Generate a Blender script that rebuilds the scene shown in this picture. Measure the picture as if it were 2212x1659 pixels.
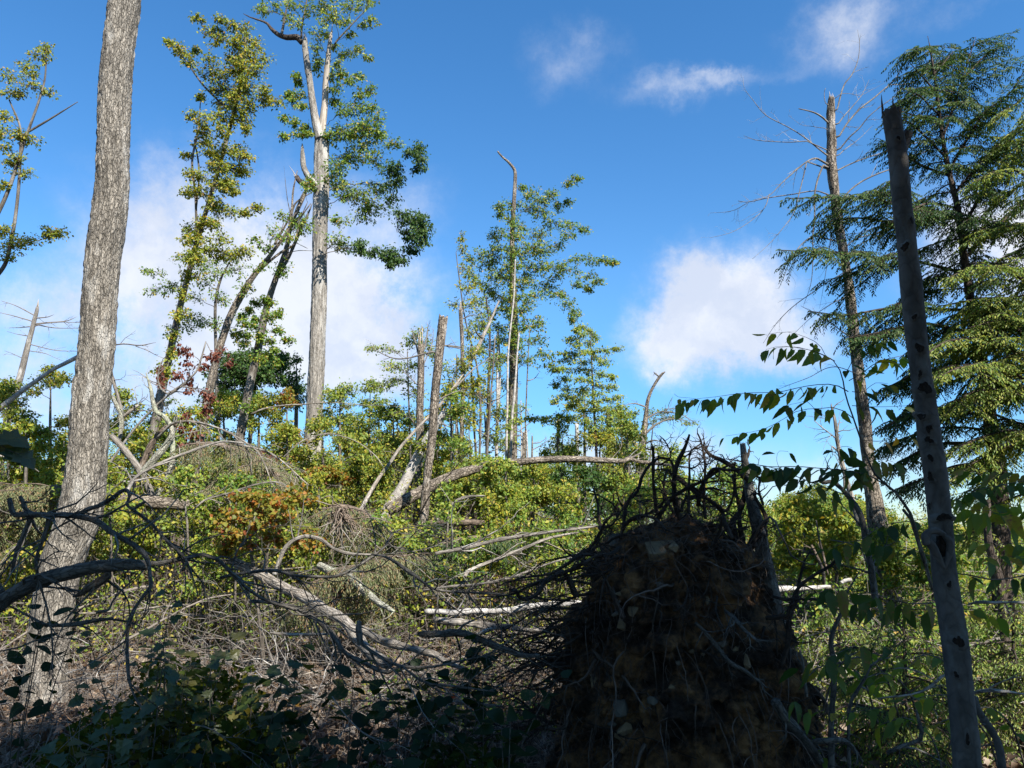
import bpy, bmesh, math, random
import numpy as np
from mathutils import Vector, Matrix

SC = bpy.context.scene
COL = SC.collection
for _o in list(bpy.data.objects):
    bpy.data.objects.remove(_o)

# ------------------------------------------------------------------ camera
F = 1640.0                       # focal length in units of a 2212 px wide picture
PITCH = math.radians(10.4)
EYE = np.array([0.0, 0.0, 1.6])
cam_d = bpy.data.cameras.new("camera")
cam = bpy.data.objects.new("camera", cam_d)
COL.objects.link(cam)
cam.location = EYE
cam.rotation_euler = (math.pi / 2 + PITCH, 0, 0)
cam_d.sensor_fit = 'HORIZONTAL'
cam_d.angle = 2 * math.atan(1106.0 / F)
cam_d.clip_start = 0.05
cam_d.clip_end = 6000
SC.camera = cam

# ------------------------------------------------------------------ light
SUN_EL, SUN_AZ = math.radians(44), math.radians(145)      # azimuth from +Y towards +X: behind the camera, to the right
sun_dir = Vector((math.sin(SUN_AZ) * math.cos(SUN_EL), math.cos(SUN_AZ) * math.cos(SUN_EL), math.sin(SUN_EL)))
sl = bpy.data.lights.new("sun", 'SUN')
sl.energy = 5.0
sl.angle = math.radians(0.5)
sl.color = (1.0, 0.95, 0.87)
so = bpy.data.objects.new("sun", sl)
COL.objects.link(so)
so.rotation_euler = sun_dir.to_track_quat('Z', 'Y').to_euler()

SC.view_settings.view_transform = 'Standard'
SC.view_settings.look = 'None'
SC.view_settings.gamma = 1
SC.view_settings.exposure = 1.08
SC.view_settings.use_curve_mapping = False
SC.cycles.max_bounces = 6
SC.cycles.diffuse_bounces = 3
SC.cycles.transparent_max_bounces = 4


def pix_dir(x, y):
    u = (x - 1106.0) / F
    v = (829.5 - y) / F
    return np.array([u, math.cos(PITCH) - v * math.sin(PITCH), math.sin(PITCH) + v * math.cos(PITCH)])


def build_world():
    w = bpy.data.worlds.new("World")
    SC.world = w
    w.use_nodes = True
    nt = w.node_tree
    nt.nodes.clear()
    N, L = nt.nodes, nt.links
    out = N.new('ShaderNodeOutputWorld')
    bg = N.new('ShaderNodeBackground')
    bg.inputs['Strength'].default_value = 0.094
    L.new(bg.outputs[0], out.inputs[0])
    sky = N.new('ShaderNodeTexSky')
    sky.sky_type = 'NISHITA'
    sky.sun_disc = False
    sky.sun_elevation = SUN_EL
    sky.sun_rotation = SUN_AZ
    sky.air_density = 1.0
    sky.dust_density = 0.0
    sky.ozone_density = 3.0
    hsv = N.new('ShaderNodeHueSaturation')
    hsv.inputs['Saturation'].default_value = 1.27
    hsv.inputs['Value'].default_value = 1.12
    tc = N.new('ShaderNodeTexCoord')
    # clear autumn air: the sky stays blue down to the horizon instead of bleaching
    sepz = N.new('ShaderNodeSeparateXYZ'); L.new(tc.outputs['Generated'], sepz.inputs[0])
    low = N.new('ShaderNodeMapRange'); low.interpolation_type = 'SMOOTHSTEP'
    L.new(sepz.outputs['Z'], low.inputs['Value']); low.inputs['From Min'].default_value = -.02; low.inputs['From Max'].default_value = .34
    tint = N.new('ShaderNodeMix'); tint.data_type = 'RGBA'; L.new(low.outputs[0], tint.inputs[0])
    tint.inputs[6].default_value = (.46, .58, .76, 1); tint.inputs[7].default_value = (1, 1, 1, 1)
    mul = N.new('ShaderNodeMix'); mul.data_type = 'RGBA'; mul.blend_type = 'MULTIPLY'; mul.inputs[0].default_value = 1
    L.new(sky.outputs[0], mul.inputs[6]); L.new(tint.outputs[2], mul.inputs[7])
    L.new(mul.outputs[2], hsv.inputs['Color'])

    def math_(op, a, b=None, c=None):
        n = N.new('ShaderNodeMath')
        n.operation = op
        for i, v in enumerate((a, b, c)):
            if v is None:
                continue
            if isinstance(v, (int, float)):
                n.inputs[i].default_value = v
            else:
                L.new(v, n.inputs[i])
        return n.outputs[0]

    def dot(vec):
        n = N.new('ShaderNodeVectorMath')
        n.operation = 'DOT_PRODUCT'
        L.new(warp, n.inputs[0])
        n.inputs[1].default_value = vec
        return n.outputs['Value']

    def noise(scale, detail, rough, vec):
        n = N.new('ShaderNodeTexNoise')
        n.inputs['Scale'].default_value = scale
        n.inputs['Detail'].default_value = detail
        n.inputs['Roughness'].default_value = rough
        L.new(vec, n.inputs['Vector'])
        return n
    dirv = tc.outputs['Generated']
    # wind-torn edges: the directions are pushed about a little by noise before the cloud shapes are read
    nz = noise(5.0, 9, 0.66, dirv)
    sub = N.new('ShaderNodeVectorMath'); sub.operation = 'SUBTRACT'
    L.new(nz.outputs['Color'], sub.inputs[0]); sub.inputs[1].default_value = (.5, .5, .5)
    scl = N.new('ShaderNodeVectorMath'); scl.operation = 'SCALE'
    L.new(sub.outputs[0], scl.inputs[0]); scl.inputs['Scale'].default_value = 0.15
    add = N.new('ShaderNodeVectorMath'); add.operation = 'ADD'
    L.new(dirv, add.inputs[0]); L.new(scl.outputs[0], add.inputs[1])
    warp = add.outputs[0]

    blobs = [  # x, y, radius x, radius y (degrees come from these), amount
        (760, 670, 180, 120, 1.25), (600, 640, 210, 150, .62), (380, 520, 150, 150, .5), (500, 400, 200, 90, .25),
        (330, 620, 170, 120, .5), (80, 690, 260, 70, .55), (300, 820, 300, 70, .5), (720, 790, 160, 60, .8), (860, 420, 110, 70, .32),
        (1560, 690, 130, 90, 1.5), (1510, 640, 80, 60, .5), (1600, 760, 170, 50, .7), (1440, 730, 90, 60, .4),
        (1480, 205, 100, 40, .52), (1590, 175, 90, 18, .36), (1240, 120, 90, 70, .42),
        (1800, 30, 80, 60, .5), (1820, 100, 70, 40, .2), (2110, 20, 120, 30, .35), (1960, 10, 90, 30, .25),
        (2180, 500, 130, 90, 1.7), (1180, 1000, 380, 60, .7), (1420, 980, 140, 50, .6), (2000, 1000, 300, 60, .5), (100, 880, 300, 60, .5)]
    total = None
    for (x, y, rx, ry, amt) in blobs:
        c = Vector(pix_dir(x, y)).normalized()
        right = c.cross(Vector((0, 0, 1))).normalized()
        up = right.cross(c).normalized()
        sx, sy = rx / F * 1.14, ry / F * 1.14
        a = dot(right / sx)
        b = dot(up / sy)
        off = -up.dot(c)
        d2 = math_('ADD', math_('MULTIPLY', a, a), math_('MULTIPLY', b, b))
        e = math_('MULTIPLY', math_('POWER', 2.718, math_('MULTIPLY', d2, -1.0)), amt)
        front = math_('GREATER_THAN', dot(c), 0.3)
        e = math_('MULTIPLY', e, front)
        total = e if total is None else math_('ADD', total, e)
    # the same kind of broken cloud over the rest of the sky
    fwd = Vector((0, math.cos(PITCH), math.sin(PITCH)))
    away = N.new('ShaderNodeMapRange')
    L.new(dot(fwd), away.inputs['Value'])
    away.inputs['From Min'].default_value = 0.72
    away.inputs['From Max'].default_value = 0.45
    gen = noise(2.3, 3, 0.5, dirv)
    gmr = N.new('ShaderNodeMapRange')
    L.new(gen.outputs['Fac'], gmr.inputs['Value'])
    gmr.inputs['From Min'].default_value = 0.5
    gmr.inputs['From Max'].default_value = 0.68
    total = math_('ADD', total, math_('MULTIPLY', math_('MULTIPLY', gmr.outputs[0], away.outputs[0]), 0.9))
    fine = noise(8.0, 12, 0.68, dirv)
    dens = math_('MULTIPLY', total, math_('ADD', math_('MULTIPLY', fine.outputs['Fac'], 2.7), -0.5))
    mr = N.new('ShaderNodeMapRange')
    mr.interpolation_type = 'SMOOTHSTEP'
    L.new(dens, mr.inputs['Value'])
    mr.inputs['From Min'].default_value = 0.10
    mr.inputs['From Max'].default_value = 1.12
    mr.inputs['To Max'].default_value = 0.9
    mix = N.new('ShaderNodeMix')
    mix.data_type = 'RGBA'
    L.new(mr.outputs[0], mix.inputs[0])
    L.new(hsv.outputs[0], mix.inputs[6])
    # cloud bodies: bright lit billows over greyer, lilac undersides
    bil = noise(6.0, 7, 0.6, warp)
    shade = N.new('ShaderNodeMapRange'); shade.interpolation_type = 'SMOOTHSTEP'
    L.new(bil.outputs['Fac'], shade.inputs['Value']); shade.inputs['From Min'].default_value = .38; shade.inputs['From Max'].default_value = .62
    cc = N.new('ShaderNodeMix'); cc.data_type = 'RGBA'; L.new(shade.outputs[0], cc.inputs[0])
    cc.inputs[6].default_value = (3.75, 4.05, 4.75, 1); cc.inputs[7].default_value = (4.9, 5.0, 5.3, 1)
    L.new(cc.outputs[2], mix.inputs[7])
    L.new(mix.outputs[2], bg.inputs['Color'])


build_world()

# ------------------------------------------------------------------ numeric helpers
def W(x, y, Y):
    d = pix_dir(x, y)
    return EYE + d * (Y / d[1])


def per_px(x, y, Y):
    """metres that one picture unit covers at distance Y"""
    return Y / pix_dir(x, y)[1] / F


def _hash(ix, iy, iz, s):
    h = (ix.astype(np.int64) * 374761393 + iy.astype(np.int64) * 668265263 + iz.astype(np.int64) * 1274126177 + s * 974711) & 0xffffffff
    h = ((h ^ (h >> 13)) * 1103515245) & 0xffffffff
    h = ((h ^ (h >> 15)) * 2246822519) & 0xffffffff
    return ((h ^ (h >> 16)) & 0xffff).astype(np.float64) / 32767.5 - 1.0


def vnoise(P, seed=0):
    P = np.asarray(P, float)
    i = np.floor(P).astype(np.int64)
    f = P - i
    f = f * f * (3 - 2 * f)
    out = 0
    for dx in (0, 1):
        wx = f[..., 0] if dx else 1 - f[..., 0]
        for dy in (0, 1):
            wy = f[..., 1] if dy else 1 - f[..., 1]
            for dz in (0, 1):
                wz = f[..., 2] if dz else 1 - f[..., 2]
                out = out + wx * wy * wz * _hash(i[..., 0] + dx, i[..., 1] + dy, i[..., 2] + dz, seed)
    return out


def fbm(P, octaves=4, seed=0, gain=.5):
    P = np.asarray(P, float)
    a, s, o = 1.0, 0.0, 0.0
    for k in range(octaves):
        o = o + a * vnoise(P * 2 ** k, seed + k * 17)
        s += a
        a *= gain
    return o / s


def unit(v):
    v = np.asarray(v, float)
    return v / np.maximum(np.linalg.norm(v, axis=-1, keepdims=True), 1e-9)


def catmull(C, n):
    """smooth resampling of control rows C (m,k) to n rows, spaced by chord length of the first three columns"""
    C = np.asarray(C, float)
    m = len(C)
    seg = np.linalg.norm(np.diff(C[:, :3], axis=0), axis=1)
    t = np.concatenate([[0], np.cumsum(np.maximum(seg, 1e-6))])
    s = np.linspace(0, t[-1], n)
    i = np.clip(np.searchsorted(t, s, side='right') - 1, 0, m - 2)
    f = ((s - t[i]) / (t[i + 1] - t[i]))[:, None]
    p1, p2 = C[i], C[i + 1]
    p0 = np.where((i > 0)[:, None], C[np.maximum(i - 1, 0)], 2 * p1 - p2)
    p3 = np.where((i < m - 2)[:, None], C[np.minimum(i + 2, m - 1)], 2 * p2 - p1)
    h = (t[i + 1] - t[i])[:, None]
    h0 = np.where((i > 0)[:, None], (t[i] - t[np.maximum(i - 1, 0)])[:, None], h)
    h2 = np.where((i < m - 2)[:, None], (t[np.minimum(i + 2, m - 1)] - t[i + 1])[:, None], h)
    m1 = (p2 - p0) / (h + h0) * h
    m2 = (p3 - p1) / (h + h2) * h
    f2, f3 = f * f, f * f * f
    return (2 * f3 - 3 * f2 + 1) * p1 + (f3 - 2 * f2 + f) * m1 + (-2 * f3 + 3 * f2) * p2 + (f3 - f2) * m2


def path(spec, Y, n=None, conv=None, wob=0.0, seed=0):
    """picture points (x, y, width) at distance Y (number, (Y0, Y1) or list) -> world points, radii"""
    spec = [tuple(s) for s in spec]
    m = len(spec)
    if isinstance(Y, (int, float)):
        Ys = [Y] * m
    elif len(Y) == 2 and m != 2:
        Ys = list(np.linspace(Y[0], Y[1], m))
    else:
        Ys = list(Y)
    rows = []
    for (x, y, w), yy in zip(spec, Ys):
        s = 1.0
        if conv:
            x, y, s = conv[0] + conv[2] * x, conv[1] + conv[2] * y, conv[2]
        p = W(x, y, yy)
        rows.append([*p, w * s / 2 * per_px(x, y, yy)])
    rows = np.array(rows)
    if n is None:
        L = np.linalg.norm(np.diff(rows[:, :3], axis=0), axis=1).sum()
        n = int(np.clip(L / .06, 8, 120))
    out = catmull(rows, n)
    P, R = out[:, :3], np.maximum(out[:, 3], .0008)
    if wob:
        s = np.linspace(0, 1, n)[:, None]
        q = np.concatenate([P * 2.3 + seed * 3.1], 1)
        env = np.sin(np.pi * s) ** .5
        P = P + wob * env * np.stack([vnoise(q, 5), vnoise(q, 6), vnoise(q, 7)], 1)
    return P, R


# picture crops used while measuring: (x0, y0, scale)
A1 = (0, 0, .337); A2 = (677.7, 271.1, .337); A3 = (1466.6, 0, .337); A4 = (0, 542.2, .337); A5 = (0, 1100, .337)
A6 = (677.7, 813.3, .337); A7 = (1084.3, 1100, .337); A8 = (1466.6, 610, .337)
B1 = (542.2, 1100, .337); B2 = (1626.5, 1100, .3371); B4 = (1152.1, 914.9, .2757); B5 = (338.9, 881, .2145)
C1 = (0, 948.8, .1838); C2 = (881, 610, .2145); C3 = (1762, 948.8, .2043); C4 = (542.2, 0, .1838)


def ground(x, y):
    x = np.asarray(x, float); y = np.asarray(y, float)
    ys = [-2000, 0, 6, 7.5, 9, 12, 17, 22, 30, 50, 100, 300, 3000]
    zl = [0, 0, -.08, -.1, .25, 1.1, 2.6, 3.0, 2.6, .2, -6, -12, -12]
    zr = [0, 0, -.05, 0, .1, .5, 1.0, 1.2, .9, .2, -5, -10, -10]
    s = np.clip((x + 2.5) / 5.5, 0, 1); s = s * s * (3 - 2 * s)
    z = np.interp(y, ys, zl) * (1 - s) + np.interp(y, ys, zr) * s
    P = np.stack([x * .45, y * .45, x * 0], -1)
    return z + .13 * fbm(P, 4, 3)


# ------------------------------------------------------------------ mesh builder
class MB:
    def __init__(self):
        self.v, self.t, self.q, self.b, self.n = [], [], [], [], 0

    def raw(self, V, tris=None, quads=None, bark=None):
        V = np.asarray(V, float).reshape(-1, 3)
        self.v.append(V)
        self.b.append(np.asarray(bark, float).reshape(-1, 3) if bark is not None else V)
        if tris is not None and len(tris):
            self.t.append(np.asarray(tris, np.int64).reshape(-1, 3) + self.n)
        if quads is not None and len(quads):
            self.q.append(np.asarray(quads, np.int64).reshape(-1, 4) + self.n)
        self.n += len(V)

    def tube(self, P, R, sides=8, disp=None, cap=True, jag=0.0, seed=0):
        """one tube with carried-along frames; disp(pos, angle, s, R) gives a radial offset"""
        P = np.asarray(P, float); R = np.asarray(R, float)
        n = len(P)
        T = unit(np.gradient(P, axis=0))
        ref = np.array([1.0, 0, 0]) if abs(T[0][0]) < .8 else np.array([0, 1.0, 0])
        U = np.zeros((n, 3))
        u = ref - T[0] * ref.dot(T[0])
        for i in range(n):
            u = u - T[i] * u.dot(T[i])
            u = u / np.linalg.norm(u)
            U[i] = u
        Vv = np.cross(T, U)
        a = np.linspace(0, 2 * np.pi, sides, endpoint=False)
        s = np.concatenate([[0], np.cumsum(np.linalg.norm(np.diff(P, axis=0), axis=1))])
        RR = np.repeat(R[:, None], sides, 1)
        dirs = np.cos(a)[None, :, None] * U[:, None] + np.sin(a)[None, :, None] * Vv[:, None]
        pos = P[:, None] + dirs * RR[..., None]
        bark = np.stack([np.cos(a)[None] * RR, np.sin(a)[None] * RR, np.repeat(s[:, None], sides, 1)], -1)
        if disp is not None:
            pos = pos + dirs * disp(bark, a, s, RR)[..., None]
        if jag:
            q = np.stack([np.cos(a) * 1.7, np.sin(a) * 1.7, np.full(sides, seed * 3.7)], 1)
            h = (fbm(q, 4, seed + 3, .7) + .25 * vnoise(q * 5, seed)) * jag
            for k, f in ((1, 1.0), (2, .6), (3, .3)):
                if n > 4:
                    pos[-k] = pos[-k] + T[-1] * (h * f)[:, None]
        V = pos.reshape(-1, 3); B = bark.reshape(-1, 3)
        i = np.arange(n - 1)[:, None] * sides; j = np.arange(sides)[None]
        k = (j + 1) % sides
        quads = np.stack([i + j, i + k, i + sides + k, i + sides + j], -1).reshape(-1, 4)
        tris = []
        if cap:
            V = np.concatenate([V, P[:1] - T[:1] * R[0] * .1, P[-1:] + T[-1:] * (R[-1] * .25 if not jag else -jag * .5)])
            B = np.concatenate([B, [[0, 0, 0]], [[0, 0, s[-1]]]])
            jj = np.arange(sides); kk = (jj + 1) % sides
            tris = np.concatenate([np.stack([kk, jj, np.full(sides, n * sides)], -1),
                                   np.stack([(n - 1) * sides + jj, (n - 1) * sides + kk, np.full(sides, n * sides + 1)], -1)])
        self.raw(V, tris, quads, B)

    def tubes(self, P, R, sides=3):
        """many thin tubes at once: P (N,K,3), R (N,K)"""
        P = np.asarray(P, float); R = np.asarray(R, float)
        if len(P) == 0:
            return
        N, K, _ = P.shape
        T = unit(np.gradient(P, axis=1))
        mean = unit(P[:, -1] - P[:, 0])
        ref = np.where(np.abs(mean[:, 2:3]) < .8, np.array([[0, 0, 1.0]]), np.array([[1.0, 0, 0]]))
        U = unit(np.cross(T, ref[:, None]))
        Vv = np.cross(T, U)
        a = np.linspace(0, 2 * np.pi, sides, endpoint=False)
        dirs = np.cos(a)[None, None, :, None] * U[:, :, None] + np.sin(a)[None, None, :, None] * Vv[:, :, None]
        V = P[:, :, None] + dirs * R[:, :, None, None]
        s = np.cumsum(np.linalg.norm(np.diff(P, axis=1, prepend=P[:, :1]), axis=2), axis=1)
        B = np.stack(np.broadcast_arrays(np.cos(a)[None, None] * R[..., None] + P[:, :1, None, 0], np.sin(a)[None, None] * R[..., None], s[..., None]), -1)
        o = (np.arange(N) * K * sides)[:, None, None]
        i = (np.arange(K - 1) * sides)[None, :, None]
        j = np.arange(sides)[None, None]; k = (j + 1) % sides
        q = np.stack([o + i + j, o + i + k, o + i + sides + k, o + i + sides + j], -1)
        self.raw(V, None, q, B)

    def leaves(self, P, D, Nn, L, Wd, fold=.12, droop=.12):
        """small folded leaves, two triangles each"""
        P = np.asarray(P, float)
        if len(P) == 0:
            return
        D = unit(D); S = unit(np.cross(D, Nn)); Nn = np.cross(S, D)
        L = np.broadcast_to(np.asarray(L, float), (len(P),))[:, None]; Wd = np.broadcast_to(np.asarray(Wd, float), (len(P),))[:, None]
        mid = P + D * L * .46 + Nn * Wd * fold
        V = np.stack([P, mid + S * Wd * .5, P + D * L - Nn * L * droop, mid - S * Wd * .5], 1)
        b = np.arange(len(P))[:, None] * 4
        tris = np.concatenate([b + np.array([[0, 1, 2]]), b + np.array([[0, 2, 3]])])
        self.raw(V, tris)

    def shaped(self, P, D, Nn, L, outline, center, droop=.2):
        """leaves with a drawn outline (points along, across in units of the length), fanned from a centre point"""
        P = np.asarray(P, float)
        D = unit(D); S = unit(np.cross(D, Nn)); Nn = np.cross(S, D)
        L = np.broadcast_to(np.asarray(L, float), (len(P),))[:, None, None]
        o = np.array(list(outline) + [center])
        ax, ay = o[:, 0][None, :, None], o[:, 1][None, :, None]
        V = P[:, None] + L * (D[:, None] * ax + S[:, None] * ay + Nn[:, None] * (-droop * ax ** 2 + .18 * np.abs(ay)))
        m = len(outline)
        j = np.arange(m)
        f = np.stack([j, (j + 1) % m, np.full(m, m)], -1)
        b = (np.arange(len(P)) * (m + 1))[:, None, None]
        self.raw(V, (b + f[None]).reshape(-1, 3))

    def empty(self):
        return self.n == 0

    def build(self, name, mat, parent=None, loc=None, smooth=True):
        V = np.concatenate(self.v); B = np.concatenate(self.b)
        T = np.concatenate(self.t) if self.t else np.zeros((0, 3), np.int64)
        Q = np.concatenate(self.q) if self.q else np.zeros((0, 4), np.int64)
        if parent is not None and loc is None:
            org = np.array(parent.get('_org', parent.location))
        else:
            org = np.array(loc if loc is not None else (0, 0, 0), float)
        me = bpy.data.meshes.new(name)
        me.vertices.add(len(V))
        me.vertices.foreach_set('co', (V - org).astype(np.float32).ravel())
        nl = len(T) * 3 + len(Q) * 4
        me.loops.add(nl)
        me.loops.foreach_set('vertex_index', np.concatenate([T.ravel(), Q.ravel()]).astype(np.int32))
        me.polygons.add(len(T) + len(Q))
        me.polygons.foreach_set('loop_start', np.concatenate([np.arange(len(T)) * 3, len(T) * 3 + np.arange(len(Q)) * 4]).astype(np.int32))
        me.polygons.foreach_set('use_smooth', np.full(len(T) + len(Q), smooth))
        at = me.attributes.new('bark', 'FLOAT_VECTOR', 'POINT')
        at.data.foreach_set('vector', B.astype(np.float32).ravel())
        me.update(calc_edges=True)
        me.materials.append(mat)
        o = bpy.data.objects.new(name, me)
        COL.objects.link(o)
        if parent is not None:
            o.parent = parent
            if loc is not None:
                o.location = org - np.array(parent.location)
        else:
            o.location = org
        return o


def tag(o, label=None, cat=None, group=None, kind=None):
    for k, v in (('label', label), ('category', cat), ('group', group), ('kind', kind)):
        if v:
            o[k] = v
    return o


def thing(name, label, cat, loc, group=None):
    o = bpy.data.objects.new(name, None)
    o.empty_display_size = .1
    COL.objects.link(o)
    o.location = [float(c) for c in loc]
    return tag(o, label, cat, group)


def RNG(s):
    return np.random.default_rng(s)


# ------------------------------------------------------------------ growth helpers
def grow(rng, S, D, length, K=5, wob=.25, grav=0.0, curl=None):
    """crooked polylines from starts S in directions D"""
    N = len(S)
    D = unit(D)
    step = (np.broadcast_to(np.asarray(length, float), (N,)) / (K - 1))[:, None]
    P = [np.asarray(S, float)]
    for k in range(K - 1):
        D = unit(D + rng.normal(0, wob, (N, 3)) + np.array([0, 0, -grav]))
        P.append(P[-1] + D * step)
    return np.stack(P, 1)


def along(P, t):
    """points and tangents of one polyline at parameters t in 0..1"""
    n = len(P)
    f = np.clip(t, 0, 1) * (n - 1)
    i = np.clip(f.astype(int), 0, n - 2)
    w = (f - i)[:, None]
    return P[i] * (1 - w) + P[i + 1] * w, unit(P[i + 1] - P[i]), i


def along_many(P, idx, t):
    K = P.shape[1]
    f = np.clip(t, 0, 1) * (K - 1)
    i = np.clip(f.astype(int), 0, K - 2)
    w = (f - i)[:, None]
    a, b = P[idx, i], P[idx, i + 1]
    return a * (1 - w) + b * w, unit(b - a)


def side_dirs(rng, T, ang, spread=.25):
    """directions leaving tangents T at about ang radians, random way round"""
    r = unit(np.cross(T, rng.normal(0, 1, T.shape)))
    a = ang + rng.normal(0, spread, (len(T), 1))
    return unit(T * np.cos(a) + r * np.sin(a))


def twigs_on(rng, mb, P, R, n, length, ang=.9, t0=.15, K=6, wob=.22, grav=0.0, sub=0, sublen=.35, sides=4, rad=None, subsub=0):
    """side twigs on one polyline, each with sub twigs; adds tubes to mb and returns the twig polylines"""
    t = rng.uniform(t0, 1, n)
    S, T, i = along(P, t)
    D = side_dirs(rng, T, ang)
    Ln = length * rng.uniform(.4, 1.1, n) * (1.15 - .6 * t)
    Q = grow(rng, S, D, Ln, K, wob, grav)
    r0 = np.minimum(R[i] * .55, .004 + .012 * Ln) if rad is None else np.full(n, rad)
    RR = r0[:, None] * np.linspace(1, .28, K)[None]
    mb.tubes(Q, RR, sides)
    outs = [Q]
    if sub:
        m = n * sub
        idx = np.repeat(np.arange(n), sub)
        S2, T2 = along_many(Q, idx, rng.uniform(.2, 1, m))
        L2 = Ln[idx] * sublen * rng.uniform(.5, 1.3, m)
        Q2 = grow(rng, S2, side_dirs(rng, T2, .7), L2, 4, wob * .9, grav)
        mb.tubes(Q2, (np.maximum(r0[idx] * .45, .0011))[:, None] * np.linspace(1, .4, 4)[None], 3)
        outs.append(Q2)
        if subsub:
            m2 = m * subsub
            idx2 = np.repeat(np.arange(m), subsub)
            S3, T3 = along_many(Q2, idx2, rng.uniform(.2, 1, m2))
            Q3 = grow(rng, S3, side_dirs(rng, T3, .7), L2[idx2] * .5, 3, wob * .8, grav)
            mb.tubes(Q3, np.full((m2, 3), .0011) * np.array([1, .8, .5]), 3)
            outs.append(Q3)
    return outs


def leaf_frames(rng, T, spread=.9, down=.35, flat=.55):
    n = len(T)
    D = unit(T * .55 + rng.normal(0, spread * .5, (n, 3)) + np.array([0, 0, -down]))
    # leaves turn their faces to the light: up and towards the sunny side
    Nn = unit(rng.normal(0, flat * .8, (n, 3)) + np.array([.26, -.52, .78]))
    return D, Nn


def ellipsoid(rng, n, rx, ry, rz):
    v = unit(rng.normal(0, 1, (n, 3))) * rng.uniform(.15, 1, (n, 1)) ** .45
    return v * np.array([rx, ry, rz])


def to_pix(P):
    """picture position (2212 wide) of a world point"""
    v = np.asarray(P, float) - EYE
    f = np.array([0, math.cos(PITCH), math.sin(PITCH)]); u = np.array([0, -math.sin(PITCH), math.cos(PITCH)])
    d = v @ f
    return 1106 + F * v[0] / d, 829.5 - F * (v @ u) / d


LANDMARKS = [(96, 1420, 'foot of the scaly trunk'), (180, 1000, 'scaly trunk'), (300, 1000, 'crooked lichened limbs'), (400, 860, 'hanging red brown leaves'), (560, 1110, 'orange maple'), (545, 830, 'vine draped tree'), (678, 960, 'foot of the centre maple'), (460, 980, 'pale arched branches'),
             (240, 1225, 'thick dark limb'), (420, 1230, 'end of the dark limb'), (720, 1130, 'upturned root clump'), (640, 1290, 'long pale log'), (830, 1195, 'fork of the dark branch'), (860, 1400, 'sagging dark branch'), (905, 850, 'split snag'), (935, 960, 'flat topped snag'), (890, 1085, 'butt of the bowed log'), (1180, 990, 'bowed log'),
             (1108, 800, 'thick grey trunk'), (1280, 850, 'airy beech'), (1385, 980, 'gnarled snag'), (1080, 1320, 'level white logs'), (1150, 1180, 'long slanting grey pole'), (1010, 1230, 'forked grey pole'), (1250, 1250, 'fine roots of the root plate'), (820, 1060, 'white leaning birch'), (1480, 1080, 'roots above the root plate'),
             (1640, 1150, 'twisted dark stub'), (1770, 1150, 'far yellow trees'), (1880, 1050, 'branchy snag'), (2040, 1230, 'scar of the beech pole'), (2140, 1000, 'hemlock trunk'), (1950, 1400, 'bright young hemlock'), (2170, 1400, 'right edge'), (60, 1050, 'tan hemlock boughs'), (20, 900, 'left edge'), (100, 680, 'conifer snag')]
USED_LABELS = set()


def place_label(x, y, heads):
    """a label from how the thing looks (several wordings) and the landmark it stands by"""
    near = sorted(LANDMARKS, key=lambda l: math.hypot(x - l[0], (y - l[1]) * 1.2))
    for (lx, ly, lt) in near[:7]:
        dx, dy = x - lx, y - ly
        a = 'close to' if math.hypot(dx, dy) < 26 else (('right of' if dx > 0 else 'left of') if abs(dx) > abs(dy) else ('below' if dy > 0 else 'above'))
        for h in heads:
            t = f'{h} {a} the {lt}'
            if t not in USED_LABELS and len(t.split()) <= 16:
                USED_LABELS.add(t)
                return t
    return heads[0] + ' in the slash'
# ------------------------------------------------------------------ materials
def new_mat(name):
    m = bpy.data.materials.new(name)
    m.use_nodes = True
    m.node_tree.nodes.clear()
    return m, m.node_tree.nodes, m.node_tree.links


def ramp(N, stops):
    r = N.new('ShaderNodeValToRGB')
    el = r.color_ramp.elements
    while len(el) < len(stops):
        el.new(0.5)
    for e, (p, c) in zip(el, stops):
        e.position = p
        e.color = (*c, 1)
    return r


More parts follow.
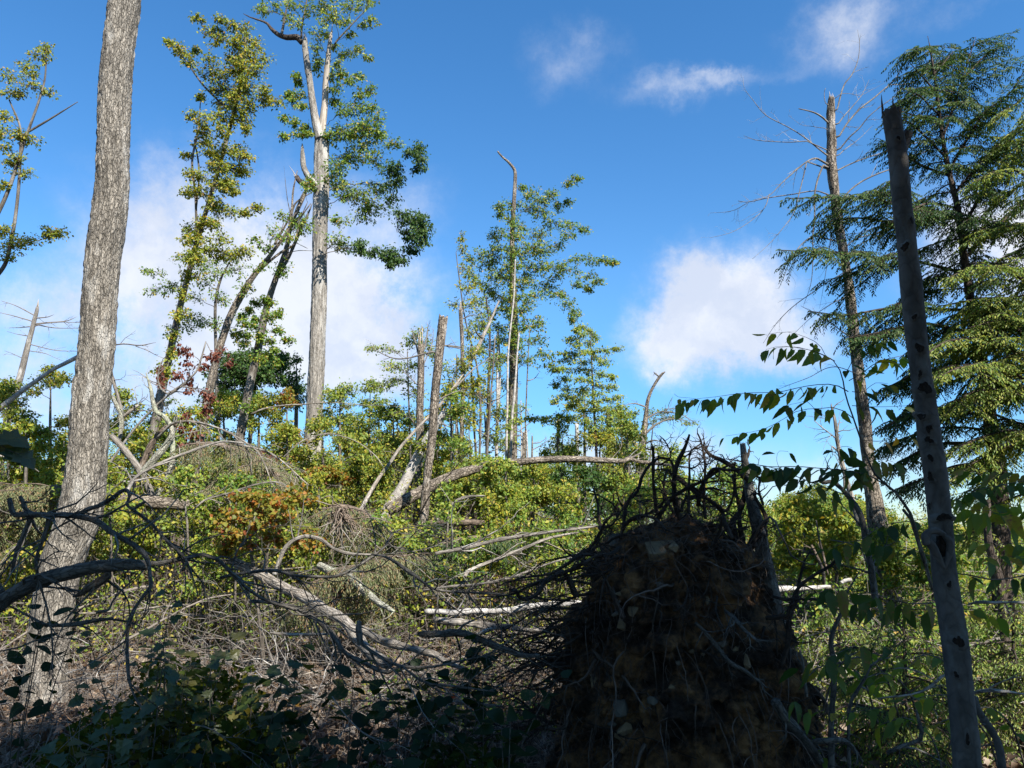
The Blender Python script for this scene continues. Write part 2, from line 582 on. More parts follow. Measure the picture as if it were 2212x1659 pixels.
def bark_mat(name, light, dark, scale=40, stretch=.4, crack=.6, patch=None, patch_amt=.3, bump=.6, rough=.9, warm=None, fine=120):
    m, N, L = new_mat(name)
    out = N.new('ShaderNodeOutputMaterial')
    p = N.new('ShaderNodeBsdfPrincipled')
    p.inputs['Roughness'].default_value = rough
    p.inputs['Specular IOR Level'].default_value = .2
    L.new(p.outputs[0], out.inputs[0])
    at = N.new('ShaderNodeAttribute'); at.attribute_name = 'bark'
    mp = N.new('ShaderNodeMapping'); mp.inputs['Scale'].default_value = (1, 1, stretch)
    L.new(at.outputs['Vector'], mp.inputs[0])
    wn = N.new('ShaderNodeTexNoise'); wn.inputs['Scale'].default_value = scale * .5; wn.inputs['Detail'].default_value = 3
    L.new(mp.outputs[0], wn.inputs['Vector'])
    sc = N.new('ShaderNodeVectorMath'); sc.operation = 'MULTIPLY_ADD'
    L.new(wn.outputs['Color'], sc.inputs[0]); sc.inputs[1].default_value = (2.4 / scale,) * 3; L.new(mp.outputs[0], sc.inputs[2])
    vo = N.new('ShaderNodeTexVoronoi'); vo.feature = 'DISTANCE_TO_EDGE'; vo.inputs['Scale'].default_value = scale
    L.new(sc.outputs[0], vo.inputs['Vector'])
    vc = N.new('ShaderNodeTexVoronoi'); vc.inputs['Scale'].default_value = scale
    L.new(sc.outputs[0], vc.inputs['Vector'])
    big = N.new('ShaderNodeTexNoise'); big.inputs['Scale'].default_value = 4.5; big.inputs['Detail'].default_value = 5; big.inputs['Roughness'].default_value = .65
    L.new(mp.outputs[0], big.inputs['Vector'])
    fn = N.new('ShaderNodeTexNoise'); fn.inputs['Scale'].default_value = fine; fn.inputs['Detail'].default_value = 4; fn.inputs['Roughness'].default_value = .7
    L.new(mp.outputs[0], fn.inputs['Vector'])
    edge = N.new('ShaderNodeMapRange'); edge.interpolation_type = 'SMOOTHSTEP'
    ew = N.new('ShaderNodeMath'); ew.operation = 'MULTIPLY_ADD'; L.new(fn.outputs['Fac'], ew.inputs[0]); ew.inputs[1].default_value = .55; ew.inputs[2].default_value = -.12
    L.new(ew.outputs[0], edge.inputs['From Max']); edge.inputs['From Min'].default_value = -.02
    L.new(vo.outputs['Distance'], edge.inputs['Value'])
    # value: plate colour from cell + fine noise
    cellv = N.new('ShaderNodeSeparateColor'); L.new(vc.outputs['Color'], cellv.inputs[0])
    mixv = N.new('ShaderNodeMath'); mixv.operation = 'MULTIPLY_ADD'
    L.new(cellv.outputs[0], mixv.inputs[0]); mixv.inputs[1].default_value = .45
    fh = N.new('ShaderNodeMath'); fh.operation = 'MULTIPLY'; L.new(fn.outputs['Fac'], fh.inputs[0]); fh.inputs[1].default_value = .6
    L.new(fh.outputs[0], mixv.inputs[2])
    mid = tuple(.55 * a + .45 * b for a, b in zip(light, dark))
    r = ramp(N, [(.15, mid), (.75, light)])
    L.new(mixv.outputs[0], r.inputs[0])
    cm = N.new('ShaderNodeMix'); cm.data_type = 'RGBA'
    ci = N.new('ShaderNodeMath'); ci.operation = 'MULTIPLY_ADD'
    L.new(edge.outputs[0], ci.inputs[0]); ci.inputs[1].default_value = crack; ci.inputs[2].default_value = 1 - crack
    L.new(ci.outputs[0], cm.inputs[0])
    cm.inputs[6].default_value = (*dark, 1)
    L.new(r.outputs[0], cm.inputs[7])
    col = cm.outputs[2]
    # broad weathering: lighter and darker stretches along the trunk
    bw = N.new('ShaderNodeTexNoise'); bw.inputs['Scale'].default_value = 9; bw.inputs['Detail'].default_value = 4; bw.inputs['Roughness'].default_value = .6
    L.new(mp.outputs[0], bw.inputs['Vector'])
    bm2 = N.new('ShaderNodeMapRange'); bm2.inputs['From Min'].default_value = .3; bm2.inputs['From Max'].default_value = .7; bm2.inputs['To Min'].default_value = .58; bm2.inputs['To Max'].default_value = 1.25
    L.new(bw.outputs['Fac'], bm2.inputs['Value'])
    bmx = N.new('ShaderNodeMix'); bmx.data_type = 'RGBA'; bmx.blend_type = 'MULTIPLY'; bmx.inputs[0].default_value = 1
    L.new(col, bmx.inputs[6]); L.new(bm2.outputs[0], bmx.inputs[7])
    col = bmx.outputs[2]
    # long vertical furrows between the plates
    mp3 = N.new('ShaderNodeMapping'); mp3.inputs['Scale'].default_value = (1, 1, stretch * .28)
    L.new(at.outputs['Vector'], mp3.inputs[0])
    sc3 = N.new('ShaderNodeVectorMath'); sc3.operation = 'MULTIPLY_ADD'
    L.new(wn.outputs['Color'], sc3.inputs[0]); sc3.inputs[1].default_value = (1.6 / scale,) * 3; L.new(mp3.outputs[0], sc3.inputs[2])
    v3 = N.new('ShaderNodeTexVoronoi'); v3.feature = 'DISTANCE_TO_EDGE'; v3.inputs['Scale'].default_value = scale * .42
    L.new(sc3.outputs[0], v3.inputs['Vector'])
    f3 = N.new('ShaderNodeMapRange'); f3.interpolation_type = 'SMOOTHSTEP'; f3.inputs['From Max'].default_value = .13; f3.inputs['To Min'].default_value = 1 - crack * .55
    L.new(v3.outputs['Distance'], f3.inputs['Value'])
    f3m = N.new('ShaderNodeMix'); f3m.data_type = 'RGBA'; f3m.blend_type = 'MULTIPLY'; f3m.inputs[0].default_value = 1
    L.new(col, f3m.inputs[6]); L.new(f3.outputs[0], f3m.inputs[7])
    col = f3m.outputs[2]
    if patch:
        pr = N.new('ShaderNodeMapRange'); pr.inputs['From Min'].default_value = .62 - patch_amt * .3; pr.inputs['From Max'].default_value = .74 - patch_amt * .3
        L.new(big.outputs['Fac'], pr.inputs['Value'])
        pm = N.new('ShaderNodeMix'); pm.data_type = 'RGBA'
        L.new(pr.outputs[0], pm.inputs[0]); L.new(col, pm.inputs[6]); pm.inputs[7].default_value = (*patch, 1)
        col = pm.outputs[2]
    L.new(col, p.inputs['Base Color'])
    h = N.new('ShaderNodeMath'); h.operation = 'MULTIPLY_ADD'
    hf = N.new('ShaderNodeMath'); hf.operation = 'ADD'; L.new(mixv.outputs[0], hf.inputs[0]); L.new(f3.outputs[0], hf.inputs[1])
    L.new(edge.outputs[0], h.inputs[0]); h.inputs[1].default_value = .7; L.new(hf.outputs[0], h.inputs[2])
    b = N.new('ShaderNodeBump'); b.inputs['Strength'].default_value = bump; b.inputs['Distance'].default_value = .012
    L.new(h.outputs[0], b.inputs['Height'])
    L.new(b.outputs[0], p.inputs['Normal'])
    return m


def leaf_mat(name, stops, trans=.38, gloss=.018, by_object=False, spots=None):
    m, N, L = new_mat(name)
    out = N.new('ShaderNodeOutputMaterial')
    if by_object:
        oi = N.new('ShaderNodeObjectInfo'); src = oi.outputs['Random']
    else:
        g = N.new('ShaderNodeNewGeometry'); src = g.outputs['Random Per Island']
    r = ramp(N, stops)
    L.new(src, r.inputs[0])
    col = r.outputs[0]
    if spots:
        tc = N.new('ShaderNodeTexCoord')
        nz = N.new('ShaderNodeTexNoise'); nz.inputs['Scale'].default_value = 6; nz.inputs['Detail'].default_value = 4
        L.new(tc.outputs['Object'], nz.inputs['Vector'])
        ad = N.new('ShaderNodeMath'); ad.operation = 'MULTIPLY_ADD'; L.new(src, ad.inputs[0]); ad.inputs[1].default_value = .25; L.new(nz.outputs['Fac'], ad.inputs[2])
        mr = N.new('ShaderNodeMapRange'); mr.inputs['From Min'].default_value = .72; mr.inputs['From Max'].default_value = .86
        L.new(ad.outputs[0], mr.inputs['Value'])
        mx = N.new('ShaderNodeMix'); mx.data_type = 'RGBA'
        L.new(mr.outputs[0], mx.inputs[0]); L.new(col, mx.inputs[6]); mx.inputs[7].default_value = (*spots, 1)
        col = mx.outputs[2]
    d = N.new('ShaderNodeBsdfDiffuse'); t = N.new('ShaderNodeBsdfTranslucent')
    L.new(col, d.inputs[0])
    hs = N.new('ShaderNodeHueSaturation'); hs.inputs['Saturation'].default_value = 1.1; hs.inputs['Value'].default_value = 1.6; hs.inputs['Hue'].default_value = .485
    L.new(col, hs.inputs['Color']); L.new(hs.outputs[0], t.inputs[0])
    mx = N.new('ShaderNodeMixShader'); mx.inputs[0].default_value = trans
    L.new(d.outputs[0], mx.inputs[1]); L.new(t.outputs[0], mx.inputs[2])
    gl = N.new('ShaderNodeBsdfGlossy'); gl.inputs['Roughness'].default_value = .5
    m2 = N.new('ShaderNodeMixShader'); m2.inputs[0].default_value = gloss
    L.new(mx.outputs[0], m2.inputs[1]); L.new(gl.outputs[0], m2.inputs[2])
    L.new(m2.outputs[0], out.inputs[0])
    return m


def earth_mat(name, stops, scale=3.0, bump=.8, dist=.03, attr=False):
    m, N, L = new_mat(name)
    out = N.new('ShaderNodeOutputMaterial')
    p = N.new('ShaderNodeBsdfPrincipled'); p.inputs['Roughness'].default_value = .95; p.inputs['Specular IOR Level'].default_value = .1
    L.new(p.outputs[0], out.inputs[0])
    tc = N.new('ShaderNodeTexCoord')
    n1 = N.new('ShaderNodeTexNoise'); n1.inputs['Scale'].default_value = scale; n1.inputs['Detail'].default_value = 8; n1.inputs['Roughness'].default_value = .7
    L.new(tc.outputs['Object'], n1.inputs['Vector'])
    r = ramp(N, stops)
    L.new(n1.outputs['Fac'], r.inputs[0]); L.new(r.outputs[0], p.inputs['Base Color'])
    n2 = N.new('ShaderNodeTexNoise'); n2.inputs['Scale'].default_value = scale * 9; n2.inputs['Detail'].default_value = 6; n2.inputs['Roughness'].default_value = .75
    L.new(tc.outputs['Object'], n2.inputs['Vector'])
    b = N.new('ShaderNodeBump'); b.inputs['Strength'].default_value = bump; b.inputs['Distance'].default_value = dist
    L.new(n2.outputs['Fac'], b.inputs['Height']); L.new(b.outputs[0], p.inputs['Normal'])
    return m


M = {}
M['maple_bark'] = bark_mat('flaky grey maple bark', (.37, .335, .28), (.095, .08, .064), 52, .34, .75, (.41, .39, .35), .25, 1.0)
M['smooth_maple'] = bark_mat('pale furrowed maple bark', (.42, .385, .335), (.12, .105, .085), 60, .16, .75, (.46, .44, .40), .35, .7)
M['sapling_bark'] = bark_mat('thin grey bark', (.19, .165, .135), (.055, .045, .035), 60, .3, .7, (.29, .275, .245), .35, .4)
M['birch_bark'] = bark_mat('white birch bark', (.55, .52, .48), (.16, .135, .11), 22, 1.6, .35, (.55, .50, .44), .15, .3)
M['snag_bark'] = bark_mat('peeling snag bark', (.36, .305, .24), (.05, .037, .028), 34, .5, .95, (.46, .42, .37), .2, 1.0)
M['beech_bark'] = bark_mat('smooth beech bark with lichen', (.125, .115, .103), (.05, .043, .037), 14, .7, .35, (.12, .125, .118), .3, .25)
M['dark_bark'] = bark_mat('dark hemlock bark', (.13, .10, .08), (.035, .027, .02), 40, .3, .8, (.20, .19, .17), .2, .8)
M['bare_wood'] = bark_mat('bare bleached wood', (.47, .415, .345), (.25, .20, .15), 40, .05, .5, None, 0, .4)
M['splinter_wood'] = bark_mat('fresh splintered wood', (.60, .50, .37), (.34, .26, .17), 70, .05, .5, None, 0, .5)
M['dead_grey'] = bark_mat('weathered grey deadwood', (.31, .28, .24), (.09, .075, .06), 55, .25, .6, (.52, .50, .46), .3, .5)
M['dead_pale'] = bark_mat('pale barkless log', (.44, .40, .345), (.12, .095, .07), 36, .2, .75, (.24, .20, .155), .45, .8)
M['dead_brown'] = bark_mat('brown deadwood', (.27, .21, .16), (.075, .055, .04), 50, .3, .7, (.36, .34, .30), .25, .6)
M['shade_wood'] = bark_mat('lichened deadwood in shade tone', (.175, .16, .138), (.04, .034, .027), 42, .4, .6, (.19, .205, .185), .25, .6)  # foreground deadwood darkened in its colour to stand in for shade
M['twig_brown'] = bark_mat('brown dead twig bark', (.30, .235, .185), (.11, .08, .06), 80, .3, .4, (.40, .35, .30), .3, .2)
M['twig'] = bark_mat('dead twig bark', (.28, .245, .21), (.11, .09, .07), 80, .3, .4, (.48, .46, .43), .3, .2)
M['root'] = bark_mat('root bark', (.075, .055, .042), (.02, .015, .011), 60, .3, .6, (.085, .065, .05), .3, .6)
M['root_hair'] = bark_mat('fine root', (.20, .155, .125), (.07, .05, .038), 90, .3, .4, None, 0, .2)
M['lichen'] = bark_mat('lichen crusted limb', (.47, .46, .38), (.15, .13, .09), 40, .5, .7, (.36, .38, .27), .5, .8)

G = leaf_mat
M['maple_leaf'] = G('maple leaves', [(0, (0.063, 0.132, 0.023)), (.35, (0.109, 0.201, 0.030)), (.7, (0.178, 0.247, 0.034)), (.9, (0.287, 0.282, 0.039)), (1, (0.391, 0.253, 0.052))], .28)
M['yellow_leaf'] = G('yellowing maple leaves', [(0, (.10, .155, .02)), (.4, (.19, .235, .026)), (.75, (.28, .275, .03)), (.93, (.37, .30, .035)), (1, (.38, .21, .04))], .28)
M['dark_leaf'] = G('dark green leaves', [(0, (.024, .060, .014)), (.6, (.045, .10, .02)), (1, (.09, .14, .026))], .3)
M['beech_leaf'] = G('beech leaves', [(0, (0.092, 0.167, 0.028)), (.5, (0.173, 0.248, 0.037)), (.85, (0.270, 0.297, 0.041)), (1, (0.389, 0.324, 0.054))], .28)
M['under_leaf'] = G('undergrowth leaves', [(0, (0.079, 0.137, 0.019)), (.45, (0.173, 0.226, 0.027)), (.8, (0.284, 0.284, 0.032)), (1, (0.378, 0.273, 0.047))], .28)
M['orange_leaf'] = G('turning maple leaves', [(0, (.10, .13, .02)), (.4, (.19, .20, .028)), (.7, (.29, .20, .028)), (.9, (.33, .13, .024)), (1, (.22, .055, .02))], .4)
M['red_dead_leaf'] = G('withered red brown leaves', [(0, (0.076, 0.024, 0.015)), (.5, (0.145, 0.043, 0.025)), (1, (0.221, 0.085, 0.051))], .3)
M['hemlock'] = G('hemlock needles', [(0, (0.016, 0.048, 0.015)), (.5, (0.033, 0.075, 0.020)), (.85, (0.070, 0.115, 0.025)), (1, (0.115, 0.139, 0.029))], .22)
M['hemlock_light'] = G('light hemlock needles', [(0, (.065, .13, .026)), (.5, (.15, .21, .036)), (1, (.28, .29, .06))], .3)
M['hemlock_dead'] = G('dry hemlock needles', [(0, (.085, .115, .045)), (.45, (.15, .17, .07)), (.8, (.22, .195, .095)), (1, (.25, .15, .07))], .3)
M['litter'] = G('dead leaf litter', [(0, (0.080, 0.048, 0.028)), (.5, (0.168, 0.112, 0.072)), (.85, (0.272, 0.200, 0.144)), (1, (0.360, 0.304, 0.240))], .2)
M['near_leaf'] = G('beech leaves in shaded tone', [(0, (0.027, 0.057, 0.013)), (.5, (0.048, 0.090, 0.017)), (.85, (0.104, 0.133, 0.021)), (1, (0.190, 0.171, 0.028))], .45, .025, True, (.20, .12, .04))  # shaded copy of the near beech leaf, shade put into its colour
M['near_leaf_lit'] = G('beech leaves in sunlit tone', [(0, (0.075, 0.133, 0.024)), (.5, (0.149, 0.216, 0.030)), (.9, (0.297, 0.283, 0.037)), (1, (0.446, 0.327, 0.045))], .5, .02, True, (.22, .13, .04))  # lit copy of the same leaf, sunlight put into its colour
M['near_yellow'] = G('yellow leaf', [(0, (.42, .28, .03)), (1, (.50, .26, .03))], .45, .05, True)
M['shade_leaf'] = G('shade toned hobblebush', [(0, (0.010, 0.025, 0.007)), (.6, (0.017, 0.038, 0.009)), (1, (0.036, 0.054, 0.010))], .35, .02, True, (.12, .08, .03))  # leaf colour lowered to deepen the foreground shade
M['shade_tree_leaf'] = G('forest edge leaves', [(0, (.03, .06, .012)), (1, (.07, .10, .02))], .3)

M['soil'] = earth_mat('torn forest soil', [(.36, (.020, .015, .012)), (.46, (.075, .052, .037)), (.53, (.20, .115, .06)), (.62, (.40, .22, .095)), (.82, (.48, .35, .21))], 4.2, 1.0, .06)
M['ground'] = earth_mat('forest floor', [(.3, (.030, .021, .014)), (.5, (.075, .053, .034)), (.68, (.12, .085, .055)), (.85, (.16, .12, .085))], 2.0, .8, .04)
M['stone'] = earth_mat('tan field stone', [(.3, (.12, .09, .056)), (.55, (.22, .165, .10)), (.8, (.32, .26, .18))], 6, .5, .015)
M['grey_stone'] = earth_mat('grey field stone', [(.3, (.08, .073, .062)), (.6, (.15, .137, .112)), (.85, (.24, .22, .19))], 6, .5, .015)
# ------------------------------------------------------------------ setting: the ground
def make_ground():
    xs = np.concatenate([-np.geomspace(2500, 14, 26), np.linspace(-13.8, 13.8, 150), np.geomspace(14, 2500, 26)])
    ys = np.concatenate([-np.geomspace(2500, 6, 24), np.linspace(-5.8, 30, 190), np.geomspace(30.5, 3000, 34)])
    X, Y = np.meshgrid(xs, ys)
    Z = ground(X, Y)
    V = np.stack([X, Y, Z], -1).reshape(-1, 3)
    nx = len(xs)
    i = np.arange(len(ys) - 1)[:, None] * nx; j = np.arange(nx - 1)[None]
    q = np.stack([i + j, i + j + 1, i + nx + j + 1, i + nx + j], -1)
    mb = MB(); mb.raw(V, None, q)
    o = mb.build('ground', M['ground'])
    tag(o, kind='structure')


make_ground()


def gpt(x, Y, dz=0.0):
    return np.array([x, Y, float(ground(x, Y)) + dz])


# ------------------------------------------------------------------ trees
def rough_disp(amp, fr, stretch=.35, seed=0, big=0.0):
    def f(bark, a, s, RR):
        q = bark * np.array([fr, fr, fr * stretch])
        d = amp * (.1 - 2.0 * np.abs(fbm(q, 3, seed)))
        if big:
            q2 = bark * np.array([6, 6, 1.6])
            d = d + big * fbm(q2, 3, seed + 50)
        return d
    return f


def splinters(parent, P, R, n, hmax, seed, mat='splinter_wood'):
    """torn wood standing on a broken trunk end"""
    rng = RNG(seed)
    mb = MB()
    T = unit(P[-1] - P[-3])
    for k in range(n):
        a = rng.uniform(0, 2 * np.pi) if k % 2 else 1.1 + .5 * rng.normal()
        side = unit(np.cross(T, [math.cos(a), math.sin(a), .2]))
        r = R[-1]
        base = P[-1] + side * r * rng.uniform(.2, .8) - T * r * .5
        h = hmax * rng.uniform(.2, 1) ** 1.6
        pts = np.stack([base, base + T * h * .5 + rng.normal(0, .1 * r, 3), base + T * h + rng.normal(0, .2 * r, 3)])
        mb.tube(pts, np.array([r * .30, r * .17, r * .02]) * rng.uniform(.5, 1.1), 5)
    return mb.build('splintered_top', M[mat], parent)


def to_ground(P, R):
    """lengthen a trunk whose drawn foot is hidden by leaves down to the ground it grows from"""
    T = unit(P[min(6, len(P) - 1)] - P[0])
    if T[2] < .25:
        return P, R
    add = []
    p = P[0].copy(); step = np.linalg.norm(P[1] - P[0])
    d = T.copy()
    for k in range(400):
        if p[2] < ground(p[0], p[1]) - .05:
            break
        d = unit(d * .97 + np.array([0, 0, .03]))
        p = p - d * step
        add.append(p.copy())
    if not add:
        return P, R
    add = np.array(add)[::-1]
    return np.concatenate([add, P]), np.concatenate([R[0] * np.linspace(1 + .004 * len(add), 1, len(add)), R])


def trunk_mesh(parent, P, R, mat, sides=14, disp=None, name='trunk', jag=0.0):
    mb = MB()
    mb.tube(P, R, sides, disp, True, jag, int(abs(P[0][0]) * 100) % 97)
    return mb.build(name, M[mat], parent)


DENS = 3.8


def foliage(root, rng, tP, tR, clusters, Y, leaf, mat, twig_mat, ntw=26, per=8, depth=.7, lean=.45, leaf_w=.62, down=.35, twig_len=None,
            limb_r=.028, outline=None, crown_name='crown', dark=None, limbs=True, flat=.85, spread=1.32, fine=.72):
    leaf = leaf * fine
    """limbs from a trunk to each picture cluster (x, y, rx, ry[, dy]) with twigs and leaves round it"""
    lm = MB()
    total = 0
    # inner clusters first, so that outer ones can branch from limbs that are already there
    cs = []
    for c in clusters:
        x, y, rx, ry = c[:4]
        dy = c[4] if len(c) > 4 else rng.normal(-.35, 1) * .5 * depth
        C = W(x, y, Y + dy)
        cs.append((float(np.min(np.linalg.norm(tP - C, axis=1))), C, x, y, rx, ry))
    cs.sort(key=lambda q: q[0])
    poolP, poolR = np.zeros((0, 3)), np.zeros(0)
    for _, C, x, y, rx, ry in cs:
        s = per_px(x, y, Y)
        ax, az = rx * s * spread, ry * s * spread
        ay = min(max(.75 * ax, .6 * az), 1.6)
        hd = np.hypot(tP[:, 0] - C[0], tP[:, 1] - C[1])
        want = C[2] - lean * hd
        cost = np.abs(tP[:, 2] - want) + .25 * hd
        idx = int(np.argmin(cost))
        A, rA = tP[idx], tR[idx]
        if len(poolP):
            dl = np.linalg.norm(poolP - C, axis=1) + .6 * np.maximum(poolP[:, 2] - C[2] - .1, 0)
            j = int(np.argmin(dl))
            if dl[j] < .72 * np.linalg.norm(A - C):
                A, rA = poolP[j], poolR[j] * 1.6
        Lv = np.linalg.norm(C - A)
        ctrl = A + (C - A) * .5 + np.array([0, 0, .10 * Lv]) + rng.normal(0, .06 * Lv, 3)
        u = np.linspace(0, 1, 10)[:, None]
        lp = (1 - u) ** 2 * A + 2 * u * (1 - u) * ctrl + u ** 2 * C
        lp = lp + np.concatenate([np.zeros((1, 3)), rng.normal(0, .018 * Lv, (9, 3))])
        r0 = min(.45 * rA, .004 + .0065 * Lv, limb_r)
        lr = r0 * np.linspace(1, .25, 10)
        poolP, poolR = np.concatenate([poolP, lp[3:]]), np.concatenate([poolR, lr[3:]])
        mb = MB()
        if limbs and Lv > .12:
            mb.tube(lp, lr, 6)
        area = (rx * ry) / 900.0
        n = max(6, int(ntw * DENS * max(area, .3)))
        ts = rng.uniform(.45, 1, n)
        S, T, _ = along(lp, ts)
        E = C + ellipsoid(rng, n, ax, ay, az)
        Q = np.stack([S + (E - S) * k + np.array([0, 0, .05]) * math.sin(math.pi * k) * np.linalg.norm(E - S, axis=1)[:, None] for k in (0, .33, .67, 1.0)], 1)
        Q[:, 1:3] += rng.normal(0, .02, (n, 2, 3))
        rt = np.minimum(.002 + .003 * np.linalg.norm(E - S, axis=1), .006)
        mb.tubes(Q, rt[:, None] * np.array([1, .75, .5, .3])[None], 3)
        if limbs and not mb.empty():
            mb.build('branch', M[twig_mat], root)
        m = n * per
        ix = np.repeat(np.arange(n), per)
        Pl, Tl = along_many(Q, ix, rng.uniform(.3, 1.0, m))
        Pl = Pl + rng.normal(0, leaf * .45, (m, 3))
        D, Nn = leaf_frames(rng, Tl, down=down, flat=flat)
        Ls = leaf * rng.uniform(.5, 1.25, m)
        if outline:
            lm.shaped(Pl, D, Nn, Ls, outline, (.4, 0))
        else:
            lm.leaves(Pl, D, Nn, Ls, Ls * leaf_w)
        total += m
    if not lm.empty():
        lm.build(crown_name, M[mat], root)
    return total


MAPLE = [(0, 0), (.12, .20), (.02, .44), (.26, .34), (.36, .56), (.56, .30), (.70, .34), (1, 0),
         (.70, -.34), (.56, -.30), (.36, -.56), (.26, -.34), (.02, -.44), (.12, -.20)]


def tree(name, label, cat, spec, Y, bark, clusters, leaf=.085, mat='maple_leaf', group=None, seed=1, sides=12, conv=None, cconv=None, disp=None, broken=0,
         twig='sapling_bark', n=None, extra=None, hug=0, econv=None, **kw):
    """a tree drawn from its trunk line and leaf clusters"""
    rng = RNG(seed)
    P, R = path(spec, Y, n, conv)
    P, R = to_ground(P, R)
    root = thing(name, label, cat, P[0], group)
    trunk_mesh(root, P, R, bark, sides, disp, 'trunk', R[-1] * 1.3 if broken else 0)
    if broken:
        splinters(root, P, R, 11, broken, seed + 1)
    Yc = Y if isinstance(Y, (int, float)) else float(np.mean(Y))
    tP, tR = P, R
    for e in (extra or []):
        P2, R2 = path(e, Yc, None, econv or conv)
        trunk_mesh(root, P2, R2, bark, max(6, sides - 4), disp, 'limb')
        tP, tR = np.concatenate([tP, P2]), np.concatenate([tR, R2])
    if clusters and hug:
        tl = np.linspace(.3, 1, hug)
        k = ((tl * (len(P) - 1)).astype(int))
        hc = [(*to_pix(P[i]), rng.uniform(14, 30), rng.uniform(12, 22), rng.uniform(-.5, -.15)) for i in k]
        hc = [(x + rng.normal(0, 8), y, a_, b_, d_) for x, y, a_, b_, d_ in hc]
    else:
        hc = []
    if clusters:
        if cconv:
            clusters = [(cconv[0] + cconv[2] * c[0], cconv[1] + cconv[2] * c[1], cconv[2] * c[2], cconv[2] * c[3], *c[4:]) for c in clusters]
        clusters = list(clusters) + hc
        foliage(root, rng, tP, tR, clusters, Yc, leaf, mat, twig, **kw)
    return root


def auto_clusters(rng, x, ytop, ybot, wtop, wbot, n, r=24, dy=.8):
    out = []
    for k in range(n):
        f = rng.uniform(0, 1)
        y = ytop + (ybot - ytop) * f
        w = wtop + (wbot - wtop) * f
        out.append((x + rng.uniform(-1, 1) * w, y, r * rng.uniform(.7, 1.35), r * rng.uniform(.45, .8), rng.normal(0, dy * .5)))
    return out


# --- the great scaly trunk at the left
def great_trunk():
    spec = [(92, 1580, 120), (96, 1538, 104), (100, 1437, 90), (128, 1235, 90), (152, 1167, 90), (175, 1100, 94), (190, 980, 84), (195, 879, 81), (209, 744, 77),
            (216, 643, 76), (224, 542, 76), (231, 500, 77), (239, 438, 75), (243, 404, 73), (244, 337, 71), (248, 202, 71), (253, 135, 69), (270, 0, 69), (292, -200, 66), (320, -420, 60)]
    P, R = path(spec, 7.5, 520)
    root = thing('big_maple', 'large scaly grey maple trunk rising out of frame, sunlit, its foot behind a fallen limb', 'tree', P[0])
    def disp(b, a, s, RR):
        q = b * np.array([38, 38, 15])
        d = .009 * vnoise(q, 3) + .006 * vnoise(q * 2.1, 4)
        hole = np.clip(vnoise(b * np.array([13, 13, 8]), 9) - .62, 0, 1)
        return d - .05 * hole + .008 * fbm(b * np.array([5, 5, 1.5]), 3, 8) - .016
    mb = MB(); mb.tube(P, R, 170, disp)
    mb.build('trunk', M['maple_bark'], root)
    rng = RNG(5)
    # crown far above the picture
    cl = [(330 + rng.uniform(-1, 1) * 260, -480 - rng.uniform(0, 1) * 420, 110, 70) for _ in range(14)]
    foliage(root, rng, P, R, cl, 7.6, .11, 'maple_leaf', 'sapling_bark', ntw=4, per=6)


great_trunk()

# --- maple sprays at the left edge of the frame
tree('edge_maple', 'slim maple at the left edge with separate tufts of yellow green leaves', 'tree',
     [(-40, 1010, 26), (-60, 700, 20), (-40, 420, 15), (-25, 200, 10), (-15, 60, 5)], 13.5, 'sapling_bark',
     [(255, 355, 80, 45), (290, 300, 50, 30), (60, 485, 85, 28), (180, 420, 60, 25), (190, 470, 50, 28), (160, 540, 110, 24), (290, 580, 75, 28), (70, 590, 70, 30), (130, 605, 40, 22),
      (20, 740, 60, 40), (20, 850, 60, 50), (120, 870, 110, 36), (190, 900, 80, 36), (15, 940, 50, 22), (110, 1010, 60, 18), (60, 1040, 50, 15), (150, 1115, 100, 24), (20, 1190, 50, 30),
      (30, 1480, 80, 50), (100, 1560, 110, 46), (200, 1540, 90, 30), (350, 1480, 90, 24), (380, 1500, 50, 20), (60, 1630, 90, 30), (300, 1520, 40, 20)], cconv=A1, mat='yellow_leaf', seed=11, ntw=18, per=9, depth=.3, leaf=.075,
     limb_r=.02, extra=[[(-60, 560, 10), (10, 430, 8), (55, 300, 6), (95, 180, 4), (100, 110, 2)], [(-50, 640, 10), (15, 560, 8), (45, 290, 5), (20, 215, 3)], [(35, 300, 5), (100, 262, 4), (168, 220, 1.5)]])

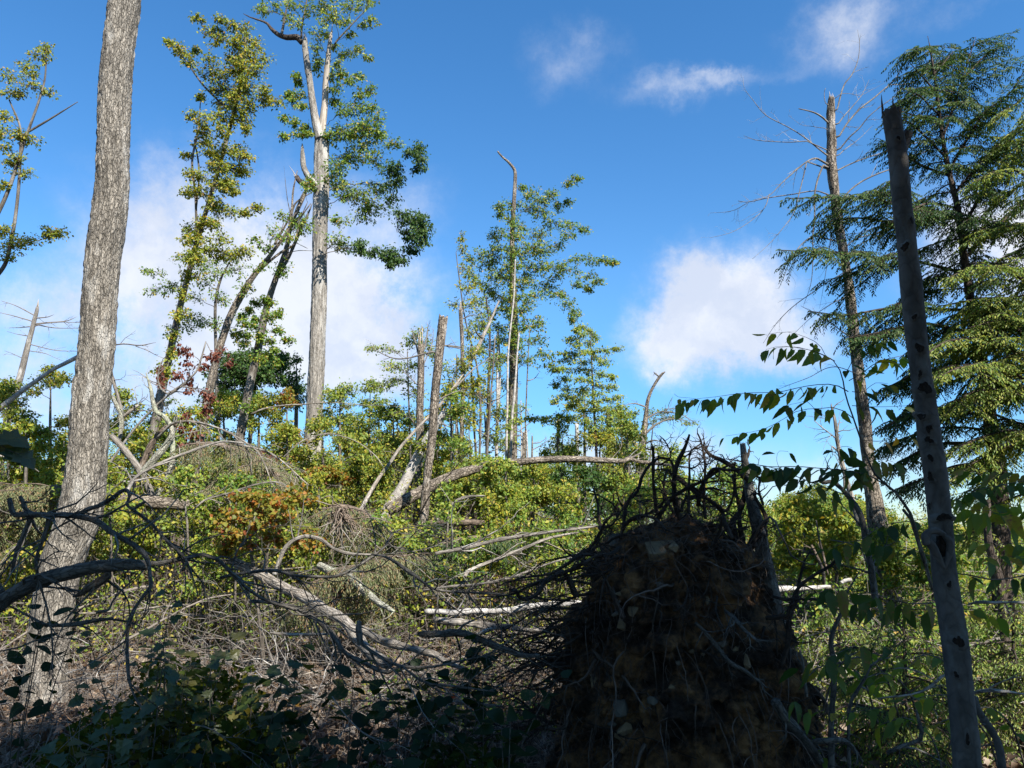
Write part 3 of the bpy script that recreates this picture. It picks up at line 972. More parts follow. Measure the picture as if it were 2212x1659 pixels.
# --- centre maple with the broken fork
def centre_maple():
    rng = RNG(21)
    Y = 17.0
    spec = [(668, 1050, 62), (671, 1012, 54), (675, 970, 44), (678, 915, 38), (682, 830, 37), (686, 740, 36), (690, 610, 34.5), (691, 500, 34), (694, 400, 36), (694, 350, 34), (695, 305, 32)]
    P, R = path(spec, Y, 300)
    root = thing('forked_maple', 'tall maple with a broken white fork, bare lower trunk and drooping dark leaf clumps', 'tree', P[0])
    def disp(b, a, s, RR):
        q = b * np.array([40, 40, 5])
        return .013 * vnoise(q, 3) + .008 * vnoise(b * np.array([70, 70, 20]), 4) + .010 * fbm(b * np.array([6, 6, 1.2]), 2, 8) - .015
    mb = MB(); mb.tube(P, R, 70, disp); mb.build('trunk', M['smooth_maple'], root)
    lP, lR = path([(820, 1640, 140), (760, 1420, 100), (720, 1180, 84), (690, 950, 74), (670, 820, 80), (650, 680, 74), (635, 560, 70), (635, 470, 58)], Y - .05, 90, C4)
    mb = MB(); mb.tube(lP, lR, 26, rough_disp(.012, 40, .3, 4)); mb.build('limb', M['smooth_maple'], root); splinters(root, lP, lR, 9, .35, 31)
    rP, rR = path([(815, 1640, 110), (845, 1420, 84), (870, 1180, 76), (880, 950, 72), (900, 750, 66), (920, 560, 52), (935, 440, 40), (945, 380, 22)], Y, 90, C4)
    mb = MB(); mb.tube(rP, rR, 26, rough_disp(.010, 30, .15, 6)); o = mb.build('limb', M['bare_wood'], root); o['label'] = 'stripped pale upright fork, torn at its tip'
    splinters(root, rP, rR, 9, .42, 33, 'bare_wood')
    # top left crooked limb
    pts, rr = path([(600, 500, 70), (540, 440, 75), (420, 440, 68), (330, 410, 55), (250, 350, 45), (180, 270, 30), (0, 205, 18), (-90, 160, 8)], Y, 50, C4)
    mb = MB(); mb.tube(pts, rr, 12, rough_disp(.01, 30, .4, 7)); mb.build('limb', M['dark_bark'], root)
    p2, r2 = path([(360, 400, 36), (380, 300, 30), (400, 180, 24), (440, 20, 16)], Y, 24, C4)
    mb = MB(); mb.tube(p2, r2, 8); mb.build('limb', M['sapling_bark'], root)
    p3, r3 = path([(590, 500, 26), (600, 300, 24), (640, 100, 20), (660, -60, 12)], Y, 24, C4)
    mb = MB(); mb.tube(p3, r3, 8); mb.build('limb', M['sapling_bark'], root)
    p4, r4 = path([(960, 560, 16), (1010, 480, 22), (1100, 380, 18), (1230, 240, 14), (1350, 120, 8)], Y, 24, C4)
    mb = MB(); mb.tube(p4, r4, 8); mb.build('limb', M['sapling_bark'], root)
    # the bent stub at mid height and its dark broken neighbour
    p5, r5 = path([(2040, 1190, 50), (1990, 1150, 42), (1950, 1080, 38), (1940, 1010, 34), (1938, 960, 22), (1937, 920, 6)], Y - .1, 30, A1)
    mb = MB(); mb.tube(p5, r5, 12, rough_disp(.01, 30, .4, 9)); mb.build('stub', M['smooth_maple'], root)
    p6, r6 = path([(2030, 1220, 40), (1970, 1190, 38), (1920, 1160, 36), (1900, 1130, 30)], Y - .2, 20, A1)
    mb = MB(); mb.tube(p6, r6, 10, rough_disp(.01, 30, .4, 10)); mb.build('stub', M['dark_bark'], root)
    splinters(root, p6, r6, 4, .4, 35, 'bare_wood')
    aP = np.concatenate([P, lP, rP, pts, p2, p3, p4]); aR = np.concatenate([R, lR, rR, rr, r2, r3, r4])
    D = lambda L: [(A2[0] + .337 * a, A2[1] + .337 * b, .337 * c, .337 * d, *e) for a, b, c, d, *e in L]
    right_green = D([(180, 60, 110, 70), (260, 210, 110, 60), (150, 260, 80, 60), (330, 120, 110, 50), (420, 60, 60, 50), (300, 30, 120, 50), (390, 200, 80, 40), (520, 110, 60, 22),
                     (280, 440, 130, 60), (180, 380, 80, 60), (380, 510, 110, 50), (330, 590, 90, 36), (180, 600, 70, 30), (150, 720, 70, 40), (420, 400, 90, 40), (520, 480, 50, 40), (200, 780, 50, 36), (60, 500, 40, 60), (110, 330, 40, 60)])
    dark = D([(680, 130, 50, 40), (690, 200, 55, 60), (680, 270, 50, 40), (640, 160, 60, 50), (500, 280, 90, 60), (540, 350, 60, 40), (520, 390, 50, 30),
              (560, 550, 90, 40), (640, 590, 90, 50), (700, 640, 70, 80), (690, 710, 70, 80), (620, 700, 70, 60), (640, 790, 60, 40), (320, 800, 80, 36), (420, 820, 90, 40), (520, 830, 90, 50), (560, 870, 60, 40), (300, 760, 60, 36), (500, 890, 30, 36)])
    q = lambda L: [(C4[0] + .1838 * a, C4[1] + .1838 * b, .1838 * c, .1838 * d) for a, b, c, d in L]
    top = q([(120, 60, 90, 70), (130, 140, 60, 50), (300, 60, 90, 70), (480, 90, 130, 90), (420, 230, 90, 70), (520, 260, 90, 60), (700, 120, 130, 90), (860, 90, 130, 90), (1000, 150, 150, 110), (900, 250, 130, 80), (780, 380, 90, 80),
             (860, 400, 60, 50), (1150, 90, 130, 80), (1300, 60, 110, 70), (1400, 20, 60, 50), (1430, 240, 80, 50), (1330, 280, 70, 36), (1100, 250, 90, 60), (1180, 400, 40, 24), (770, 560, 70, 60), (1000, 560, 60, 40), (1180, 620, 90, 50),
             (1280, 580, 70, 40), (1380, 690, 60, 30), (1090, 650, 30, 24), (1030, 740, 50, 50), (780, 700, 60, 60), (800, -60, 300, 60), (1200, -60, 250, 50), (400, -60, 200, 50)])
    mid = q([(780, 800, 60, 80), (980, 900, 90, 90), (1080, 860, 60, 50), (1180, 950, 70, 40), (1280, 900, 50, 40), (1000, 1030, 90, 60), (1400, 1060, 90, 70), (1290, 1110, 80, 60), (1000, 1190, 80, 60), (1100, 1280, 120, 90), (1250, 1290, 120, 90), (1400, 1290, 110, 90),
             (1500, 1400, 90, 90), (1350, 1480, 130, 100), (1480, 1560, 90, 60), (1180, 1580, 60, 40), (900, 1580, 70, 40), (560, 1120, 80, 60), (500, 1200, 70, 60), (600, 1240, 60, 40), (430, 1100, 40, 40), (520, 890, 40, 30), (560, 980, 40, 24),
             (500, 1430, 70, 50), (600, 1500, 80, 60), (380, 1390, 50, 36), (580, 1580, 90, 40), (370, 1610, 60, 30), (660, 1560, 60, 40)])
    foliage(root, rng, aP, aR, right_green + mid, Y, .095, 'maple_leaf', 'sapling_bark', ntw=20, per=9, lean=.35, limb_r=.035)
    foliage(root, rng, aP, aR, dark, Y - .2, .10, 'dark_leaf', 'sapling_bark', spread=1.2, ntw=20, per=10, lean=.1, down=.9, limb_r=.035)
    foliage(root, rng, aP, aR, top, Y, .095, 'beech_leaf', 'sapling_bark', ntw=15, per=8, lean=.5, limb_r=.03)


centre_maple()

# --- yellow green maple leaning beside it
tree('leaning_maple', 'slender maple leaning right, yellow green tufts up its whole stem, left of the forked maple', 'tree',
     [(300, 1045, 25), (330, 940, 21), (352, 830, 18), (368, 760, 15), (385, 680, 13.5), (405, 600, 12), (432, 500, 10), (462, 400, 9), (490, 300, 8.5), (515, 200, 6.5), (530, 90, 3.5), (525, 60, 2)], 13.0, 'sapling_bark',
     [(1265, 120, 40, 28), (1410, 125, 45, 20), (1480, 155, 36, 26), (1340, 200, 60, 36), (1420, 220, 70, 36), (1380, 260, 60, 28), (1085, 265, 34, 22), (1140, 310, 60, 30), (1190, 350, 60, 36), (1210, 390, 55, 36), (1260, 320, 34, 18),
      (1560, 240, 60, 50), (1640, 290, 60, 50), (1510, 280, 60, 40), (1600, 360, 90, 60), (1480, 370, 60, 40), (1350, 380, 60, 36), (1690, 380, 60, 40), (1540, 460, 110, 60), (1330, 450, 70, 36), (1410, 490, 90, 44), (1640, 450, 70, 50), (1390, 560, 90, 36), (1480, 590, 90, 50),
      (1580, 560, 90, 50), (1690, 580, 60, 50), (1440, 670, 90, 36), (1530, 700, 110, 44), (1620, 660, 70, 40), (1560, 770, 80, 44), (1580, 830, 50, 24), (1770, 650, 60, 34), (1710, 640, 50, 40),
      (1290, 620, 26, 30), (1230, 730, 36, 22), (1300, 770, 70, 44), (1310, 850, 70, 40), (1320, 910, 90, 36), (1340, 970, 80, 44), (1390, 1010, 50, 36), (1200, 995, 50, 16), (1550, 960, 80, 34), (1500, 990, 60, 28), (1580, 1020, 50, 34), (1510, 1080, 110, 44), (1370, 1060, 70, 40),
      (1230, 1110, 60, 24), (1290, 1130, 70, 26), (1560, 1110, 40, 28), (1430, 1170, 90, 40), (1490, 1180, 60, 36), (1240, 1210, 90, 30), (1190, 1240, 40, 16), (1300, 1240, 60, 26), (1500, 1230, 50, 26), (1400, 1330, 80, 36), (1480, 1360, 100, 30), (1590, 1370, 36, 14), (1650, 1330, 40, 20),
      (1200, 1480, 40, 46), (1200, 1540, 60, 46), (1330, 1440, 90, 50), (1420, 1530, 70, 40), (1350, 1590, 90, 40), (1560, 1610, 90, 36), (1460, 1640, 120, 40), (1230, 1640, 80, 40)],
     cconv=A1, mat='yellow_leaf', seed=23, hug=20, ntw=20, per=9, leaf=.075, depth=.4, limb_r=.018,
     extra=[[(425, 520, 6), (422, 420, 5), (415, 350, 5), (428, 280, 4), (433, 220, 2)], [(490, 235, 4), (440, 185, 4), (400, 130, 3), (365, 90, 1.5)], [(423, 460, 4), (430, 370, 4), (420, 300, 3)]])
lo = [(1000, 140, 80, 26), (1090, 200, 60, 26), (940, 130, 40, 14), (960, 260, 70, 26), (1050, 250, 90, 30), (1120, 240, 60, 30), (1160, 60, 80, 36), (1260, 90, 90, 40), (1340, 60, 90, 50), (1370, 150, 90, 40), (1300, 200, 80, 50), (1470, 40, 90, 50), (1540, 120, 70, 50), (1450, 130, 70, 40),
      (1400, 280, 70, 40), (1440, 320, 60, 36), (1230, 300, 70, 40), (1200, 400, 70, 40), (1180, 500, 70, 40), (1260, 440, 90, 50), (1370, 470, 90, 50), (1090, 500, 40, 40)]
tree('slender_maple', 'thin maple stem with loose green sprays behind the leaning maple', 'tree', [(470, 900, 8), (466, 740, 7), (466, 650, 6), (478, 600, 5), (500, 560, 2)], 16.0, 'sapling_bark', lo, cconv=A4, mat='maple_leaf', seed=25, ntw=13, per=7, leaf=.08, depth=.6, limb_r=.014)

# --- the two leaning trunks that reach into the forked maple
tree('leaning_tree', 'pale leaning double trunk with a broken end, red brown leaves hanging before its foot', 'tree',
     [(435, 930, 20), (455, 830, 18), (472, 760, 16), (495, 690, 16), (520, 640, 15), (552, 590, 12), (585, 550, 9), (620, 500, 7), (650, 440, 7), (668, 400, 4)], 14.0, 'snag_bark',
     [(1690, 90, 40, 22), (1560, 440, 50, 40), (1640, -60, 60, 40), (1760, -140, 50, 50), (1850, -90, 60, 40), (1900, -180, 40, 40), (1720, -10, 40, 30), (1800, -240, 40, 50)], cconv=A4, seed=27, ntw=12, per=8, mat='maple_leaf', disp=rough_disp(.006, 40, .4, 3),
     econv=(324, 324, .3404), hug=3, extra=[[(620, 860, 30), (700, 760, 20), (830, 650, 17), (910, 600, 12), (950, 450, 8), (1000, 330, 5)], [(790, 600, 16), (890, 410, 14), (910, 250, 12), (935, 130, 5)], [(900, 490, 11), (960, 420, 11), (1020, 340, 7)], [(850, 460, 6), (815, 560, 5), (800, 600, 3)]])
tree('leaning_dark_maple', 'dark leaning maple with small leaf tufts, right of the pale leaning trunk', 'tree',
     [(530, 880, 19), (540, 830, 18), (556, 760, 17), (570, 690, 16), (583, 640, 14), (600, 590, 12), (615, 545, 9), (632, 480, 7), (655, 420, 6), (672, 395, 3)], 14.6, 'sapling_bark',
     [(600, 240, 60, 30), (700, 370, 50, 40), (700, 560, 50, 50), (820, 680, 60, 30), (350, 330, 60, 40), (250, 400, 50, 50), (350, 500, 70, 40), (500, 570, 70, 40), (480, 640, 60, 40), (200, 600, 80, 40), (260, 700, 80, 50),
      (600, 690, 70, 30), (640, 800, 60, 40), (560, 860, 70, 50), (420, 440, 40, 30), (420, 240, 50, 30), (520, 190, 50, 25), (680, 940, 50, 50), (300, 620, 60, 40)],
     cconv=(474.4, 610, .1838), mat='maple_leaf', seed=29, ntw=22, per=8, disp=rough_disp(.006, 40, .4, 5), leaf=.08, depth=.3,
     econv=(324, 324, .3404), hug=6, extra=[[(850, 700, 24), (870, 650, 22), (900, 400, 18), (930, 330, 12), (1035, 265, 5)], [(830, 770, 25), (880, 680, 23), (950, 520, 20), (1010, 390, 13), (1030, 340, 5)], [(880, 650, 6), (950, 638, 5), (1030, 640, 4)], [(930, 590, 5), (1000, 625, 4)], [(900, 440, 7), (870, 300, 5), (850, 100, 3)]])
def join_trunk(p, r, P):
    """run a branch's foot into the middle of the trunk it leaves"""
    d = np.linalg.norm(P - p[0], axis=1)
    i = int(np.argmin(d))
    if .004 < d[i] < .45:
        p = np.concatenate([P[i][None] - np.array([[0, 0, .3 * d[i]]]), p]); r = np.concatenate([r[:1] * 1.25, r])
    return p, r


# --- conifer snag and pale leaning limb at the far left
def bare_snag(name, label, spec, Y, bark, branches, seed, cat='snag', broken=.15, conv=None, bconv=None, sides=12, disp=None, group=None, twiggy=6, sub=2, wob=.12, grav=.03):
    """a dead standing trunk with drawn bare branches; each branch is a part with its own twigs"""
    rng = RNG(seed)
    P, R = path(spec, Y, None, conv, .01, seed)
    if disp is not None:
        P, R = path(spec, Y, 160, conv)
    P, R = to_ground(P, R)
    root = thing(name, label, cat, P[0], group)
    trunk_mesh(root, P, R, bark, sides, disp, 'trunk', R[-1] * 1.4 if broken else 0)
    if broken:
        splinters(root, P, R, 11, broken, seed)
    for b in branches:
        dy = 0
        if isinstance(b, tuple) and isinstance(b[1], (int, float)) and isinstance(b[0], list):
            b, dy = b
        yy = Y if isinstance(Y, (int, float)) else float(np.mean(Y))
        p, r = path(b, (yy, yy + dy + rng.normal(0, .25)), None, bconv or conv, .015, seed)
        p, r = join_trunk(p, r, P)
        mb = MB(); mb.tube(p, r, 6)
        if twiggy:
            L = np.linalg.norm(p[-1] - p[0])
            twigs_on(rng, mb, p, r, max(2, int(twiggy * L)), .32 * L + .08, .7, .15, 5, wob, grav, sub, .4, 3)
        mb.build('branch', M['twig'] if bark != 'snag_bark' else M['dead_grey'], root)
    return root


bare_snag('conifer_snag', 'weathered conifer snag with level bare branches at the far left, behind the scaly trunk',
          [(100, 900, 44), (130, 800, 40), (160, 680, 36), (190, 560, 30), (215, 460, 26), (235, 390, 22), (240, 360, 18)], 22.0, 'dead_grey',
          [[(215, 410, 8), (120, 360, 6), (10, 320, 3)], [(205, 450, 8), (100, 420, 6), (0, 395, 3)], [(240, 430, 8), (300, 425, 5), (345, 408, 2)], [(240, 465, 8), (370, 455, 6), (440, 445, 5), (495, 420, 2)],
           [(245, 470, 6), (400, 455, 5), (520, 460, 3)], [(245, 475, 8), (350, 495, 6), (510, 495, 3)], [(190, 485, 7), (130, 490, 5), (60, 492, 2)], [(185, 545, 7), (120, 535, 4), (45, 515, 2)], [(200, 600, 7), (350, 635, 5), (510, 645, 3)],
           [(190, 640, 6), (300, 660, 4), (420, 710, 2)], [(150, 690, 6), (90, 660, 4), (30, 640, 2)]], 41, conv=A4, twiggy=4, sub=1, broken=.35)
bare_snag('leaning_snag', 'long pale limb leaning behind the scaly trunk among yellow green saplings', [(60, 960, 34), (150, 890, 30), (250, 820, 26), (340, 760, 24), (430, 715, 26), (520, 670, 28), (620, 620, 26)], 13.0, 'birch_bark', [], 43, conv=A4, broken=0, cat='limb')


# --- broad crowned bushes and saplings of the regrowth
def bush(name, label, x, ybase, ytop, Y, w0, w1, ncl, mat, seed, leaf=.08, r=22, group=None, ntw=14, per=8, w=9, bark='sapling_bark', cat='sapling', lean=0, depth=.7, **kw):
    rng = RNG(seed)
    spec = [(x, ybase, w), (x + lean * .5 + rng.uniform(-6, 6), (ybase * .5 + ytop * .5), w * .7), (x + lean, ytop + 8, 1.2)]
    cl = auto_clusters(rng, x + lean * .6, ytop, ybase - (ybase - ytop) * .12, w0, w1, ncl, r)
    cl.append((x + lean, ytop, r * .6, r * .6, 0))
    return tree(name, label, cat, spec, Y, bark, cl, leaf, mat, group, seed, 7, ntw=ntw, per=per, depth=depth, **kw)


bush('vine_draped_tree', 'rounded dark green tree draped in vines left of the centre trunk', 545, 900, 770, 19.0, 60, 120, 34, 'dark_leaf', 51, .11, 34, ntw=14, per=9, cat='tree')
bush('drooping_tree', 'dark green arching spray touching the centre trunk', 640, 900, 775, 18.4, 16, 26, 8, 'dark_leaf', 52, .10, 22, down=.8, cat='tree')

LEFT = [  # x, ybase, ytop, Y, w0, w1, clusters, material, label
    (20, 1040, 830, 13.5, 40, 80, 22, 'under_leaf', 'yellow green sapling at the left edge below the conifer snag'),
    (110, 1060, 800, 14.5, 40, 80, 22, 'yellow_leaf', 'yellow green sapling in front of the pale leaning limb, left of the scaly trunk'),
    (55, 1080, 920, 11.5, 60, 90, 20, 'under_leaf', 'low yellow bush at the left edge, left of the scaly trunk'),
    (262, 1060, 850, 14.0, 26, 40, 14, 'under_leaf', 'thin leaved sapling just right of the scaly trunk'),
    (300, 1080, 930, 12.5, 40, 60, 14, 'under_leaf', 'low green sapling behind the crooked lichened limbs'),
    (400, 1060, 890, 13.6, 40, 60, 16, 'yellow_leaf', 'bright yellow sapling below the hanging red brown leaves'),
    (480, 1050, 860, 15.5, 40, 70, 20, 'yellow_leaf', 'bushy yellow sapling at the foot of the leaning trunks'),
    (560, 1060, 860, 16.0, 40, 80, 22, 'under_leaf', 'broad yellow green sapling under the vine draped tree'),
    (620, 1060, 850, 15.2, 26, 40, 14, 'orange_leaf', 'orange tinged maple sapling beside the centre trunk'),
    (620, 1050, 920, 14.0, 40, 60, 16, 'under_leaf', 'green sapling left of the foot of the centre trunk'),
    (735, 1090, 840, 14.8, 30, 60, 22, 'beech_leaf', 'beech sapling just right of the centre trunk'),
    (800, 1100, 830, 16.0, 26, 66, 22, 'beech_leaf', 'airy beech sapling with its top against the white cloud'),
    (770, 1110, 950, 12.5, 50, 70, 20, 'under_leaf', 'low yellow green sapling in the arch of the grey branch'),
    (850, 1110, 880, 15.0, 40, 60, 20, 'beech_leaf', 'beech sapling behind the thin white leaning stem'),
    (940, 1120, 950, 13.5, 40, 60, 20, 'under_leaf', 'leafy sapling behind the flat topped snag'),
    (1020, 1110, 1010, 12.5, 50, 70, 20, 'under_leaf', 'yellow green bush under the long bowed log'),
    (1090, 1130, 1000, 11.8, 50, 70, 22, 'beech_leaf', 'pale green bush crossing the long bowed log'),
    (1150, 1120, 1010, 13.2, 40, 60, 18, 'under_leaf', 'green bush below the thick grey trunk'),
    (1215, 1110, 930, 15.5, 36, 50, 18, 'beech_leaf', 'layered beech sapling left of the tall airy sapling'),
    (1340, 1110, 880, 16.5, 30, 50, 18, 'beech_leaf', 'beech sapling right of the tall airy sapling'),
    (1330, 1120, 1020, 13.5, 40, 60, 14, 'under_leaf', 'small green sapling right of the bowed log tip'),
    (1250, 1120, 1020, 12.5, 40, 60, 16, 'dark_leaf', 'dark green bush under the end of the bowed log'),
    (1560, 1180, 1030, 13.0, 50, 70, 22, 'maple_leaf', 'green sapling seen through the dark roots of the root plate'),
    (1470, 1170, 1040, 13.5, 40, 60, 18, 'beech_leaf', 'leafy sapling behind the left side of the dark roots'),
]
for i, (x, yb, yt, Y, w0, w1, n, mat, lab) in enumerate(LEFT):
    bush('sapling', lab, x, yb, yt, Y, w0, w1, n, mat, 60 + i, .075 if 'beech' in mat else .08, 22, 'saplings of the regrowth', ntw=18, per=9)

# more of the same regrowth, standing close together
def regrowth():
    rng = RNG(1301)
    for k in range(46):
        if k < 18:
            x = rng.uniform(-10, 640)
        else:
            x = rng.uniform(660, 1480)
        Y = rng.uniform(12.5, 18)
        top = rng.uniform(900, 1010) - (60 if rng.uniform() < .25 else 0)
        mt = ['under_leaf', 'beech_leaf', 'yellow_leaf', 'maple_leaf'][int(rng.choice(4, p=[.4, .3, .15, .15]))]
        word = {'under_leaf': 'yellow green', 'beech_leaf': 'pale green', 'yellow_leaf': 'yellowing', 'maple_leaf': 'mid green'}[mt]
        hgt = 'tall' if top < 920 else 'low' if top > 980 else 'young'
        bush('young_sapling', place_label(x, top + 20, [f'{hgt} {word} leafy sapling', f'{hgt} {word} sapling with a slim stem']), x, 1110, top, Y, 26, 54, 13, mt, 1310 + k, .075, 20, 'young saplings of the regrowth', ntw=16, per=9)

    # low sprouts pushing up through the slash
    for k in range(84):
        x = rng.uniform(-20, 700) if k < 46 else rng.uniform(680, 1420)
        Y = rng.uniform(8.6, 12.2)
        top = rng.uniform(1000, 1170) if x < 700 else rng.uniform(1050, 1200)
        mt = ['under_leaf', 'beech_leaf', 'yellow_leaf', 'maple_leaf'][int(rng.choice(4, p=[.4, .3, .1, .2]))]
        word = {'under_leaf': 'yellow green', 'beech_leaf': 'pale green', 'yellow_leaf': 'yellowing', 'maple_leaf': 'mid green'}[mt]
        bush('low_sprout', place_label(x, top + 20, [f'low {word} sprout', f'small bushy {word} sprout', f'thin {word} sprout']), x, top + 120, top, Y, 26, 60, 10, mt, 1500 + k, .07, 20, 'low sprouts in the slash', ntw=9, per=8, cat='sprout', w=5)
    # bushes of the clearing at the right, in front of the far trees
    for k in range(26):
        x = rng.uniform(1630, 2230)
        Y = rng.uniform(8.5, 19)
        top = rng.uniform(1085, 1190) if x < 1900 else rng.uniform(1060, 1240)
        mt = ['under_leaf', 'beech_leaf', 'maple_leaf'][int(rng.choice(3, p=[.5, .25, .25]))]
        word = {'under_leaf': 'yellow green', 'beech_leaf': 'pale green', 'maple_leaf': 'mid green'}[mt]
        bush('clearing_bush', place_label(x, top + 20, [f'{word} leafy bush', f'rounded {word} bush']), x, top + 150, top, Y, 26, 56, 14, mt, 1390 + k, .075, 22, 'bushes of the clearing', ntw=17, per=9, cat='bush')
    # thin bare stems standing in the middle group
    for k in range(13):
        x = rng.uniform(950, 1190)
        Y = rng.uniform(14.5, 20)
        top = rng.uniform(700, 960)
        lean = rng.uniform(-26, 26)
        mt = ['birch_bark', 'snag_bark', 'dead_grey', 'sapling_bark'][int(rng.integers(4))]
        w = rng.uniform(4, 8)
        word = {'birch_bark': 'white', 'snag_bark': 'brown', 'dead_grey': 'grey', 'sapling_bark': 'dark'}[mt]
        br = []
        for j in range(int(rng.integers(4, 9))):
            f = rng.uniform(.05, .8); y0 = top + (1090 - top) * f; x0 = x + lean * (1 - f); d = rng.choice([-1, 1]) * rng.uniform(14, 46)
            br.append([(x0, y0, 2.6), (x0 + d * .5, y0 - rng.uniform(0, 14), 1.8), (x0 + d, y0 - rng.uniform(-6, 30), .8)])
        bare_snag('bare_pole', place_label(x, top + 40, [f'thin {word} bare pole with side twigs', f'slim leaning {word} dead pole']), [(x, 1095, w), (x + lean * .4 + rng.uniform(-4, 4), (1095 + top) / 2, w * .8), (x + lean, top, w * .5)], Y, mt, br, 1430 + k, 'dead tree', .1, sides=8, group='thin bare poles of the middle group', twiggy=8, sub=3)


regrowth()

# --- the middle group: broken tree with a bent bare top, snags and thin stems
tree('bent_top_tree', 'tall middle tree with a bare bent top, long leafy side branches and thick grey trunk', 'tree',
     [(1106, 1060, 22), (1107, 950, 21), (1109, 830, 20), (1110, 700, 18), (1108, 600, 14), (1106, 520, 11), (1110, 440, 9), (1113, 380, 8), (1111, 366, 7), (1098, 350, 6), (1084, 338, 4.5), (1075, 327, 3.5)], 18.0, 'snag_bark',
     [(1400, 440, 80, 40), (1340, 400, 30, 20), (1200, 510, 40, 30), (1180, 560, 36, 50), (1290, 520, 70, 40), (1400, 520, 90, 50), (1480, 470, 70, 44), (1540, 440, 50, 30), (1650, 370, 36, 30), (1690, 340, 26, 26), (1640, 490, 40, 22), (1570, 520, 40, 36), (1460, 580, 80, 44),
      (1560, 640, 90, 36), (1660, 640, 90, 28), (1740, 665, 40, 16), (1640, 700, 70, 26), (1580, 760, 60, 30), (1450, 690, 100, 40), (1420, 780, 110, 60), (1500, 820, 80, 44), (1310, 640, 60, 50), (1200, 690, 60, 44), (1140, 720, 40, 40), (1180, 790, 70, 44), (1060, 830, 60, 36), (1000, 860, 50, 36),
      (1440, 900, 110, 50), (1560, 900, 90, 40), (1690, 850, 90, 30), (1800, 860, 70, 26), (1880, 870, 50, 22), (1930, 880, 26, 12), (1640, 930, 90, 30), (1750, 960, 70, 28), (1830, 1000, 50, 20), (1710, 1010, 50, 26), (1760, 1050, 34, 18), (1540, 970, 70, 40), (1380, 970, 70, 50),
      (1510, 1060, 90, 44), (1590, 1100, 80, 40), (1640, 1160, 60, 40), (1680, 1200, 40, 40), (1660, 1250, 24, 24), (1440, 1090, 60, 40), (1100, 900, 80, 50), (1000, 960, 60, 44), (1050, 1010, 70, 44), (1150, 960, 80, 50), (1120, 1060, 90, 50), (1200, 1110, 90, 50), (1060, 1120, 60, 40),
      (1230, 1180, 80, 50), (1340, 1190, 70, 50), (1120, 1200, 70, 44), (1380, 1130, 60, 40),
      (1270, 600, 60, 50, -.5), (1290, 700, 70, 50, -.6), (1270, 800, 80, 50, -.6), (1290, 900, 80, 50, -.7), (1250, 1000, 80, 50, -.6), (1290, 1090, 80, 50, -.7), (1260, 1190, 80, 50, -.6), (1300, 1290, 80, 50, -.6), (1230, 1360, 80, 50, -.5), (1320, 1400, 80, 50, -.6), (1180, 1300, 70, 44), (1400, 1290, 80, 44), (1440, 1380, 80, 40), (1130, 1390, 70, 40), (1240, 1480, 80, 40, -.5), (1360, 1500, 80, 40), (1450, 1250, 60, 40), (1080, 1290, 60, 40), (1150, 860, 80, 50), (1210, 930, 70, 44, -.5), (1340, 820, 80, 50), (1350, 1010, 80, 50), (1060, 1440, 70, 40), (1150, 1500, 80, 40), (1480, 1480, 80, 36), (1540, 1550, 80, 36)],
     conv=None, cconv=A2, mat='maple_leaf', seed=91, ntw=19, per=9, leaf=.085, lean=.5, depth=.6, disp=rough_disp(.006, 30, .3, 11), limb_r=.022)
for i, (xs, lab, mat, Y, cl) in enumerate([
    ([(1092, 1100, 6), (1094, 960, 5.5), (1096, 870, 5), (1098, 760, 4), (1110, 640, 3.5), (1113, 560, 2)], 'thin white birch stem pressed against the tall bent top tree', 'birch_bark', 17.0, []),
    ([(1050, 1100, 8), (1052, 960, 7), (1055, 840, 6), (1058, 720, 4), (1050, 640, 3)], 'thin dark stem left of the thick grey trunk', 'dark_bark', 17.2, [(1040, 700, 30, 30), (1070, 780, 30, 24), (1040, 860, 34, 24), (1060, 940, 34, 24)]),
    ([(1033, 1100, 6), (1036, 980, 5), (1038, 880, 5), (1030, 790, 4), (1005, 690, 3), (992, 600, 2.5), (985, 545, 1.5)], 'thin curving sapling with a leafy tip left of the tall middle tree', 'sapling_bark', 16.4,
     [(1000, 510, 10, 14), (1002, 540, 12, 14), (1008, 580, 20, 16), (1016, 620, 24, 20), (985, 655, 20, 14), (1024, 660, 26, 20), (1020, 720, 26, 20), (1030, 850, 40, 24), (1010, 900, 40, 24)]),
    ([(1078, 1100, 6), (1072, 980, 6), (1076, 900, 5), (1080, 800, 4), (1076, 700, 2)], 'pale thin stem between the dark stem and the thick grey trunk', 'birch_bark', 17.8, [(1090, 830, 30, 24), (1075, 890, 30, 24), (1090, 960, 36, 22), (1110, 890, 40, 20)]),
    ([(1132, 1100, 9), (1130, 1000, 8), (1133, 935, 8)], 'short brown broken stem right of the thick grey trunk', 'snag_bark', 19.0, []),
]):
    tree('thin_tree', lab, 'tree', xs, Y, mat, cl, .08, 'beech_leaf' if i % 2 else 'yellow_leaf', None, 100 + i, 8, ntw=14, per=8, broken=.12 if i == 4 else 0)

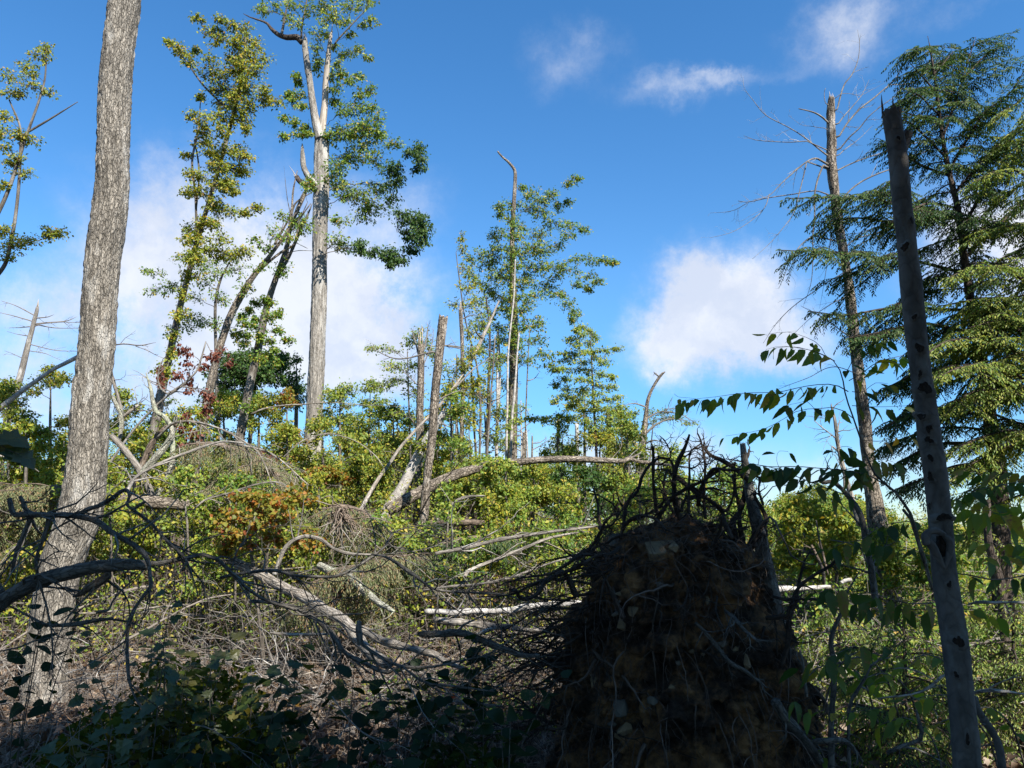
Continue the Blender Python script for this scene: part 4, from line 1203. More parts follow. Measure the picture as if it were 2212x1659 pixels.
bare_snag('broken_snag', 'thin torn snag between the flat topped snag and the tall middle tree', [(990, 1110, 12), (996, 960, 10), (1000, 840, 9), (998, 740, 8), (996, 700, 8), (995, 668, 9)], 15.5, 'snag_bark',
          [[(996, 690, 3), (1020, 680, 2), (1035, 682, 1)], [(998, 750, 3), (960, 745, 2.5), (925, 750, 1.5)], [(1000, 800, 3), (975, 830, 2), (960, 850, 1)]], 111, broken=.28, twiggy=3)
bare_snag('flat_topped_snag', 'leaning grey snag with a flat broken top, crossing the bowed log', [(912, 1175, 22), (918, 1090, 20), (924, 1020, 18), (934, 940, 19), (939, 860, 19), (946, 790, 19), (952, 735, 20), (956, 700, 21), (958, 684, 20)], 11.0, 'snag_bark',
          [[(950, 745, 3.5), (990, 752, 2.5), (1001, 755, 1.2)], [(935, 870, 4), (975, 850, 2.5), (1010, 840, 1)], [(935, 760, 4), (860, 775, 3), (800, 752, 1.2)]], 113, broken=.06, disp=rough_disp(.008, 40, .5, 4), sides=24, twiggy=4)
bare_snag('split_snag', 'split brown snag with spiky torn top left of the flat topped snag', [(903, 1090, 17), (905, 980, 17), (907, 880, 16), (909, 800, 15), (909, 745, 14)], 14.0, 'snag_bark',
          [[(905, 770, 4), (895, 735, 3), (890, 712, 1.2)], [(911, 770, 4), (922, 720, 3), (924, 700, 1)], [(914, 790, 3), (932, 740, 2), (936, 710, 1)], [(900, 830, 3), (880, 810, 2), (868, 800, 1)]], 115, broken=.45, twiggy=9, sub=3)
tree('snag_regrowth', 'loose small leaved sprays sprouting round the split snag', 'sapling', [(890, 1090, 5), (884, 900, 4), (880, 760, 2)], 14.6, 'sapling_bark',
     [(905, 725, 24, 18), (890, 740, 24, 18), (925, 745, 22, 18), (830, 755, 34, 10), (800, 752, 14, 5), (850, 790, 40, 14), (860, 820, 40, 14), (830, 835, 26, 10), (890, 790, 26, 16), (900, 850, 30, 20), (940, 770, 24, 14), (960, 800, 26, 20), (880, 900, 40, 24), (960, 870, 30, 22), (930, 920, 40, 24)], .07, 'beech_leaf', None, 117, 6, ntw=16, per=7, depth=.4)
bare_snag('leaning_birch', 'thin white stem leaning right, from the brush up to the tall middle tree', [(788, 1085, 9), (810, 1045, 8), (838, 1005, 7.5), (870, 960, 6.5), (905, 922, 6), (945, 880, 5.5), (985, 830, 5.5), (1012, 790, 6.5), (1030, 755, 8), (1045, 722, 8), (1056, 700, 6), (1078, 650, 3)], (11.5, 16.5), 'dead_pale',
          [[(920, 905, 4), (955, 915, 3), (985, 930, 1)], [(900, 925, 3), (890, 905, 2), (872, 895, 1)], [(985, 835, 4), (1015, 805, 3), (1060, 770, 1)], [(1042, 730, 5), (1030, 720, 4), (1027, 712, 2)], [(945, 880, 3), (965, 930, 2), (975, 970, 1)]], 119, broken=0, twiggy=5)
tree('leaning_stem_leaves', 'sapling with yellow green sprays woven round the white leaning stem', 'sapling', [(935, 1080, 5), (950, 940, 4), (975, 830, 3), (1000, 760, 1.5)], 14.5, 'sapling_bark',
     [(960, 850, 26, 20), (985, 830, 26, 20), (1000, 790, 26, 20), (940, 890, 26, 20), (1020, 760, 24, 18), (970, 890, 30, 16), (925, 930, 24, 16), (1010, 840, 24, 18), (880, 960, 20, 14), (1030, 820, 30, 20)], .075, 'yellow_leaf', None, 121, 6, ntw=16, per=9, depth=.4)
tree('slanting_snag', 'pale slanting trunk behind the flat topped snag', 'snag', [(848, 1085, 26), (868, 1055, 24), (890, 1010, 22), (905, 980, 20), (935, 930, 18), (960, 890, 14)], 13.0, 'birch_bark', [], seed=123, broken=.1)

# --- long bowed log
lg = [(838, 1104, 34), (870, 1084, 31), (905, 1064, 29), (940, 1045, 27), (985, 1026, 26), (1020, 1015, 24), (1060, 1004, 20), (1110, 999, 19), (1180, 993, 18), (1250, 992, 17), (1310, 995, 15), (1345, 996, 12), (1358, 991, 12), (1375, 996, 10), (1405, 1000, 9), (1440, 1004, 7), (1490, 1010, 4)]
P, R = path([(x, y, w * .86) for x, y, w in lg], (11.6, 12.6), 260)
root = thing('bowed_log', 'long grey log bowed in an arch across the middle, resting behind the flat topped snag', 'log', P[0])
trunk_mesh(root, P, R, 'snag_bark', 22, rough_disp(.008, 40, .35, 12))
mb = MB(); p, r = path([(1356, 992, 8), (1372, 985, 5), (1385, 978, 2)], 12.5); mb.tube(p, r, 6)
twigs_on(RNG(4), mb, P[-90:], R[-90:], 14, .5, .9, 0, 5, .2, .05, 2)
mb.build('branch', M['twig'], root)

# --- tall airy beech sapling and its neighbours on the skyline
bc = lambda L: [(C2[0] + .2145 * a, C2[1] + .2145 * b, .2145 * c, .2145 * d) for a, b, c, d in L]
tree('airy_beech', 'tall airy beech sapling in open layers against blue sky', 'sapling', [(1291, 1120, 7), (1289, 1000, 6), (1284, 900, 5), (1280, 820, 3.5), (1276, 740, 2)], 15.0, 'dark_bark',
     bc([(1750, 450, 80, 26), (1850, 490, 60, 24), (1700, 480, 40, 20), (1760, 520, 90, 30), (1880, 560, 50, 20), (1640, 580, 80, 18), (1700, 620, 100, 30), (1820, 610, 90, 30), (1740, 700, 110, 34), (1560, 720, 90, 22), (1650, 740, 90, 26), (1880, 690, 90, 26), (2000, 690, 70, 20), (2120, 670, 60, 14), (1900, 770, 90, 30),
         (1600, 800, 110, 26), (1750, 800, 110, 30), (1980, 820, 80, 22), (1480, 870, 70, 22), (1550, 880, 90, 30), (1700, 880, 120, 34), (1840, 890, 110, 34), (1960, 930, 90, 24), (2070, 960, 60, 18), (1560, 960, 90, 26), (1680, 980, 110, 30), (1820, 990, 110, 34), (1950, 1040, 100, 28), (2080, 1060, 60, 20), (1480, 1040, 60, 24), (1600, 1060, 90, 28), (1760, 1090, 120, 34),
         (1900, 1120, 110, 34), (1560, 1150, 100, 30), (1470, 1200, 50, 20), (1700, 1180, 120, 34), (1850, 1210, 110, 34), (2000, 1180, 100, 30), (2120, 1160, 70, 24), (1650, 1250, 70, 24), (1950, 1280, 110, 34), (2080, 1290, 100, 34), (2170, 1330, 70, 30), (1800, 1300, 90, 30), (1950, 1380, 110, 34), (2100, 1400, 100, 34), (1780, 1400, 70, 26), (1900, 1480, 110, 34), (2060, 1500, 100, 34)]),
     .07, 'beech_leaf', None, 131, 8, ntw=20, per=8, depth=.6, lean=.15, limb_r=.008, flat=.35)
tree('capped_sapling', 'thin grey stem capped by a flat spray of leaves, left of the airy beech', 'sapling', [(1206, 1120, 9), (1205, 1000, 8), (1206, 930, 7), (1207, 895, 5)], 16.0, 'sapling_bark',
     bc([(1520, 1340, 110, 30), (1420, 1390, 100, 28), (1600, 1380, 90, 26), (1500, 1440, 110, 26), (1330, 1380, 80, 20), (1230, 1370, 80, 20), (1100, 1400, 90, 30), (1000, 1480, 90, 40)]), .075, 'beech_leaf', None, 133, 8, ntw=20, per=8, depth=.5, lean=.1)
bare_snag('birch_snag', 'short white birch snag with two level twigs, behind the airy beech', [(1247, 1010, 9), (1247, 960, 8), (1246, 915, 8)], 19.0, 'birch_bark', [[(1247, 943, 2), (1230, 940, 1.5), (1218, 943, .8)], [(1247, 940, 2), (1262, 942, 1.5), (1272, 945, .8)], [(1247, 935, 2), (1260, 936, 1.2), (1266, 940, .7)]], 135, broken=.06, twiggy=0)
tree('grey_tree', 'plain grey trunk behind the bowed log tip', 'tree', [(1318, 1120, 18), (1318, 1020, 17), (1316, 950, 14), (1314, 890, 9)], 17.0, 'snag_bark', [(1320, 890, 40, 22), (1340, 920, 40, 22), (1300, 930, 40, 22), (1360, 960, 40, 22)], .075, 'beech_leaf', None, 137, 8, ntw=14, per=8)
bare_snag('gnarled_snag', 'gnarled forked snag with a crooked whitened top against the sky', [(1376, 1110, 22), (1381, 1040, 20), (1384, 985, 18), (1390, 940, 15), (1395, 900, 10), (1398, 870, 8), (1404, 850, 7), (1413, 832, 6), (1424, 815, 6), (1432, 806, 5), (1437, 803, 2)], 15.0, 'snag_bark',
          [[(1424, 814, 4), (1414, 807, 3), (1412, 803, 1)], [(1384, 985, 9), (1368, 950, 8), (1366, 925, 6), (1360, 905, 2)], [(1404, 850, 4), (1410, 838, 3), (1412, 828, 1)], [(1390, 940, 6), (1420, 915, 4), (1450, 905, 3), (1485, 908, 1)], [(1395, 905, 5), (1425, 890, 3), (1470, 895, 2), (1500, 912, 1)],
           [(1398, 880, 4), (1370, 872, 2.5), (1345, 878, 1)], [(1388, 960, 5), (1410, 950, 3), (1430, 955, 1)]], 139, broken=0, twiggy=14, sub=3, wob=.25)
tree('lone_spray', 'flat thin spray of leaves behind the gnarled snag', 'sapling', [(1400, 1060, 4), (1405, 980, 3), (1412, 905, 2)], 15.5, 'sapling_bark', [(1430, 905, 36, 8), (1465, 905, 36, 8), (1410, 890, 30, 10), (1400, 915, 26, 10), (1440, 890, 26, 8), (1490, 915, 18, 5)], .06, 'beech_leaf', None, 141, 6, ntw=18, per=6, depth=.3, lean=.1)

# --- far regrowth on the right and behind the ridge
FAR = [(1690, 1230, 1080, 30, 30, 60, 'under_leaf', 'far yellow green tree right of the twisted stub'), (1740, 1240, 1060, 34, 40, 70, 'under_leaf', 'far rounded yellow tree in the gap between root plate and snag'),
       (1800, 1230, 1075, 28, 40, 60, 'beech_leaf', 'far olive tree left of the foot of the branchy snag'), (1770, 1210, 1050, 44, 24, 40, 'dark_leaf', 'far bluish green tree top above the yellow trees'),
       (1850, 1240, 1090, 26, 36, 60, 'under_leaf', 'far yellow green bush behind the branchy snag'), (1650, 1250, 1120, 24, 26, 40, 'beech_leaf', 'far pale bush touching the twisted stub'),
       (1920, 1260, 1130, 22, 50, 70, 'maple_leaf', 'far green bush behind the beech pole'), (1560, 1150, 1010, 34, 40, 70, 'beech_leaf', 'far thin tree seen through the top of the roots'),
       (880, 1080, 960, 26, 40, 60, 'beech_leaf', 'far pale tree behind the split snag'), (1180, 1100, 1010, 27, 60, 80, 'beech_leaf', 'far low tree behind the bowed log'), (1420, 1130, 1030, 27, 40, 60, 'maple_leaf', 'far green tree behind the gnarled snag')]
for i, (x, yb, yt, Y, w0, w1, mat, lab) in enumerate(FAR):
    bush('far_tree', lab, x, yb, yt, Y, w0 * 1.2, w1 * 1.3, 34, mat, 150 + i, .14, 25, 'far regrowth trees', ntw=17, per=10, w=7, cat='tree', depth=1.5)

# --- branchy dead snag on the right
sp = [(1905, 1200, 54), (1895, 1130, 42), (1884, 1060, 34), (1876, 990, 29), (1866, 900, 27), (1856, 820, 25), (1847, 740, 24), (1838, 650, 23), (1828, 580, 21), (1814, 500, 20), (1804, 430, 21), (1797, 360, 22), (1796, 300, 21), (1794, 250, 19), (1796, 212, 13)]
a3 = lambda *p: [tuple(q) for q in p]
snag = bare_snag('branchy_snag', 'tall peeling snag on the right with many thin drooping bare branches', sp, 10.0, 'snag_bark', [], 161, broken=.14, sides=40,
                 disp=lambda b, a, s, RR: .010 * (-.2 - 2 * np.abs(fbm(b * np.array([30, 30, 12]), 3, 21))) + .012 * vnoise(b * np.array([9, 9, 4]), 23))
rng = RNG(163)
SNAG_P = path(sp, 10.0, 160)[0]
for k, (b, dy, tw) in enumerate([
    (a3((945, 775, 12), (880, 735, 10), (820, 710, 8), (768, 697, 6)), -.2, 0), (a3((935, 985, 10), (820, 890, 8), (700, 820, 6), (560, 740, 5), (480, 640, 3.5), (420, 560, 2), (412, 490, 1)), .3, 8), (a3((820, 905, 6), (700, 912, 5), (500, 900, 4), (415, 870, 2)), .3, 5),
    (a3((930, 1040, 14), (880, 1015, 12), (820, 1035, 10), (740, 1090, 8), (660, 1170, 6), (580, 1245, 5), (480, 1280, 3)), -.5, 5), (a3((580, 1245, 6), (550, 1320, 5), (460, 1410, 4), (350, 1490, 3), (200, 1525, 1.5)), -.6, 4), (a3((820, 1035, 8), (795, 1150, 7), (770, 1250, 6), (730, 1370, 5), (640, 1500, 4), (470, 1660, 2)), -.3, 4),
    (a3((925, 1060, 12), (890, 1150, 11), (870, 1250, 10), (865, 1400, 9), (852, 1520, 8), (855, 1640, 6), (845, 1800, 4), (800, 1950, 2)), -.2, 5), (a3((950, 1245, 9), (880, 1225, 8), (740, 1250, 7), (580, 1275, 6), (440, 1298, 5), (380, 1288, 4)), .4, 3), (a3((440, 1300, 4), (340, 1350, 3), (200, 1365, 1.5)), .4, 3),
    (a3((860, 1510, 8), (800, 1550, 7), (750, 1610, 6), (700, 1700, 4), (640, 1850, 2)), -.3, 4), (a3((1015, 700, 10), (1030, 630, 9), (1060, 540, 8), (1110, 480, 7), (1145, 400, 5), (1160, 270, 3), (1145, 190, 1.5)), .2, 4), (a3((1025, 790, 8), (1100, 700, 6), (1170, 600, 4), (1220, 510, 2)), .4, 4),
    (a3((1030, 870, 12), (1080, 790, 11), (1160, 700, 10), (1240, 630, 9), (1300, 580, 8), (1360, 530, 6), (1415, 460, 4)), .2, 4), (a3((1340, 545, 6), (1440, 540, 5), (1520, 530, 2)), .3, 3), (a3((1035, 950, 10), (1090, 880, 9), (1160, 820, 8), (1220, 750, 6), (1330, 660, 5), (1470, 570, 3)), -.3, 4),
    (a3((1030, 990, 6), (1090, 940, 5), (1170, 870, 3), (1250, 800, 2)), .5, 3), (a3((1020, 1090, 10), (1080, 1060, 9), (1200, 1010, 8), (1330, 965, 7), (1500, 915, 6), (1650, 930, 3)), .4, 4), (a3((1050, 1270, 13), (1110, 1210, 11), (1200, 1150, 10), (1300, 1100, 9), (1400, 1060, 7), (1600, 960, 5), (1730, 900, 2)), .1, 4),
    (a3((1060, 1600, 9), (1120, 1540, 7), (1250, 1500, 6), (1400, 1450, 3)), .2, 3), (a3((930, 820, 4), (850, 805, 3), (780, 800, 2), (700, 740, 1)), .1, 3), (a3((1040, 600, 4), (1090, 600, 3), (1160, 610, 3), (1230, 580, 2), (1340, 520, 1)), .6, 3), (a3((940, 660, 5), (940, 565, 3)), 0, 0),
    (a3((965, 1400, 8), (970, 1550, 7), (965, 1660, 5), (940, 1800, 3), (900, 1980, 1)), -.3, 4), (a3((1040, 1700, 6), (980, 1620, 5), (960, 1600, 3)), -.2, 2), (a3((1050, 1750, 7), (900, 1840, 6), (740, 1960, 5), (620, 2080, 3), (540, 2200, 2)), -.4, 6), (a3((1075, 1900, 6), (950, 1960, 5), (800, 2080, 3), (680, 2200, 2)), -.4, 5),
    (a3((1085, 2150, 8), (960, 2060, 6), (850, 1990, 4), (780, 1960, 2)), .3, 4), (a3((1150, 2400, 7), (1000, 2350, 5), (840, 2420, 4), (620, 2500, 2)), -.4, 5), (a3((1140, 2300, 7), (1250, 2250, 5), (1350, 2180, 3)), .3, 4)]):
    p, r = path(b, (9.95, 9.95 + dy), None, A3, .02, k)
    p, r = join_trunk(p, r, SNAG_P)
    mb = MB(); mb.tube(p, r, 6)
    if tw:
        twigs_on(rng, mb, p, r, tw + 2, .35, .7, .15, 5, .14, .05, 2, .4, 3)
    mb.build('branch', M['dead_grey'], snag)

# --- hemlock builder: flat feathery sprays
def hemlock_sprays(rng, lm, wm, P, R, droop=.25, wmax=.44, step=.041, strip=.064, sw=.016, t0=.08, tw=.0022):
    """side twigs in the limb's own plane, each carrying needle strips"""
    L = np.linalg.norm(np.diff(P, axis=0), axis=1).sum()
    n = max(4, int(L / step))
    t = np.linspace(t0, 1, n) + rng.normal(0, .01, n)
    S, T, i = along(P, np.clip(t, 0, 1))
    side = unit(np.cross(T, [0, 0, 1.0]))
    sgn = np.where(np.arange(n) % 2 == 0, 1, -1)[:, None]
    D = unit(T * .75 + side * sgn + rng.normal(0, .12, (n, 3)))
    Lt = wmax * (1.05 - t ** 2 * .75) * rng.uniform(.5, 1.1, n) * np.minimum(1, .45 + t)
    K = 5
    Q = grow(rng, S, D, Lt, K, .08, droop * .5)
    wm.tubes(Q, np.full((n, K), tw) * np.linspace(1, .5, K)[None], 3)
    m = np.maximum((Lt / .016).astype(int), 4)
    idx = np.repeat(np.arange(n), m)
    tt = np.concatenate([np.linspace(.06, 1, k) for k in m])
    S2, T2 = along_many(Q, idx, tt)
    s2 = unit(np.cross(T2, [0, 0, 1.0]))
    sg = np.where(np.arange(len(idx)) % 2 == 0, 1, -1)[:, None]
    D2 = unit(T2 * .8 + s2 * sg * .9 + rng.normal(0, .16, S2.shape) + np.array([0, 0, -droop]))
    Nn = unit(np.array([.15, -.35, .85]) + rng.normal(0, .4, S2.shape))
    Ls = strip * rng.uniform(.5, 1.25, len(idx)) * (1.1 - .5 * tt)
    lm.leaves(S2, D2, Nn, Ls, np.full(len(idx), sw), .1, .2)


def hemlock(name, label, spec, Y, limbs, seed, mat='hemlock', auto=None, bark='dark_bark', group=None, conv=None, cat='tree', trunk_sides=10, **kw):
    rng = RNG(seed)
    P, R = path(spec, Y, None, conv)
    root = thing(name, label, cat, P[0], group)
    trunk_mesh(root, P, R, bark, trunk_sides, rough_disp(.006, 40, .3, seed))
    lm = MB()
    lines = []
    for l in limbs:
        dy = l[-1] if isinstance(l[-1], (int, float)) else rng.normal(0, .3)
        pts = [q for q in l if not isinstance(q, (int, float))]
        lines.append(path(pts, (Y, Y + dy), 24, conv, .02, seed))
    if auto:
        n, t0, t1, l0, l1, up = auto
        for k in range(n):
            t = t0 + (t1 - t0) * (k + rng.uniform(0, .8)) / n
            S, T, i = along(P, np.array([t]))
            az = k * 2.4 + rng.uniform(-.4, .4)
            Lh = (l0 + (l1 - l0) * (t - t0) / (t1 - t0)) * rng.uniform(.7, 1.15)
            d = np.array([[math.cos(az), math.sin(az), up + rng.normal(0, .1)]])
            q = grow(rng, S, d, Lh, 16, .05, .055)[0]
            lines.append((q, np.linspace(min(.45 * R[i[0]], .004 + .008 * Lh), .0018, 16)))
    for p, r in lines:
        mb = MB(); mb.tube(p, r, 5)
        hemlock_sprays(rng, lm, mb, p, r, **kw)
        # second order limbs
        n2 = int(np.linalg.norm(p[-1] - p[0]) * 5.5)
        if n2:
            tt = rng.uniform(.25, .85, n2)
            S, T, _ = along(p, tt)
            s = unit(np.cross(T, [0, 0, 1.0])) * np.where(rng.uniform(size=(n2, 1)) < .5, 1, -1)
            L2 = np.linalg.norm(p[-1] - p[0]) * rng.uniform(.25, .5, n2) * (1.1 - tt)
            for a, d, l2 in zip(S, unit(T * .9 + s + rng.normal(0, .12, S.shape)), L2 + .12):
                q = grow(rng, a[None], d[None], l2, 8, .06, .07)[0]
                mb.tube(q, np.linspace(.0045, .0015, 8), 4)
                hemlock_sprays(rng, lm, mb, q, None, **kw)
        mb.build('branch', M[bark], root)
    lm.build('foliage', M[mat], root)
    return root
# --- hemlocks on the right
hemlock('hemlock', 'tall dark hemlock on the right with feathery drooping sprays, behind the smooth beech pole',
        [(2178, 1520, 44), (2166, 1300, 42), (2154, 1014, 36), (2138, 900, 28), (2122, 790, 23), (2103, 690, 19), (2083, 556, 16), (2070, 455, 14), (2050, 370, 11), (2036, 296, 9), (2022, 190, 6), (2010, 110, 4), (2004, 78, 1.5)], 8.0,
        [[(2070, 470, 8), (1950, 440, 6), (1800, 425, 4), (1697, 428, 2), -.4], [(2088, 590, 8), (1950, 560, 6), (1800, 545, 4), (1678, 540, 2), -.5], [(2100, 670, 8), (1950, 665, 6), (1840, 680, 4), (1745, 672, 2), -.2], [(2075, 470, 7), (1940, 480, 6), (1850, 470, 4), (1760, 480, 2), -.1],
         [(2050, 380, 6), (1980, 350, 5), (1930, 320, 3), (1900, 300, 1.5)], [(2045, 340, 6), (1970, 270, 4), (1920, 255, 2)], [(2030, 250, 5), (1990, 210, 3), (1950, 190, 1.5)], [(2024, 200, 5), (1990, 160, 3), (1965, 135, 1.5)], [(2036, 296, 6), (2070, 200, 4), (2100, 110, 2), (2108, 80, 1)], [(2080, 170, 4), (2120, 130, 3), (2148, 105, 1)],
         [(2050, 370, 7), (2120, 250, 5), (2180, 200, 3), (2215, 150, 1.5)], [(2060, 420, 7), (2140, 330, 5), (2210, 270, 3), (2250, 260, 1.5)], [(2075, 500, 8), (2140, 390, 6), (2220, 310, 4)], [(2082, 560, 8), (2150, 490, 6), (2215, 430, 5), (2260, 390, 3)], [(2090, 640, 9), (2150, 570, 7), (2240, 520, 5)],
         [(2068, 450, 6), (2000, 440, 5), (1960, 460, 3), (1925, 480, 1.5), -.5], [(2110, 720, 8), (2000, 700, 6), (1900, 720, 4), (1830, 730, 2), -.4], [(2125, 800, 8), (2000, 800, 6), (1930, 830, 4), (1895, 850, 2)], [(2138, 900, 9), (2020, 880, 7), (1950, 900, 5), (1900, 930, 2)], [(2145, 960, 9), (2030, 960, 7), (1960, 990, 5), (1905, 1020, 2), .3],
         [(2135, 860, 9), (2180, 800, 7), (2230, 780, 5)], [(2150, 1000, 9), (2060, 1010, 6), (1980, 1040, 4), (1930, 1060, 2)], [(2030, 270, 4), (1975, 250, 3), (1945, 240, 1.5)], [(2018, 160, 3), (2045, 130, 2), (2060, 110, 1)], [(2012, 110, 2), (1995, 100, 1.5), (1985, 105, .8)]],
        201, auto=(64, .36, .985, 1.35, .28, .15), droop=.4)
hemlock('hemlock', 'light green hemlock boughs reaching in at the right edge, right of the smooth beech pole', [(2290, 1600, 46), (2285, 1200, 40), (2270, 900, 34), (2262, 600, 26), (2255, 300, 18), (2250, 100, 10)], 7.2,
        [[(2268, 800, 10), (2150, 740, 7), (2060, 735, 5), (1995, 770, 3), -.4], [(2270, 850, 10), (2160, 790, 7), (2080, 790, 4), (2020, 820, 2), -.5], [(2268, 780, 10), (2180, 700, 7), (2110, 705, 4), (2040, 730, 2), -.2], [(2270, 880, 9), (2170, 840, 6), (2090, 850, 4), (2040, 900, 2), -.3],
         [(2262, 640, 9), (2180, 590, 6), (2100, 580, 4), (2050, 600, 2), -.4], [(2265, 700, 9), (2160, 650, 6), (2090, 650, 4), (2030, 660, 2), 0], [(2275, 960, 9), (2190, 930, 6), (2110, 950, 4), (2050, 980, 2)], [(2258, 420, 8), (2200, 370, 5), (2150, 370, 3), (2110, 390, 1.5)], [(2280, 1080, 9), (2180, 1030, 6), (2120, 1050, 4), (2070, 1090, 2)]],
        203, 'hemlock_light', auto=(36, .3, .95, 1.3, .6, .1), droop=.35)
hemlock('young_hemlock', 'young bright hemlock filling the lower right, left of the smooth beech pole', [(1945, 1720, 16), (1950, 1560, 13), (1955, 1430, 9), (1950, 1330, 4), (1948, 1290, 1.5)], 5.4,
        [[(1950, 1560, 7), (1850, 1520, 5), (1790, 1540, 2)], [(1952, 1500, 6), (2030, 1460, 4), (2090, 1480, 2)], [(1952, 1450, 6), (1870, 1400, 4), (1810, 1410, 2)], [(1950, 1620, 6), (2040, 1590, 4), (2100, 1610, 2)]], 205, 'hemlock_light', auto=(34, .15, .97, .75, .15, .1), droop=.45, strip=.042, sw=.011, step=.032, wmax=.34, group='young hemlocks at the lower right')
hemlock('young_hemlock', 'young hemlock with upslanting boughs right of the smooth beech pole', [(2190, 1720, 16), (2185, 1560, 13), (2188, 1430, 9), (2190, 1300, 5), (2192, 1240, 2)], 5.8,
        [[(2185, 1600, 7), (2090, 1530, 5), (2060, 1560, 2)], [(2170, 1520, 7), (2230, 1430, 5), (2280, 1380, 2)], [(2100, 1540, 5), (2160, 1460, 4), (2200, 1330, 2)]], 207, 'hemlock_light', auto=(34, .15, .97, .8, .15, .2), droop=.45, strip=.042, sw=.011, step=.032, wmax=.34, group='young hemlocks at the lower right')
hemlock('young_hemlock', 'shaded young hemlock behind the dark bush right of the root plate', [(1800, 1640, 14), (1805, 1500, 11), (1812, 1380, 7), (1815, 1300, 2)], 6.8,
        [], 209, 'hemlock_light', auto=(34, .1, .97, .8, .2, .1), droop=.45, strip=.042, sw=.011, step=.032, wmax=.34, group='young hemlocks at the lower right')

# --- smooth beech pole on the right
def beech_pole():
    sp = [(2096, 1780, 64), (2090, 1656, 60), (2075, 1504, 56), (2061, 1370, 57), (2040, 1235, 53), (2030, 1100, 51), (2018, 1000, 50), (2009, 947, 50), (1987, 778, 45), (1968, 610, 48), (1961, 556, 43), (1949, 438, 42), (1940, 337, 41), (1924, 240, 40)]
    P, R = path(sp, 3.4, 330)
    root = thing('beech_pole', 'smooth grey beech pole with dark knots and a broken top, nearest tree on the right', 'tree', P[0])
    def disp(b, a, s, RR):
        return .006 * np.clip(fbm(b * np.array([9, 9, 3.2]), 3, 12) - .1, 0, 1) + .0035 * fbm(b * np.array([14, 14, 5]), 3, 2) - .004 + .0012 * vnoise(b * 70, 4) + .004 * np.clip(vnoise(b * np.array([22, 22, 10]), 8) - .35, 0, 1)
    P = P + .006 * np.stack([fbm(P * 1.9, 2, 3), fbm(P * 1.9, 2, 4), 0 * P[:, 0]], 1)
    R = R * (1 + .05 * fbm(P * 3.1, 3, 6))
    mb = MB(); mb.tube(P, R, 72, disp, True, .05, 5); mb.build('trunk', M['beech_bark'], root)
    splinters(root, P, R, 14, .05, 3, 'dead_brown')
    for sx, h in ((1907, 34), (1931, 30)):
        mb = MB(); mb.tube(np.array([W(sx, 238, 3.4), W(sx - 2, 238 - h * .5, 3.4), W(sx - 3, 238 - h, 3.4)]), np.array([.006, .004, .001]), 5); mb.build('splinter', M['dead_brown'], root)
    mb = MB(); p, r = path([(1946, 330, 22), (1956, 305, 20), (1962, 285, 19)], 3.42); mb.tube(p, r, 12); mb.build('stub', M['dead_brown'], root)
    k8 = [(1410, 905, 20, 22, A3), (1490, 1430, 22, 40, A3), (1450, 1600, 40, 44, A3), (1510, 240, 24, 30, A8), (1540, 440, 44, 44, A8), (1545, 590, 22, 30, A8), (1580, 690, 60, 70, A8), (1550, 870, 50, 40, A8), (1600, 950, 34, 36, A8), (1600, 1010, 40, 36, A8), (1612, 1130, 26, 36, A8), (1612, 1260, 34, 44, A8),
          (1605, 1440, 28, 36, A8), (1700, 1510, 60, 50, A8), (1255, 470, 22, 36, B2), (1310, 830, 44, 60, B2), (1370, 1450, 20, 50, B2), (1300, 1050, 24, 30, B2)]
    rng = RNG(7)
    for (x, y, wx, wy, cv) in k8:
        X, Yp = cv[0] + cv[2] * x, cv[1] + cv[2] * y
        ray = unit(pix_dir(X, Yp))
        # nearest trunk axis point to the ray
        v = P - EYE
        d = np.linalg.norm(v - (v @ ray)[:, None] * ray, axis=1)
        i = int(np.argmin(d)); R0 = R[i]
        ax = P[i]; T = unit(P[min(i + 1, len(P) - 1)] - P[max(i - 1, 0)])
        q = EYE + ray * (v[i] @ ray)
        lat = q - ax; lat = lat - T * lat.dot(T)
        back = -ray - T * (-ray).dot(T); back = unit(back)
        l = np.linalg.norm(lat)
        n = unit(lat + back * math.sqrt(max(R0 ** 2 - min(l, R0 * .95) ** 2, 1e-8)))
        C = ax + n * (R0 + .001)
        U = unit(np.cross(T, n))
        s = per_px(X, Yp, 3.4) * .337 * .55
        ra, rb = wx * s * 1.25, wy * s * 1.25
        a = np.linspace(0, 2 * np.pi, 16, endpoint=False)
        wob = 1 + .22 * np.sin(a * 2 + rng.uniform(0, 6)) + .15 * np.sin(a * 3 + rng.uniform(0, 6)) + .16 * rng.normal(0, 1, 16)
        rho = np.array([1.5, 1.1, .85, .6, .45]); h = np.array([-.003, .0005, .0016, .0012, .0004])
        V = C[None, None] + (np.cos(a)[:, None] * wob[:, None] * rho[None] * ra)[..., None] * U + (np.sin(a)[:, None] * wob[:, None] * rho[None] * rb)[..., None] * T + h[None, :, None] * n * (.6 + wx / 60)
        V = V - n * ((np.cos(a)[:, None] * rho[None] * ra) ** 2 / (2 * R0))[..., None]
        qd = []
        for j in range(16):
            for k in range(4):
                qd.append([j * 5 + k, ((j + 1) % 16) * 5 + k, ((j + 1) % 16) * 5 + k + 1, j * 5 + k + 1])
        mb = MB(); mb.raw(V.reshape(-1, 3), None, qd, (V - P[0]).reshape(-1, 3))
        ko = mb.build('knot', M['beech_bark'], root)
        rim = V[:, 2]
        mb = MB(); mb.raw(np.concatenate([rim + n * .0006, [C + n * .0012]]), [[j, (j + 1) % 16, 16] for j in range(16)])
        ko['_org'] = list(P[0])
        hol = mb.build('hollow', M['hollow'], ko)
    # the large healed scar
    mb = MB()
    sc = [(1600, 1660), (1570, 1625), (1590, 1585), (1650, 1575), (1700, 1600)]
